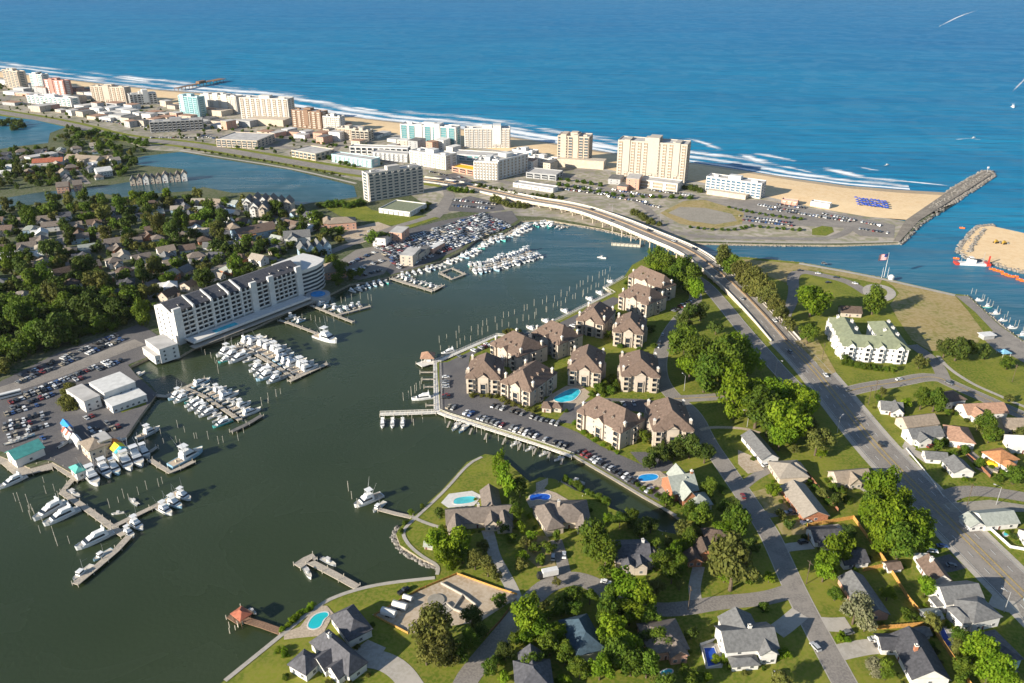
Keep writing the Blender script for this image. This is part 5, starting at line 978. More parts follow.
# town woods
W3 = [P(x, y) for x, y in WOODS]; placed = []; tries = 0
DENSE = [(-60, 300), (20, 285), (90, 280), (140, 296), (142, 322), (100, 334), (60, 348), (0, 372), (-60, 388)]
xs = [p.x for p in W3]; ys = [p.y for p in W3]
while len(placed) < 58 and tries < 9000:
    tries += 1; p = (rt.uniform(min(xs), max(xs)), rt.uniform(min(ys), max(ys))); px = to_px((p[0], p[1], ZL))
    if px[0] < -22 or not inside(*px, WOODS): continue
    dn = inside(*px, DENSE); r = rt.uniform(6.5, 10) if dn else rt.uniform(5.0, 8.0)
    if not free(p, r * (.3 if not dn else .45)): continue
    if any((p[0] - q[0]) ** 2 + (p[1] - q[1]) ** 2 < ((r + q[2]) * (.62 if dn else .75)) ** 2 for q in placed): continue
    if dn and rt.random() < .2: continue
    placed.append((p[0], p[1], r)); tree(0, 0, 0, rt.choice(['dark', 'dark', 'mid', 'olive', 'dark', 'mid'] if px[1] > 225 else ['mid', 'dark', 'mid', 'olive', 'bright']), rt.uniform(.95, 1.25), (p[0], p[1]), r, group='trees of the wooded town')
N3 = [P(x, y) for x, y in NORTHW]; xs = [p.x for p in N3]; ys = [p.y for p in N3]; tries = 0; n0 = len(placed)
while len(placed) < n0 + 14 and tries < 4000:
    tries += 1; p = (rt.uniform(min(xs), max(xs)), rt.uniform(min(ys), max(ys))); px = to_px((p[0], p[1], ZL))
    if px[0] < -15 or not inside(*px, NORTHW) or inside(*px, LAKE) or inside(*px, POND): continue
    r = rt.uniform(3.6, 7)
    if not free(p, r * .35) or any((p[0] - q[0]) ** 2 + (p[1] - q[1]) ** 2 < ((r + q[2]) * .75) ** 2 for q in placed): continue
    placed.append((p[0], p[1], r)); tree(0, 0, 0, rt.choice(['dark', 'mid', 'mid', 'olive']), 1.0, (p[0], p[1]), r, group='trees between the pond and the lake')
def clear_of_roads(p, r): return not any((p[0] - q[0]) ** 2 + (p[1] - q[1]) ** 2 < (q[2] + r) ** 2 for q in ROADPTS)
# the smaller growth between: one mass
VERGEW = [(66, 127), (118, 141), (150, 150), (132, 158), (118, 152), (70, 146), (52, 142)]; TOWNW = [(-40, 76), (0, 84), (160, 108), (300, 129), (420, 152), (420, 166), (356, 168), (219, 146), (0, 110), (-40, 104)]
mass = {k: MB() for k in ('dark', 'mid', 'olive')}
for poly, num, lo, hi in ((WOODS, 430, 2.2, 6.4), (DENSE, 150, 4.5, 7.5), (NORTHW, 190, 2.0, 5.2), (VERGEW, 60, 2, 4.5), (TOWNW, 230, 1.4, 3.0)):
    W3 = [P(x, y) for x, y in poly]; xs = [p.x for p in W3]; ys = [p.y for p in W3]; n = tries = 0
    while n < num and tries < 6000:
        tries += 1; p = (rt.uniform(min(xs), max(xs)), rt.uniform(min(ys), max(ys))); px = to_px((p[0], p[1], ZL))
        if px[0] < -22 or not inside(*px, poly) or inside(*px, LAKE) or inside(*px, POND): continue
        r = rt.uniform(lo, hi)
        if not free(p, r * .25) or (poly is not WOODS and poly is not DENSE and not clear_of_roads(p, .5)): continue
        n += 1; lf = rt.choice(['dark', 'dark', 'mid', 'olive'] if poly is not DENSE else ['dark', 'dark', 'mid']); me = FAR[(lf, rt.randrange(3))]; b = mass[lf]; b.at(p[0], p[1], rt.uniform(0, 6.28), ZL + r * .9); k = len(b.v)
        for v in me.vertices: b.add(v.co.x * r, v.co.y * r, v.co.z * r)
        for f in me.polygons:
            if f.material_index == 0: b.f.append([i + k for i in f.vertices]); b.m.append(0)
for lf, b in mass.items(): structure(b.build('undergrowth', LEAF[lf]), 'stuff')
# shrubs, hedges and verge bushes
VERGE = {}
def shrub_row(pts, n, r, leaf, phrase, group=None, word='bush'):
    q = resample([P(*p) for p in pts], n)
    for i, p in enumerate(q):
        rr = r * rt.uniform(.8, 1.2)
        if scale_at(pts[0][1]) < 1.15:
            me = FAR[(leaf, rt.randrange(3))]; b = VERGE.setdefault(leaf, MB()); b.at(p.x + rt.uniform(-1, 1), p.y + rt.uniform(-1, 1), rt.uniform(0, 6), ZL + rr * .5); k = len(b.v)
            for v in me.vertices: b.add(v.co.x * rr * 1.1, v.co.y * rr * 1.1, v.co.z * rr)
            for f in me.polygons:
                if f.material_index == 0: b.f.append([j + k for j in f.vertices]); b.m.append(0)
            continue
        o = put(CROWN[(leaf, rt.randrange(NV))], 'shrub', None, (p.x + rt.uniform(-.4, .4), p.y + rt.uniform(-.4, .4), ZL + rr * .5), rt.uniform(0, 6), (rr * 1.1, rr * 1.1, rr))
        tag(o, '%s %s, %s from the left %s' % (TONE[leaf], word, nth(i + 1), phrase), 'shrub', group or 'shrubs ' + phrase)
shrub_row([(717, 662), (735, 660), (752, 658), (768, 656), (784, 655)], 12, 2.0, 'bright', 'in the hedge below the big white house')
shrub_row([(470, 390), (470, 396), (482, 397), (498, 398), (505, 403), (520, 408), (535, 412)], 12, 1.7, 'olive', 'along the fronts of the corner condominiums')
shrub_row([(599, 390), (606, 386), (612, 380), (617, 389), (606, 394), (592, 396)], 9, 2.6, 'mid', 'between the lagoon pool and the street side condominium')
shrub_row([(575, 424), (590, 438), (606, 447), (618, 453)], 8, 1.6, 'bright', 'under the canal side condominium')
shrub_row([(650, 452), (660, 451), (672, 450), (686, 450)], 6, 1.8, 'mid', 'under the condominium above the brick villa')
shrub_row([(621, 334), (630, 340), (610, 346), (640, 350), (655, 348)], 6, 2.0, 'mid', 'in the upper condominium garden')
shrub_row([(505, 334), (510, 332), (516, 333), (519, 336)], 5, 2.4, 'olive', 'on the little green by the waterfront boardwalk')
shrub_row([(626, 284), (632, 292), (640, 297)], 4, 1.8, 'mid', 'before the topmost condominium')
shrub_row([(845, 364), (856, 367), (868, 369), (880, 370), (892, 371)], 9, 2.4, 'mid', 'along the front of the green roofed complex')
shrub_row([(480, 187), (500, 191), (520, 196), (545, 198), (560, 199)], 14, 3.6, 'dark', 'on the town side of the bridge approach')
shrub_row([(494, 203), (504, 205), (514, 207), (524, 208)], 7, 5.0, 'olive', 'between the marina car park and the bridge')
shrub_row([(450, 191), (462, 193), (472, 193)], 5, 4.0, 'mid', 'beside the hotel car park under the highway')
shrub_row([(219, 143), (240, 146), (262, 150)], 9, 2.6, 'mid', 'in front of the flat roofed hall'); shrub_row([(326, 158), (340, 163), (354, 167)], 8, 3.4, 'mid', 'before the teal courtyard motel')
shrub_row([(185, 149), (220, 154.5), (260, 160.5), (300, 168), (340, 176)], 22, 2.0, 'olive', 'between the highway and the lake path')
shrub_row([(690, 228), (710, 230), (732, 231), (752, 227), (775, 229), (800, 231)], 16, 2.0, 'mid', 'along the inlet street car park'); shrub_row([(730, 208), (750, 213), (775, 217), (800, 220)], 12, 2.0, 'mid', 'through the middle of the beach car park')
shrub_row([(678, 188), (684, 189), (690, 190), (700, 192)], 5, 4.2, 'dark', 'between the parking deck and the low white hotel'); shrub_row([(632, 212), (640, 217), (648, 223), (660, 226)], 6, 3.8, 'olive', 'on the inlet end of the beach town')
shrub_row([(360, 205), (352, 208), (344, 207), (336, 206), (328, 208), (320, 207)], 8, 4.6, 'mid', 'on the lawn left of the dark glass lake tower'); shrub_row([(422, 212), (427, 209), (428, 205)], 4, 2.6, 'dark', 'beside the tower pool podium')
shrub_row([(400, 533), (412, 512), (422, 507)], 4, 1.4, 'mid', 'beside the lawn point seawall'); shrub_row([(565, 480), (578, 488), (592, 496), (606, 503)], 8, 2.0, 'mid', 'along the canal behind the rambling villa')
shrub_row([(638, 486), (648, 492), (660, 498), (668, 505)], 6, 1.6, 'mid', 'between the brick villa and the canal wall'); shrub_row([(283, 630), (292, 622), (302, 614), (312, 607)], 7, 1.5, 'bright', 'between the villa pool and the water')
shrub_row([(279, 653), (284, 652), (286, 656)], 3, 1.3, 'bright', 'in the ring bed left of the slate villa'); shrub_row([(804, 480), (812, 487), (820, 494), (828, 503)], 6, 1.7, 'mid', 'along the red brown fence')
shrub_row([(835, 482), (840, 492), (846, 502)], 3, 2.4, 'mid', 'left of the beige house'); shrub_row([(945, 445), (958, 447), (990, 476), (998, 480)], 4, 2.4, 'mid', 'among the avenue cottages'); shrub_row([(880, 392), (900, 391), (960, 397)], 3, 1.2, 'mid', 'on the hotel road verge')
shrub_row([(838, 640), (842, 636), (846, 640)], 3, 1.5, 'bright', 'in the round bed between two pale driveways'); shrub_row([(70, 392), (66, 400), (72, 408), (78, 402)], 5, 4.0, 'olive', 'left of the white waterfront restaurant')
shrub_row([(2, 126), (10, 123), (18, 124), (22, 128), (14, 130)], 6, 6.0, 'dark', 'on the pond island'); shrub_row([(80, 138), (95, 134), (115, 139), (135, 143), (145, 146)], 10, 6.0, 'mid', 'in the green strip east of the pond')

# gardens: foundation shrubs beside every near house, and small trees between the houses
for fr, h in YARDS:
    for side, (sx, sy, a, L) in enumerate(SIDES(fr[3], fr[4])):
        if side == 2 and rt.random() < .5: continue
        for k in range(max(1, int(L / 5))):
            if rt.random() < .38: continue
            x = rt.uniform(.5, L - .5); d = rt.uniform(1.3, 3.2); p = local(fr, sx + x * math.cos(a) + d * math.sin(a), sy + x * math.sin(a) - d * math.cos(a)); rr = rt.uniform(.7, 1.5)
            if not clear_of_roads(p, rr * .6) or any((p[0] - q[0]) ** 2 + (p[1] - q[1]) ** 2 < (q[2] * .7) ** 2 for q in FOOT): continue
            lf = rt.choice(['mid', 'dark', 'bright', 'olive', 'mid']); o = put(CROWN[(lf, rt.randrange(NV))], 'shrub', None, (p[0], p[1], ZL + rr * .5), rt.uniform(0, 6), (rr * 1.1, rr * 1.1, rr)); tag(o, None, 'shrub'); px = to_px((p[0], p[1], ZL + rr)); SCATTER.append((o, px[0], px[1], TONE[lf] + ' shrub'))
GARDENS = [[(676, 470), (742, 500), (800, 600), (850, 690), (700, 690), (640, 620), (640, 540)], [(730, 440), (800, 440), (880, 500), (960, 600), (1010, 690), (870, 690), (800, 570)], [(870, 395), (1024, 400), (1030, 490), (950, 480), (905, 440)], [(420, 520), (470, 510), (640, 520), (640, 600), (540, 570), (470, 575)], [(470, 650), (540, 600), (640, 620), (700, 690), (470, 690)], [(560, 405), (700, 440), (680, 470), (600, 430)], [(600, 320), (690, 320), (690, 400), (610, 390)]]
for gi, (poly, num) in enumerate(zip(GARDENS, (20, 20, 12, 11, 15, 5, 6))):
    W3 = [P(x, y) for x, y in poly]; xs = [p.x for p in W3]; ys = [p.y for p in W3]; n = tries = 0
    while n < num and tries < 900:
        tries += 1; p = (rt.uniform(min(xs), max(xs)), rt.uniform(min(ys), max(ys))); px = to_px((p[0], p[1], ZL)); r = rt.uniform(2.0, 4.0)
        if not inside(*px, poly) or not free(p, r * .8) or not clear_of_roads(p, r * .8): continue
        n += 1; tree(0, 0, 0, rt.choice(['mid', 'dark', 'bright', 'mid', 'olive']), rt.uniform(.9, 1.2), p, r); FOOT.append((p[0], p[1], r))
for pts, n, ph in (([(-20, 86), (60, 98), (150, 114)], 22, 'along the far town avenue'), ([(160, 120), (250, 133), (340, 147), (420, 159)], 26, 'along the middle town avenue'), ([(0, 101), (80, 116), (150, 127)], 18, 'along the lakeward town avenue'), ([(560, 186), (620, 197), (690, 199)], 16, 'along the avenue before the tallest hotel'), ([(540, 176), (560, 180), (600, 186)], 9, 'under the tan stepped tower')):
    shrub_row(pts, n, 2.8, 'mid', ph)
for lf, b in VERGE.items(): structure(b.build('verge_bushes', LEAF[lf]), 'stuff')
# ------------------------------------------------------------------ docks, piles and boats
PILE = MB(); PILE.cyl(0, 0, -2.5, 3.2, .17, .15, 7); PILE = PILE.data('pile', [M_pile])
TPILE = MB(); TPILE.cyl(0, 0, -2.5, 4.6, .14, .11, 6); TPILE.cyl(0, 0, 4.6, 4.9, .2, .05, 7); TPILE = TPILE.data('pile', [mat('pale_pile', (.40, .37, .31), var=.15)])
def dock(label, pts, width, m=None, rails=False, z=1.2, piles=True, smooth_n=0, top=None):
    w = [P(x, y, z) for x, y in pts]; o = w[0]; root = thing('dock', label, 'dock', (o.x, o.y, 0)); l = offset(w, width / 2); r = offset(w, -width / 2); b = MB()
    for i in range(len(w) - 1):
        q = [(v.x - o.x, v.y - o.y) for v in (r[i], r[i + 1], l[i + 1], l[i])]; b.prism(q, z - .28, z + .003 * i)
    b.build('decking', m or M_wood, root)
    if piles:
        n = max(2, int(sum((c - a).length for a, c in zip(w, w[1:])) / 6)); q1 = resample(l, n); q2 = resample(r, n)
        for v in q1 + q2: put(PILE, 'pile', root, (v.x - o.x, v.y - o.y, -1.1 if rails else -.9))
    if rails:
        for e in (l, r):
            b = MB()
            for i in range(len(e) - 1):
                A, C = e[i], e[i + 1]; t = (C - A).normalized(); nn = Vector((-t.y, t.x, 0)) * .06; q = [(v.x - o.x, v.y - o.y) for v in (A - nn, C - nn, C + nn, A + nn)]; b.prism(q, z + .9, z + 1.05); b.prism(q, z + .4, z + .5)
                k = int((C - A).length / 2.4)
                for j in range(k): p = A + (C - A) * (j / k); b.box(p.x - o.x - .07, p.x - o.x + .07, p.y - o.y - .07, p.y - o.y + .07, z, z + 1.06)
            b.build('railing', M_whitewood, root)
    c = to_px(sum(w, Vector()) / len(w)); return root
dock('white railed boardwalk running along the whole waterfront of the brown condominiums', [(625, 277), (605, 288), (613, 292.5), (590, 304), (545, 327), (520, 338), (497, 335.5), (470, 347), (437, 361.5)], 3.4, M_whitewood, True)
dock('broad white boardwalk straight down the head of the condominium peninsula', [(437, 361), (437.5, 386), (438, 411)], 4.6, M_whitewood, True); dock('white pier with three moored cruisers reaching left from the boardwalk corner', [(436, 412), (410, 413), (380, 414)], 3.0, M_whitewood, True)
dock('white boardwalk along the canal edge of the condominium car park', [(438, 411.5), (446, 415), (500, 432), (540, 444.5), (573, 456)], 3.2, M_whitewood, True); dock('pale pavilion platform at the upper corner of the condominium boardwalk', [(419, 365), (428, 362), (437, 361)], 7, M_whitewood)
for k, (x, y) in enumerate(((437, 372), (437, 379), (437, 386.5), (437, 405))): dock('short finger pier off the peninsula head, %s from the top' % nth(k + 1), [(x - 1, y), (x - 17 + k * 2, y)], 1.2, M_wood)
for k, (x, y) in enumerate(((450, 421), (472, 428), (487, 433), (505, 438), (521, 443), (536, 448), (550, 452), (563, 458))): dock('small finger pier on the canal boardwalk, %s from the left' % nth(k + 1), [(x, y), (x - 2.5, y + 6)], 0.9, M_wood, piles=False)
dock('long grey dock reaching from the restaurant corner with boats on both sides', [(155, 395), (166, 396), (186, 387), (206, 378)], 3.0); dock('slanting boat dock through the middle of the restaurant marina fleet', [(186, 388), (204, 396), (222, 408), (240, 420)], 2.4)
dock('dark floating breakwater below the restaurant marina fleet', [(231, 431.5), (247, 424), (262, 415)], 2.6, mat('dark_dock', (.16, .15, .14))); dock('pale breakwater dock below the apartment block fleet', [(289, 381), (308, 372), (328, 363)], 3.2); dock('slanting boat dock through the apartment block fleet', [(234, 345), (256, 354), (276, 366), (294, 378)], 2.6)
dock('grey dock with a lone sport boat at its end below the apartment podium', [(279, 320), (290, 323), (303, 328), (316, 333)], 2.4); dock('grey T dock off the dark curved apartment wing', [(303, 302), (318, 308), (335, 315), (353, 322)], 2.4); dock('side arm of the T dock off the dark curved wing', [(336, 315), (352, 311), (370, 306)], 2.2)
dock('tan marina jetty below the central car park', [(391, 278), (406, 283), (420, 287), (433, 291)], 3.4, M_wood); dock('short return arm of the tan marina jetty', [(433, 290.5), (443, 285)], 3); dock('square loop pier of the central marina', [(440, 273), (452, 279), (465, 274), (452, 268), (441, 272)], 2.8)
dock('long dock lined with white boats off the central car park', [(470, 268.5), (490, 266), (512, 259), (535, 252.5)], 2.4); dock('shore dock along the top of the central marina basin', [(484, 240), (505, 235), (522, 225), (545, 222), (568, 227)], 2.6)
dock('grey access dock from the charter pier down to the double dock', [(78, 474), (70, 482), (62, 492), (88, 509.5), (112, 527), (124, 535)], 3.0); dock('right arm of the double dock with small cruisers', [(112, 527), (140, 513), (169, 499)], 2.6); dock('lower arm of the double dock with two workboats', [(129, 536), (116, 550), (96, 567), (75, 584)], 3.2)
dock('U shaped dock with a long motor yacht inside', [(150, 459.5), (160, 466), (170, 472), (182, 467), (194, 461)], 2.6); dock('short dock beside the orange and yellow roof', [(145, 454), (152, 450), (157, 446.5)], 1.8); dock('charter boat pier under the teal roof', [(52, 462), (66, 472), (80, 480)], 3.0)
dock('fleet dock along the charter boats below the coloured roof', [(80, 478), (100, 468), (122, 455), (142, 450)], 2.6); dock('broad boat rack platform beside the teal roof', [(3, 452), (25, 471), (52, 464)], 10); dock('private dock with boat lift reaching left from the lawn', [(357.5, 587), (334, 574), (309, 561)], 3.2); dock('end platform of the private dock', [(297, 566), (306, 560), (315, 556)], 4.5)
dock('brown timber pier from the villa terrace to the red roofed gazebo', [(282.5, 632), (263, 625), (245, 619.5)], 3.0, M_woodb); dock('brown gazebo platform at the end of the villa pier', [(232, 621), (240, 615), (247, 609)], 7, M_woodb); dock('pale dock walk from the lawn point to the moored fishing boat', [(412, 517), (396, 513.5), (379, 509)], 2.2)
dock('white waterside dock below the two salmon brick houses', [(44, 190.5), (70, 187.6), (98, 186)], 4, M_whitewood); dock('small dock on the canal beside the rambling villa', [(560, 482), (572, 489), (584, 496)], 2.2); dock('canal dock at the narrow end of the canal', [(640, 521), (652, 528), (664, 534)], 2.6)
dock('quay edge dock along the inlet boat slips', [(966, 296), (982, 309), (1000, 324), (1022, 342)], 2.0)
rb = random.Random(8)
def pile_row(pts, n, phrase, me=PILE):
    q = resample([P(x, y, 0) for x, y in pts], n)
    for i, p in enumerate(q): tag(put(me, 'mooring_pile', None, (p.x + rb.uniform(-2.0, 2.0), p.y + rb.uniform(-3, 3), 0), 0, (1, 1, rb.uniform(.65, 1.2))), 'mooring pile in the water, %s from the left %s' % (nth(i + 1), phrase), 'mooring pile', 'mooring piles ' + phrase)
pile_row([(442, 352), (470, 340), (500, 328), (540, 315), (580, 296), (612, 280)], 34, 'in the inner row off the boardwalk', TPILE); pile_row([(440, 343), (470, 331), (500, 319), (540, 306), (580, 288), (610, 272)], 30, 'in the outer row off the boardwalk', TPILE)
pile_row([(424, 385), (418, 390), (410, 396), (404, 402)], 8, 'off the peninsula head', TPILE); pile_row([(446, 424), (480, 437), (520, 450), (560, 462)], 16, 'along the canal slips', TPILE); pile_row([(384, 424), (395, 425), (408, 425), (425, 424)], 6, 'below the three moored cruisers', TPILE)
pile_row([(12, 502), (24, 507), (33, 514)], 6, 'in the lower left basin', TPILE); pile_row([(20, 512), (34, 520), (46, 530), (60, 540), (70, 548)], 9, 'in the outer lower left basin', TPILE); pile_row([(40, 486), (52, 496), (58, 505)], 5, 'left of the access dock', TPILE); pile_row([(112, 507), (130, 498), (150, 490), (163, 486)], 8, 'above the double dock arm', TPILE)
pile_row([(200, 352), (214, 362), (222, 372)], 6, 'left of the apartment block fleet', TPILE); pile_row([(180, 430), (200, 440), (222, 446), (246, 436)], 9, 'below the restaurant marina fleet', TPILE); pile_row([(262, 406), (272, 400), (282, 395)], 6, 'right of the restaurant marina fleet', TPILE); pile_row([(306, 318), (320, 322), (332, 322)], 6, 'around the lone sport boat', TPILE)
pile_row([(340, 303), (356, 300), (372, 300)], 6, 'above the T dock arm', TPILE); pile_row([(348, 485), (352, 498), (360, 508)], 4, 'left of the fishing boat', TPILE); pile_row([(972, 293), (986, 303), (1000, 314), (1014, 326), (1024, 334)], 16, 'along the inlet quay slips', TPILE); pile_row([(227, 630), (233, 634), (240, 632)], 4, 'below the gazebo')
pile_row([(152, 436), (166, 442), (180, 448)], 5, 'above the U shaped dock', TPILE)
# boats: hull from stations, then what stands on it
HULLC = dict(white=mat('white_gelcoat', (.70, .70, .69), rough=.3, var=.04), navy=mat('navy_gelcoat', (.03, .06, .16), rough=.3), teal=mat('teal_gelcoat', (.10, .45, .42), rough=.3), grey=mat('grey_gelcoat', (.42, .45, .47), rough=.35), red=mat('red_gelcoat', (.50, .05, .03), rough=.35), blue=mat('pale_blue_gelcoat', (.32, .50, .62), rough=.3))
M_deck = mat('boat_deck', (.60, .55, .46), var=.1); M_canv = mat('canvas_top', (.55, .53, .50), var=.1); M_teak = mat('teak_deck', (.46, .38, .29), var=.15)
def hull(L, B, m):
    b = MB(); st = [(-.5, .86, .95), (-.3, .95, .95), (-.05, 1, 1.05), (.2, .92, 1.25), (.38, .6, 1.5), (.47, .25, 1.7), (.5, .02, 1.8)]; H0 = L * .085; n = len(st); V = []; F = []
    for x, w, h in st:
        y = B / 2 * w; V += [(x * L, 0, -.6), (x * L - .02 * L, y * .8, .0), (x * L, y, h * H0), (x * L - .02 * L, -y * .8, .0), (x * L, -y, h * H0)]
    for i in range(n - 1):
        a, c = i * 5, i * 5 + 5; F += [(a, c, c + 1, a + 1), (a + 1, c + 1, c + 2, a + 2), (a, a + 3, c + 3, c), (a + 3, a + 4, c + 4, c + 3)]
    F += [(0, 1, 2), (0, 4, 3), (0, 2, 4)]; b.mesh(V, F, 0); k = len(b.v); dv = [(x * L, s * B / 2 * w * .93, h * H0 - .12) for x, w, h in st for s in (1, -1)]; b.mesh(dv, [(2 * i + 1, 2 * i + 3, 2 * i + 2, 2 * i) for i in range(n - 1)], 1)
    V2 = []
    for x, w, h in st: V2 += [(x * L, B / 2 * w, h * H0), (x * L, B / 2 * w * .93, h * H0), (x * L, -B / 2 * w, h * H0), (x * L, -B / 2 * w * .93, h * H0)]
    b.mesh(V2, [f for i in range(n - 1) for f in ((4 * i, 4 * i + 1, 4 * i + 5, 4 * i + 4), (4 * i + 3, 4 * i + 2, 4 * i + 6, 4 * i + 7))], 0)
    b.box(-.5 * L, -.485 * L, -B * .4, B * .4, 0, H0 * .95, 0); return b.data('hull', [m, M_deck])
def taper(b, x0, x1, y, z0, z1, front, back, side, m):
    b.mesh([(x0, -y, z0), (x1, -y, z0), (x1, y, z0), (x0, y, z0), (x0 + back, -y + side, z1), (x1 - front, -y + side, z1), (x1 - front, y - side, z1), (x0 + back, y - side, z1)], [(0, 1, 5, 4), (1, 2, 6, 5), (2, 3, 7, 6), (3, 0, 4, 7), (4, 5, 6, 7)], m)
W_ = HULLC['white']; BT = {}
def boat_parts(kind):
    L = 10.0; P_ = {}
    B = {'sport': 3.4, 'yacht': 3.0, 'small': 2.7, 'work': 3.2}[kind]; H0 = L * .085
    if kind == 'sport':
        b = MB(); taper(b, -1.6, 3.0, 1.35, H0, H0 + 1.5, 1.5, .1, .2, 0); P_['cabin'] = b.data('cabin', [W_]); b = MB(); taper(b, -.9, 2.55, 1.38, H0 + .62, H0 + 1.15, .75, .1, .07, 0); P_['windows'] = b.data('windows', [M_glass])
        b = MB(); taper(b, -1.3, 1.2, 1.0, H0 + 1.5, H0 + 2.2, .5, .1, .1, 0); b.box(-1.5, .6, -1.1, 1.1, H0 + 3.5, H0 + 3.62)
        for x in (-1.3, .4):
            for y in (-.9, .9): b.cyl(x, y, H0 + 2.1, H0 + 3.5, .05, .05, 5)
        P_['flybridge'] = b.data('flybridge', [W_]); b = MB()
        for s in (-1, 1): b.cyl(-.6, s * 1.2, H0 + 1.6, H0 + 6.5, .05, .02, 5, 0, -2.2, s * 2.2)
        P_['outrigger'] = b.data('outrigger', [M_metal]); b = MB(); b.box(-4.7, -1.7, -1.3, 1.3, H0 - .1, H0 - .04); b.box(-3.3, -2.8, -.3, .3, H0 - .1, H0 + .6); P_['cockpit'] = b.data('cockpit', [M_teak])
    elif kind == 'yacht':
        b = MB(); taper(b, -3.6, 3.4, 1.2, H0, H0 + 1.25, 2.6, .3, .25, 0); P_['cabin'] = b.data('cabin', [W_]); b = MB(); taper(b, -2.6, 2.5, 1.2, H0 + .5, H0 + 1.02, 1.3, .2, .1, 0); P_['windows'] = b.data('windows', [M_glass])
        b = MB(); taper(b, -3.0, .4, .95, H0 + 1.25, H0 + 1.85, .6, .2, .15, 0); b.box(-2.9, -2.6, -1.05, 1.05, H0 + 1.85, H0 + 2.6); b.cyl(-2.7, 0, H0 + 2.5, H0 + 4, .06, .03, 5); P_['flybridge'] = b.data('flybridge', [W_])
    elif kind == 'small':
        b = MB(); b.box(-.9, .5, -.5, .5, H0 - .1, H0 + .8); b.box(.5, 1.1, -.42, .42, H0 - .1, H0 + .35); P_['console'] = b.data('console', [W_]); b = MB(); b.box(-1.6, .9, -1.0, 1.0, H0 + 1.75, H0 + 1.85)
        for x in (-1.3, .6):
            for y in (-.7, .7): b.cyl(x, y, H0 - .1, H0 + 1.76, .05, .05, 5)
        P_['top'] = b.data('top', [M_canv]); b = MB(); b.box(-5.5, -5.0, -.35, .35, -.3, 1.25); P_['outboard'] = b.data('outboard', [M_black])
    else:
        b = MB(); taper(b, -.2, 2.6, 1.15, H0, H0 + 1.9, .3, .1, .05, 0); P_['wheelhouse'] = b.data('wheelhouse', [W_]); b = MB(); taper(b, .2, 2.6, 1.18, H0 + 1.0, H0 + 1.55, .06, .05, .02, 0); P_['windows'] = b.data('windows', [M_glass])
        b = MB(); b.cyl(-.5, 0, H0, H0 + 6.5, .09, .05, 6); b.cyl(-.5, 0, H0 + 5, H0 + 4.2, .05, .04, 5, 0, -3.6, 0); P_['mast'] = b.data('mast', [M_metal]); b = MB(); b.box(-4.6, -.4, -1.2, 1.2, H0 - .1, H0 - .04); P_['work_deck'] = b.data('work_deck', [M_deck])
    for c, m in HULLC.items(): P_['hull_' + c] = hull(L, B, m)
    return P_
BOAT = {k: boat_parts(k) for k in ('sport', 'yacht', 'small', 'work')}
KINDW = {'sport': 'sport fishing boat', 'yacht': 'motor cruiser', 'small': 'open console boat', 'work': 'workboat with mast'}; NAMEW = {'sport': 'fishing_boat', 'yacht': 'motor_cruiser', 'small': 'small_boat', 'work': 'workboat'}
def boat(kind, x, y, a, L, color, label, group=None):
    s = L / 10; root = thing(NAMEW[kind], label, 'boat', (x, y, .02), a, group); P_ = BOAT[kind]
    for nme, me in P_.items():
        if nme.startswith('hull_'):
            if nme == 'hull_' + color: put(me, 'hull', root, (0, 0, 0), 0, (s, s, s))
        elif nme != 'outrigger' or L > 11: put(me, nme, root, (0, 0, 0), 0, (s, s, s))
    return root
def boat_at(kind, stern, bow, color, label, L=None):
    a, c = P(*stern, 1), P(*bow, 1); m = (a + c) / 2; return boat(kind, m.x, m.y, math.atan2(c.y - a.y, c.x - a.x), L or (c - a).length, color, label)
def fleet(pts, n, side, phrase, Ls=(10, 14), gap=None, kinds=('sport', 'yacht', 'sport', 'small'), out=True, skew=0.0, colors=('white', 'white', 'white', 'white', 'grey', 'blue', 'teal')):
    q = [P(x, y, .5) for x, y in pts]; c = offset(q, 0); w = resample(q, n + 1)
    for i in range(n):
        t = (w[i + 1] - w[i]).normalized(); nrm = Vector((-t.y, t.x, 0)) * side; L = rb.uniform(*Ls); k = rb.choice(kinds); L = min(L, 9) if k == 'small' else L; p = (w[i] + w[i + 1]) / 2 + nrm * (L / 2 + 2.2); d = nrm if out else -nrm
        a = math.atan2(d.y, d.x) + skew + rb.uniform(-.05, .05); cl = rb.choice(colors); boat(k, p.x, p.y, a, L, cl, '%s %s, %s %s' % ({'navy': 'dark blue'}.get(cl, cl), KINDW[k], nth(i + 1), phrase), 'boats ' + phrase.split(' from ')[-1])
fleet([(186, 388), (204, 396), (222, 408), (240, 420)], 11, 1, 'from the top on the open side of the restaurant dock', (12, 16)); fleet([(188, 389), (204, 397), (222, 409), (238, 420)], 10, -1, 'from the top on the inner side of the restaurant dock', (11, 15))
fleet([(234, 345), (256, 354), (276, 366), (294, 378)], 11, 1, 'from the top on the open side of the apartment dock', (13, 18), kinds=('sport', 'sport', 'yacht')); fleet([(236, 346), (256, 355), (276, 367), (292, 377)], 9, -1, 'from the top on the inner side of the apartment dock', (12, 16))
boat_at('sport', (233, 357), (218, 362), 'teal', 'teal hulled sport fishing boat moored left of the apartment block fleet'); boat_at('sport', (315, 335), (337, 342), 'white', 'lone white sport fishing boat at the end of the grey dock'); fleet([(306, 303), (330, 313)], 4, 1, 'from the left on the T dock', (8, 11)); fleet([(340, 314), (366, 307)], 4, 1, 'from the left on the T dock side arm', (7, 10)); fleet([(281, 319), (296, 325)], 3, 1, 'from the left beside the lone sport boat dock', (7, 9))
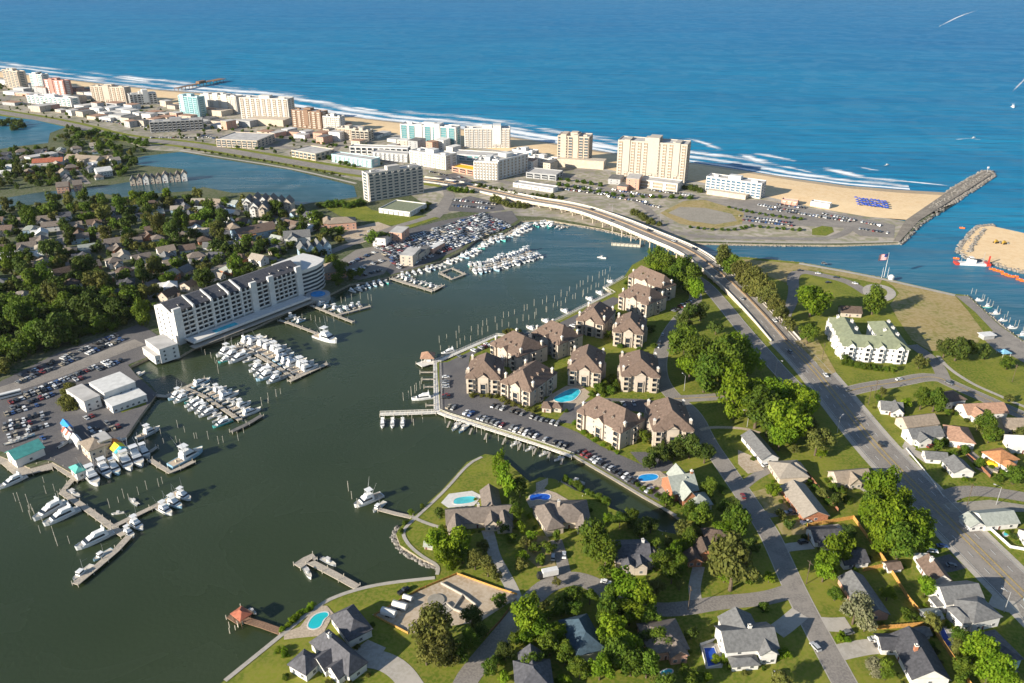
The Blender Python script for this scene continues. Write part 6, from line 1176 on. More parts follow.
boat_at('yacht', (26, 475), (-2, 488), 'white', 'white motor cruiser at the left edge below the boat rack platform'); boat_at('yacht', (66, 501), (33, 520), 'white', 'large white motor cruiser, upper of the pair left of the access dock'); boat_at('yacht', (79, 508), (43, 525), 'white', 'large white motor cruiser, lower of the pair left of the access dock'); boat_at('yacht', (113, 531), (75, 549), 'white', 'white motor cruiser with dark windows under the middle of the double dock')
boat_at('work', (92, 564), (73, 580), 'white', 'white workboat at the tip of the lower double dock arm'); boat_at('work', (112, 548), (93, 560), 'blue', 'pale blue workboat halfway along the lower double dock arm'); boat_at('sport', (170, 466), (203, 449), 'blue', 'long pale blue motor yacht inside the U shaped dock', 19); boat_at('sport', (137, 438), (160, 427), 'grey', 'grey sport fishing boat beside the bulkhead above the U shaped dock')
boat_at('small', (124, 511), (111, 513), 'white', 'white centre console on the upper side of the double dock'); boat_at('small', (138, 504), (129, 498), 'grey', 'grey centre console on the upper side of the double dock arm'); boat_at('sport', (128, 519), (143, 529), 'white', 'white sport boat below the right double dock arm, left of three'); boat_at('sport', (122, 528), (134, 536), 'white', 'white sport boat in the elbow of the double dock'); boat_at('sport', (156, 505), (172, 514), 'white', 'white sport boat below the right double dock arm, middle of three'); boat_at('sport', (164, 499), (182, 507), 'blue', 'pale blue sport boat below the right double dock arm')
boat_at('sport', (173, 492), (191, 499), 'white', 'white sport boat at the tip of the right double dock arm'); boat_at('small', (66, 490), (80, 496), 'grey', 'grey tender at the bend of the access dock')
for k, (s, c, cl) in enumerate((((86, 470), (98, 485), 'white'), ((98, 463), (110, 477), 'white'), ((109, 462), (119, 474), 'blue'), ((120, 455), (131, 470), 'white'), ((130, 451), (142, 466), 'white'), ((139, 447), (149, 458), 'grey'))): boat_at('sport', s, c, cl, 'charter fishing boat, %s from the left under the orange and yellow roof' % nth(k + 1))
boat_at('small', (134, 377), (145, 371), 'white', 'small white boat in the gap above the white restaurant'); boat_at('small', (304, 566), (311, 578), 'white', 'small white boat tied below the private dock platform'); boat_at('small', (321, 557), (336, 565), 'grey', 'grey covered boat on the private dock lift'); boat_at('sport', (384, 493), (352, 507), 'white', 'white fishing boat moored at the lawn point dock', 15); boat_at('work', (386, 500), (372, 512), 'white', 'white skiff with mast tucked behind the lawn point fishing boat', 9)
boat_at('small', (249, 607), (256, 613), 'white', 'small white boat on the right of the red roofed gazebo'); boat_at('small', (570, 479), (584, 483), 'white', 'white runabout floating in the canal behind the rambling villa', 8.5); boat_at('small', (597, 256), (607, 258), 'white', 'little white runabout crossing the basin below the bridge', 8)
for k, (x, cl) in enumerate(((383, 'white'), (393, 'white'), (403, 'white'))): boat_at('yacht', (x, 416), (x - 1, 430), cl, 'white cruiser below the boardwalk pier, %s of three from the left' % nth(k + 1), 9)
boat_at('yacht', (436, 396), (409, 399), 'white', 'white motor cruiser in the slip at the peninsula head', 13); boat_at('yacht', (456, 350), (441, 353), 'white', 'white motor cruiser beside the boardwalk pavilion'); boat_at('small', (460, 422), (452, 430), 'white', 'white boat in the first canal slip'); boat_at('small', (468, 424), (459, 432), 'blue', 'pale blue boat in the second canal slip')
for k, (x, y) in enumerate(((512, 441), (527, 446), (541, 451), (556, 456))): boat_at('small', (x + 8, y), (x - 2, y + 4), ('white', 'grey', 'white', 'white')[k], 'small boat in the canal slips, %s of the four on the right' % nth(k + 1))
for k, (x, y) in enumerate(((532, 329), (547, 322), (566, 312), (591, 300), (601, 294), (612, 283))): boat_at('yacht', (x + 4, y + 1), (x - 7, y - 4), 'white', 'white boat in the waterfront slips, %s from the left' % nth(k + 1), 9)
fleet([(470, 268.5), (490, 266), (512, 259), (535, 252.5)], 17, 1, 'from the left on the upper side of the long dock', (9, 13)); fleet([(470, 269.5), (490, 267), (512, 260), (535, 253.5)], 17, -1, 'from the left on the lower side of the long dock', (9, 13)); fleet([(484, 240), (505, 235), (522, 225), (545, 222), (568, 227)], 21, -1, 'from the left along the shore dock of the central basin', (9, 14))
fleet([(391, 278), (406, 283), (420, 287), (433, 291)], 9, 1, 'from the left on the tan jetty', (7, 10)); fleet([(440, 262), (456, 256), (470, 250), (480, 242)], 10, -1, 'from the left along the central car park wall', (8, 12)); fleet([(345, 290), (360, 285), (385, 279)], 7, -1, 'from the left under the tan shore building', (8, 11)); fleet([(396, 274), (420, 269), (440, 263)], 8, -1, 'from the left behind the tan jetty', (7, 10))
fleet([(5, 450), (25, 468), (50, 462)], 12, 1, 'from the left on the boat rack platform', (5, 7), kinds=('small',)); fleet([(968, 297), (982, 309), (1000, 324), (1018, 339)], 6, 1, 'from the top in the inlet quay slips', (6, 8))
boat_at('sport', (1008, 104.5), (1018, 109), 'white', 'white boat far out near the right edge of the sea', 12); boat_at('small', (968, 138.5), (979, 136.5), 'white', 'white speedboat off the end of the jetty', 9); boat_at('small', (938, 27), (942, 25), 'white', 'tiny white speedboat at the head of the curved wake', 12); boat_at('small', (884, 165), (890, 164), 'grey', 'dark small boat in the surf off the beach', 8)
# ------------------------------------------------------------------ marina buildings on the left
fr = frame3((66, 390), (84, 402), (97, 394), 7); H('white cube shaped front wing of the waterfront restaurant with roof terrace', [(fr, 7, 'flat', .3, 'flat')], 'white', 'flat', 'white restaurant front wing', cat='restaurant', name='restaurant', windows=3)
fr = frame3((89, 383), (104, 393.5), (132, 380), 8); H('wide white flat roofed hall of the waterfront restaurant', [(fr, 8, 'flat', .3, 'white')], 'white', 'white', 'white restaurant hall', cat='restaurant', name='restaurant', windows=4)
fr = frame3((104, 400), (112, 407), (144, 393), 4.5); H('long low white terrace wing of the restaurant with dark windows above the lawn strip', [(fr, 4.5, 'flat', .3, 'white')], 'white', 'white', None, cat='restaurant', name='restaurant', windows=7)
sheet('restaurant_lawn', [(118, 410), (132, 401), (147, 398), (146, 405), (136, 408), (122, 413)], G['lawn'], 2)
fr = frame3((6, 452), (15, 459), (46, 449), 5); H('long teal green gable roof over the boat racks at the left', [(fr, 5, 'u' if fr[3] > fr[4] else 'v', 3)], 'white', 'teal', 'teal boat rack roof', cat='boat shed', name='boat_shed', windows=2)
fr = frame3((70, 467), (76, 473), (84, 468), 4); H('small teal roofed kiosk at the head of the charter pier', [(fr, 4, 'hip', 1.6)], 'white', 'teal', None, cat='kiosk', name='kiosk', windows=1)
fr = frame3((80, 442), (89, 451), (108, 441), 7); H('two storey beige boathouse with tan and flat roofs at the charter docks', [(fr, 7, 'hip', 2.6), (sub(fr, fr[3] * .1, fr[4] * .55, fr[3] * .8, fr[4] * .6), 8.5, 'flat', .2, 'flat')], 'beige', 'tan', 'beige boathouse', cat='boathouse', name='boathouse', windows=4)
def canopy(label, fr, h, cols, rise=2.0):
    ox, oy, a, w, d = fr; root = thing('canopy', label, 'canopy', (ox, oy, ZL), a); n = len(cols); foot(fr)
    for k, c in enumerate(cols):
        b = MB(); x0, x1 = w * k / n, w * (k + 1) / n; b.slab((x0, 0, h), (x1, 0, h), (x1, d / 2, h + rise), (x0, d / 2, h + rise), .12); b.slab((x1, d, h), (x0, d, h), (x0, d / 2, h + rise), (x1, d / 2, h + rise), .12); b.build('roof_panel', c, root)
    for x in (.2, w - .2):
        for y in (.2, d - .2): b = MB(); b.cyl(x, y, -.4, h - .1, .12, .12, 6); b.build('post', M_white, root)
    b = MB(); b.box(.4, w - .4, .6, d - .6, -.3, 2.6); b.build('stall_wall', M_white, root); return root
mo = mat('orange_cloth', (.66, .20, .03)); my = mat('yellow_cloth', (.74, .62, .04)); mtq = mat('turquoise_cloth', (.05, .42, .50)); mr_ = mat('red_cloth', (.60, .12, .08)); mw = mat('white_cloth', (.75, .73, .70))
canopy('open pavilion with orange, yellow and turquoise roof panels on the charter dock', frame3((104, 444), (116, 454), (127, 447), 5), 5, [mo, mo, my, my, mtq]); LANDMARKS.append((115, 445, 'orange and yellow pavilion'))
canopy('bright blue canopy on the marina yard', frame3((60, 423), (66, 430), (73, 427), 4.5), 4.5, [ROOF['bluecloth']]); canopy('red and white striped canopy below the bright blue one', frame3((61, 431), (68, 438), (74, 434), 4), 4, [mr_, mw, mr_, mw]); canopy('plain white market canopy beside the beige boathouse', frame3((70, 437), (76, 444), (82, 440), 4), 4, [mw])
fr = frame3((231, 611), (240, 618), (250, 611), 4)
root = thing('gazebo', 'red brown hip roofed gazebo at the end of the brown villa pier', 'gazebo', (fr[0], fr[1], 1.2), fr[2]); b = MB(); b.hip(0, fr[3], 0, fr[4], 3.2, 1.4, .4); b.build('roof', ROOF['red'], root)
for x in (.2, fr[3] - .2):
    for y in (.2, fr[4] - .2): b = MB(); b.cyl(x, y, -1.6, 3.1, .13, .13, 6); b.build('post', M_woodb, root)
c = P(428, 360, 1.2); root = thing('pavilion', 'pale pink pyramid roofed pavilion at the boardwalk corner', 'pavilion', (c.x, c.y, 1.2)); b = MB(); b.hip(-4, 4, -4, 4, 3.2, 3.0, .5); b.build('roof', ROOF['salmon'], root)
for x in (-3.6, 3.6):
    for y in (-3.6, 3.6): b = MB(); b.cyl(x, y, 0, 3.1, .15, .15, 6); b.build('post', M_white, root)
b = MB(); b.box(-2, 2, -2, 2, 0, 2.4); b.build('kiosk_wall', M_white, root)
# little lean-to on the lawn point, trailers and tanks on the building plot
fr = frame2((424, 540), (432, 541), 5, 2.4); H('small pale garden shed on the lawn point', [(fr, 2.4, 'u', 1.2)], 'cream', 'pale', None, cat='shed', name='shed', windows=1)
def barrel(label, x, y, a, L, r, z=0.6):
    p = P(x, y); root = thing('site_trailer', label, 'trailer', (p.x, p.y, ZL), a); b = MB(); n = 10; pts = [(-r, 0), (r, 0), (r, r), (r * .7, r * 1.5), (0, r * 1.75), (-r * .7, r * 1.5), (-r, r)]
    b.mesh([(-L / 2, q, z + h) for q, h in pts] + [(L / 2, q, z + h) for q, h in pts], [(i, (i + 1) % 7, 7 + (i + 1) % 7, 7 + i) for i in range(7)] + [(6, 5, 4, 3, 2, 1, 0), (7, 8, 9, 10, 11, 12, 13)]); b.build('body', M_white, root)
    for s in (-1, 1): b = MB(); b.box(-.9, .9, s * r - .12, s * r + .12, 0, .75); b.build('wheel', M_black, root)
barrel('white round topped trailer nearest the orange fence corner', 389, 615, R(-20), 6, 1.35); barrel('white round topped trailer right of its twin on the building plot', 400, 608, R(-20), 6, 1.3); barrel('small white trailer highest on the building plot', 408, 600, R(-25), 4, 1.0)
root = thing('house_foundation', 'pale block foundation walls of a house being built on the sandy plot', 'foundation', (*P(455, 600)[:2], ZL)); o0 = P(455, 600); bb = MB()
def wl_(pts, h=1.1, th=.4):
    w = [P(*p) for p in pts]
    for i, (A, C) in enumerate(zip(w, w[1:])): t = (C - A).normalized(); nn = Vector((-t.y, t.x, 0)) * th / 2; bb.prism([(v.x - o0.x, v.y - o0.y) for v in (A - nn, C - nn, C + nn, A + nn)], 0, h + .003 * i)
wl_([(441, 584), (463, 596), (453, 610), (446, 604), (430, 616), (408, 630)]); wl_([(463, 596), (476, 606), (468, 616), (453, 610)]); bb.build('wall', G['concrete'], root)
b = MB(); q = [P(x, y) for x, y in ((446, 604), (453, 610), (435, 622), (428, 616))]; b.prism([(v.x - o0.x, v.y - o0.y) for v in q], 0, .5); b.build('slab', G['concrete'], root)
b = MB(); c = P(436, 601); b.cyl(c.x - o0.x, c.y - o0.y, 0, .6, 3.4, 3.4, 20); b.build('round_footing', G['gravel'], root)
# ------------------------------------------------------------------ fences
def fence(label, pts, h, m, cat='fence', post=2.6, smooth_n=0):
    w = smooth([P(*p) for p in pts], smooth_n); o = w[0]; root = thing('fence', label, cat, (o.x, o.y, ZL)); b = MB(); pb = MB()
    for i, (A, C) in enumerate(zip(w, w[1:])):
        t = (C - A).normalized(); nn = Vector((-t.y, t.x, 0)) * .05; n = max(1, int((C - A).length / .3)); k = 0
        b.prism([(v.x - o.x, v.y - o.y) for v in (A - nn, C - nn, C + nn, A + nn)], .05, h + .004 * i); L = (C - A).length; s = 0
        while s < L: p = A + t * s; pb.at(p.x - o.x, p.y - o.y, math.atan2(t.y, t.x)); pb.box(-.09, .09, -.1, .1, -.2, h + .15); s += post
    b.build('board_panel', m, root); pb.build('post_row', m, root); return root
M_cedar = mat('new_cedar_boards', (.50, .27, .075), var=.2, scale=1.5); M_oldb = mat('old_red_boards', (.27, .125, .07), var=.25, scale=1.5)
fence('long new orange cedar fence dividing the avenue gardens from the street gardens', [(853, 519), (883, 560), (908, 600), (929, 625), (964, 676), (975, 695)], 2.0, M_cedar); fence('orange cedar fence round the pale bungalow pool', [(808, 541), (807, 527), (853, 519)], 2.0, M_cedar); fence('cedar cross fence behind the black roofed house', [(870, 630), (900, 628), (929, 625)], 2.0, M_cedar); fence('short orange fence between the long cedar fence and the ranch house', [(863, 571.5), (884, 567)], 2.0, M_cedar)
fence('red brown board fence behind the long beige ranch house', [(804, 471), (818, 489), (838, 512)], 2.0, M_oldb); fence('orange silt fence round the building plot', [(408, 634), (374, 616), (400, 601), (420, 590), (457, 574.5), (475, 581), (500, 590), (517, 595)], 1.0, M_cedar); fence('orange silt fence along the road circle below the plot', [(516, 600), (500, 622), (480, 642)], .9, M_oldb)
fence('white picket fence of the paddling pool garden', [(990, 530), (1010, 548), (1032, 552)], 1.5, M_white); fence('white patio wall round the big white house pool', [(700, 646), (718, 640), (725, 640)], 1.4, M_white); fence('white patio wall left of the big white house pool', [(700, 646), (706, 668)], 1.2, M_white)
fence('low white garden wall along the avenue below the mottled grey house', [(906, 449), (930, 478), (944, 498)], .8, M_white); fence('dark fence behind the wooden shed row of the avenue cottages', [(955, 446), (975, 462), (990, 478)], 1.6, M_oldb)
# ------------------------------------------------------------------ poles, lamps, flags
def pole_mesh(h, arm, lampkind):
    b = MB(); b.cyl(0, 0, -.3, h, .17, .11, 7)
    return b.data('pole', [M_metal if lampkind else M_bark])
LP = pole_mesh(10, 2.4, 1); ARM = MB(); ARM.cyl(0, 0, 9.9, 10.4, .08, .06, 6, 0, 2.6, 0); ARM = ARM.data('arm', [M_metal]); HEAD = MB(); HEAD.box(2.3, 3.4, -.22, .22, 10.3, 10.55); HEAD = HEAD.data('lamp_head', [M_grey])
PP = pole_mesh(12, 0, 0); XA = MB(); XA.box(-.1, .1, -1.5, 1.5, 10.9, 11.1); XA.cyl(.3, .4, 9.2, 10.2, .25, .25, 8); XA = XA.data('crossarm', [M_bark])
def lamp(x, y, a, label):
    p = P(x, y); t = thing('street_lamp', label, 'street lamp', (p.x, p.y, ZL), a, 'street lamps'); put(LP, 'pole', t); put(ARM, 'arm', t); put(HEAD, 'lamp_head', t)
for x, y, a, lab in ((775, 375, -.6, 'street lamp on the frontage road where it meets the avenue'), (837, 433, .7, 'street lamp on the avenue verge beside the bright trees'), (684, 391, 2, 'street lamp at the mouth of the park street beside the round tree group'), (747, 427, 3, 'street lamp in shade between the brown condominiums and the dark gable house'), (726, 252, 2, 'street lamp at the inlet end of the bridge'), (660, 226, 3, 'street lamp on the far parapet over the water'),
                        (996, 505, 2.5, 'street lamp at the mouth of the east side street'), (1004, 612, 2.6, 'street lamp on the lower avenue beside the pale grey house'), (533, 214, 1, 'street lamp at the marina side of the bridge approach'), (612, 215, 3, 'street lamp midway on the bridge edge')): lamp(x, y, a, lab)
for x, y, a, lab in ((806, 584, .4, 'timber power pole on the lawn opposite the side street'), (874, 398, .3, 'left of the two power poles at the hotel road corner'), (868, 405, .3, 'right of the two power poles at the hotel road corner'), (822, 360, .2, 'power pole beside the brick verge of the avenue'), (967, 505, .5, 'power pole on the corner of the east street'), (688, 610, .2, 'power pole at the end of the side street'), (755, 425, .1, 'left timber pole in the bright tree group'), (763, 424, .1, 'right timber pole in the bright tree group'), (1012, 382, .2, 'power pole in the green field by the white footpath')):
    p = P(x, y); t = thing('power_pole', lab, 'power pole', (p.x, p.y, ZL), a, 'power poles'); put(PP, 'pole', t); put(XA, 'crossarm', t)
def flagm():
    b = MB(); w, h = 9.0, 5.0; n = 12
    def pt(u, v): return (w * u, .5 * math.sin(u * 7), h * (v - 1) - .5 * u)
    for i in range(n):
        for j in range(13):
            u0, u1, v0, v1 = i / n, (i + 1) / n, j / 13, (j + 1) / 13; canton = u1 <= .42 and j >= 6
            b.face([pt(u0, v0), pt(u1, v0), pt(u1, v1), pt(u0, v1)], 2 if canton else (0 if j % 2 == 0 else 1))
    for i in range(5):
        for j in range(4): u, v = .05 + .07 * i, .53 + .11 * j; q = pt(u, v); s = .14; b.face([(q[0] - s, q[1] - .04, q[2] - s), (q[0] + s, q[1] - .04, q[2] - s), (q[0] + s, q[1] - .04, q[2] + s), (q[0] - s, q[1] - .04, q[2] + s)], 1)
    return b.data('flag', [mat('flag_red', (.52, .03, .04)), mat('flag_white', (.78, .78, .78)), mat('flag_blue', (.03, .05, .20))])
FLAG = flagm(); p = P(884, 277); t = thing('flagpole', 'tall white flagpole flying a large striped flag on the inlet park shore', 'flagpole', (p.x, p.y, ZL), R(195)); b = MB(); b.cyl(0, 0, 0, 20, .22, .10, 8); b.cyl(0, 0, 20, 20.3, .25, .25, 8); b.build('pole', M_frame, t); put(FLAG, 'flag', t, (0.12, 0, 19.8))
for x, lab in ((881.5, 'short white mast left of the tall flagpole'), (887, 'short white mast right of the tall flagpole')): p = P(x, 278); t = thing('mast', lab, 'mast', (p.x, p.y, ZL)); b = MB(); b.cyl(0, 0, 0, 9, .15, .1, 6); b.build('pole', M_frame, t); b = MB(); b.cyl(0, -1.2, 6.8, 7, .07, .07, 5, 0, 0, 1.2); b.build('yard', M_frame, t)
p = P(891, 279); t = thing('water_tank', 'white domed tank beside the flagpole', 'tank', (p.x, p.y, ZL)); b = MB(); b.cyl(0, 0, 0, 2.6, 2.2, 2.2, 14); b.cyl(0, 0, 2.6, 3.6, 2.2, .8, 14); b.build('body', M_frame, t); b = MB(); b.box(-.5, .5, -2.4, -2.1, 0, 2.0); b.build('hatch', M_grey, t)
p = P(986, 338); t = thing('bus_shelter', 'small white roofed ticket hut on the quay pavement', 'hut', (p.x, p.y, ZL), .2); b = MB(); b.box(-4, 4, -2.5, 2.5, -.2, 2.8); b.build('wall', M_grey, t); b = MB(); b.box(-5, 5, -3.2, 3.2, 2.8, 3.1); b.build('roof', M_frame, t)
p = P(1003, 355); t = thing('tent', 'pale blue canopy tent at the end of the quay pavement', 'tent', (p.x, p.y, ZL), .2); b = MB(); b.hip(-3, 3, -3, 3, 2.6, 1.6, .2); b.build('roof', mat('pale_blue_cloth', (.20, .42, .56)), t); b = MB()
for x in (-2.8, 2.8):
    for y in (-2.8, 2.8): b = MB(); b.cyl(x, y, 0, 2.6, .08, .08, 6); b.build('post', M_frame, t)
# beach umbrellas: blue rows on the sand
UM = MB(); UM.cyl(0, 0, 2.0, 2.9, 2.1, .05, 10); UM = UM.data('canopy', [mat('blue_umbrella_cloth', (.02, .07, .42))]); UP = MB(); UP.cyl(0, 0, 0, 2.1, .05, .05, 5); UP = UP.data('pole', [M_frame]); n = 0
for j in range(4):
    for i in range(9):
        p = P(856 + i * 3.6 + j * .8 + rb.uniform(-.7, .7), 199.2 + j * 2.1 + i * .5 + rb.uniform(-.35, .35), ZL + .3); t = thing('beach_umbrella', 'blue beach umbrella, %s from the left in the %s row from the sea' % (nth(i + 1), nth(j + 1)), 'beach umbrella', (p.x, p.y, ZL + .2), 0, 'blue beach umbrellas'); put(UM, 'canopy', t); put(UP, 'pole', t)
# ------------------------------------------------------------------ jetties, pier, dredge
ROCK = []
for s in range(4):
    r_ = random.Random(s + 40); b = MB(); V = []; n = 7
    for k in range(3):
        for j in range(n): a = 2 * math.pi * j / n; q = (1, 1.05, .6)[k] * r_.uniform(.75, 1.15); V.append((q * math.cos(a), q * math.sin(a), (-.6, .15, .75)[k] * r_.uniform(.8, 1.2)))
    b.mesh(V, [(k * n + j, k * n + (j + 1) % n, (k + 1) * n + (j + 1) % n, (k + 1) * n + j) for k in range(2) for j in range(n)] + [tuple(range(2 * n, 3 * n))]); ROCK.append((b.v, b.f))
def rocks(name, pts, width, n, z, size, seed, kind='stuff'):
    r_ = random.Random(seed); q = resample([P(x, y, z) for x, y in pts], n); b = MB()
    for i in range(n):
        t = (q[min(i + 1, n - 1)] - q[max(i - 1, 0)]).normalized()
        for k in range(3):
            off = r_.uniform(-width / 2, width / 2); v, f = r_.choice(ROCK); s = size * r_.uniform(.6, 1.3); a = r_.uniform(0, 6.28); b.at(q[i].x - t.y * off, q[i].y + t.x * off, a, z + r_.uniform(-.5, .3) - abs(off) * .12); b.mesh([(x * s, y * s, w * s * .8) for x, y, w in v], f)
    return structure(b.build(name, M_rock), kind)
land('jetty_ground', [(905, 221), (946, 193), (984, 171.5), (990, 172.5), (992, 174.5), (953, 199.5), (919, 221), (899, 242.5), (893, 242)], G['jetty'], M_rock, 2.2)
rocks('jetty_crest_rocks', [(930, 208), (950, 196), (970, 184), (988, 173.5)], 9, 110, 2.2, 1.0, 11); rocks('jetty_rocks', [(899, 243.5), (920, 223), (952, 203), (993, 176), (992, 171), (984, 170.5), (947, 192)], 5, 230, .9, 1.35, 1); rocks('inlet_bank_rocks', [(690, 243.5), (774, 245.5), (840, 245.5), (898, 243.5)], 3, 120, .4, 1.0, 2); rocks('spit_rocks', [(994, 225), (981, 226), (974, 231), (965, 242), (959, 251), (971, 259), (986, 261), (1030, 274)], 6, 130, .9, 1.4, 3)
rocks('bridge_bank_rocks', [(572, 225), (600, 230), (640, 239), (690, 244)], 4, 80, .3, 1.2, 4); rocks('south_bank_rocks', [(715, 257), (744, 258), (799, 263), (850, 272), (880, 278)], 2.5, 110, .5, 1.0, 5); rocks('lawn_point_rocks', [(440, 569), (420, 561), (400, 548), (394, 535), (398, 527)], 3, 60, .2, .8, 6); rocks('spit_path_rocks', [(985, 229), (976, 240), (969, 252)], 4, 34, 1.7, 1.1, 7)
p = P(987, 172.5, 2.2); t = thing('beacon', 'small white navigation beacon on the tip of the rock jetty', 'beacon', (p.x, p.y, 2.2)); b = MB(); b.cyl(0, 0, -1, 7, .35, .25, 8); b.build('post', M_metal, t); b = MB(); b.box(-1.2, 1.2, -.15, .15, 5, 7); b.build('daymark', M_frame, t)
a, c = P(176, 88, 6), P(222, 78.5, 6); u = math.atan2(c.y - a.y, c.x - a.x); L = (c - a).length; t = thing('fishing_pier', 'long dark timber fishing pier running out to sea from the far beach', 'pier', (a.x, a.y, 0), u); b = MB(); b.box(0, L, -5, 5, 5.2, 6); b.box(L - 40, L + 2, -9, 9, 5.25, 6.05); b.build('deck', M_woodb, t)
b = MB(); b.box(L * .45, L * .6, -4, 4, 6.05, 10); b.build('shelter', M_woodb, t)
for k in range(14):
    for s in (-4, 4): b = MB(); b.cyl(L * k / 13.2, s, -3, 5.3, .4, .4, 6); b.build('pile', M_woodb, t)
p = P(972, 264.5, 0); t = thing('dredge_boat', 'white dredge boat with red bow and stern pontoons beside the sand spit', 'boat', (p.x, p.y, 0), R(-8)); L = 24
b = MB(); b.box(-11, 11, -3.2, 3.2, -.8, 1.6); b.build('hull', M_frame, t); b = MB(); b.box(-4, 2, -2.4, 2.4, 1.6, 4.6); b.box(-3, 0, -2, 2, 4.6, 6.6); b.build('wheelhouse', M_frame, t); b = MB(); b.box(-3.1, .1, -2.1, 2.1, 5.2, 6.1); b.build('windows', M_glass, t)
b = MB(); b.box(10, 13.5, -3.4, 3.4, -.6, 2.2); b.box(12, 13, -.5, .5, 2.2, 8); b.build('ladder_frame', HULLC['red'], t); b = MB(); b.box(-14, -11, -3.4, 3.4, -.6, 1.8); b.build('stern_pontoon', HULLC['red'], t); b = MB(); b.cyl(8, 0, 1.6, 11, .3, .1, 6); b.cyl(-9, 0, 1.6, 9, .2, .1, 6); b.build('mast', M_metal, t)
M_of = mat('orange_float_plastic', (.75, .14, .02), rough=.5)
for k, (x, y) in enumerate(((992, 269.5), (996, 271), (1000, 272), (1004, 274.5), (1008, 276), (1011, 277), (1015, 277), (1019, 280), (1023, 281.5), (962, 228.5), (956, 259))):
    p = P(x, y, 0); t = thing('pipeline_float', ('orange pipeline float, %s from the left in the floating line' % nth(k + 1)) if k < 9 else ('lone orange buoy in the inlet mouth off the spit' if k == 9 else 'orange float at the bow of the dredge boat'), 'float', (p.x, p.y, 0), R(-20), 'orange pipeline floats'); b = MB(); b.cyl(-2.2, 0, .1, .1, 1, 1, 8); b = MB(); r_ = .95
    n = 8; V = [(s * 2.3, r_ * math.cos(2 * math.pi * j / n), .4 + r_ * math.sin(2 * math.pi * j / n)) for s in (-1, 1) for j in range(n)]; b.mesh(V, [(j, (j + 1) % n, n + (j + 1) % n, n + j) for j in range(n)] + [tuple(range(n - 1, -1, -1)), tuple(range(n, 2 * n))]); b.build('float_body', M_of, t); b = MB(); b.box(-.3, .3, -.3, .3, 1.3, 1.9); b.build('clamp', M_metal, t)
p = P(626, 246, 0); t = thing('bridge_fender', 'long pale timber fender platform in the water beside the bridge piers', 'fender', (p.x, p.y, 0), R(-12)); b = MB(); b.box(-13, 13, -1.4, 1.4, -1, 2.0); b.build('platform', M_pile, t)
for k in range(8): b = MB(); b.cyl(-12.5 + k * 3.57, -1.6, -2, 3, .25, .22, 6); b.build('pile', M_pile, t)
# digger pair on the spit
for x, y, lab in ((996, 243, 'left dark bulldozer on the sand spit'), (1004, 244, 'right dark bulldozer on the sand spit')):
    p = P(x, y); t = thing('bulldozer', lab, 'bulldozer', (p.x, p.y, ZL), .3); b = MB(); b.box(-2.2, 2.2, -1.5, -.9, 0, 1.1); b.box(-2.2, 2.2, .9, 1.5, 0, 1.1); b.build('track', M_black, t); b = MB(); b.box(-1.8, 1.8, -.9, .9, .5, 1.8); b.box(-1.4, .3, -.8, .8, 1.8, 3.1); b.build('body', mat('machine_yellow', (.35, .22, .03)), t); b = MB(); b.box(2.4, 2.7, -1.9, 1.9, .1, 1.3); b.build('blade', M_grey, t)
# ------------------------------------------------------------------ cars
PAINT = dict(white=(.74, .74, .73), silver=(.42, .43, .44), grey=(.16, .165, .17), black=(.022, .022, .025), blue=(.035, .085, .23), red=(.20, .03, .028), tan=(.36, .31, .23))
PAINTM = {k: mat(k + '_car_paint', c, rough=.28, var=.03, spec=.5, coat=.4) for k, c in PAINT.items()}
def car_meshes(kind, color):
    L, Wd, H, hood, cab0, cab1, top = {'sedan': (4.6, 1.8, 1.42, .85, -1.5, .9, .55), 'suv': (4.8, 1.9, 1.75, 1.0, -2.2, .9, .35), 'pickup': (5.6, 1.95, 1.8, 1.05, -.6, 1.2, .35)}[kind]
    b = MB(); x0, x1, w = -L / 2, L / 2, Wd / 2
    b.mesh([(x0, -w, .3), (x1, -w * .95, .3), (x1, w * .95, .3), (x0, w, .3), (x0 + .05, -w, hood), (x1 - .25, -w * .9, hood - .12), (x1 - .25, w * .9, hood - .12), (x0 + .05, w, hood)], [(3, 2, 1, 0), (0, 1, 5, 4), (1, 2, 6, 5), (2, 3, 7, 6), (3, 0, 4, 7), (4, 5, 6, 7)])
    taper(b, cab0 + .28, cab1 - top * .8, w * .78, H - .07, H, .08, .08, .06, 0)
    if kind == 'pickup': b.box(x0 + .1, cab0 - .05, -w, -w + .12, hood, hood + .25); b.box(x0 + .1, cab0 - .05, w - .12, w, hood, hood + .25)
    body = (b.v[:], b.f[:]); g = MB(); taper(g, cab0, cab1, w * .92, hood - .06, H - .06, top, .25, .16, 0)
    return b, g, L, w
CAR = {}
wh_ = MB(); n = 10; V = [(.33 * math.cos(2 * math.pi * j / n), s * .11, .33 + .33 * math.sin(2 * math.pi * j / n)) for s in (-1, 1) for j in range(n)]; wh_.mesh(V, [(j, (j + 1) % n, n + (j + 1) % n, n + j) for j in range(n)] + [tuple(range(n - 1, -1, -1)), tuple(range(n, 2 * n))]); WHEEL = wh_.data('wheel', [M_black])
for kd in ('sedan', 'suv', 'pickup'):
    for cl in PAINT:
        b, g, L, w = car_meshes(kd, cl); me = b.data('body', [PAINTM[cl]]); gl = g.data('window_glass', [M_glass]); j = MB(); j.v = b.v + g.v; j.f = b.f + [[i + len(b.v) for i in f] for f in g.f]; j.m = [0] * len(b.f) + [1] * len(g.f)
        nb = len(j.v)
        for sx in (-L * .3, L * .3): j.box(sx - .33, sx + .33, -w - .02, w + .02, .02, .6, 2)
        CAR[(kd, cl)] = (me, gl, j.data('parked_car', [PAINTM[cl], M_glass, M_black]), L, w, (j.v, j.f, j.m))
rc = random.Random(17); NCAR = [0]; MASS = {}
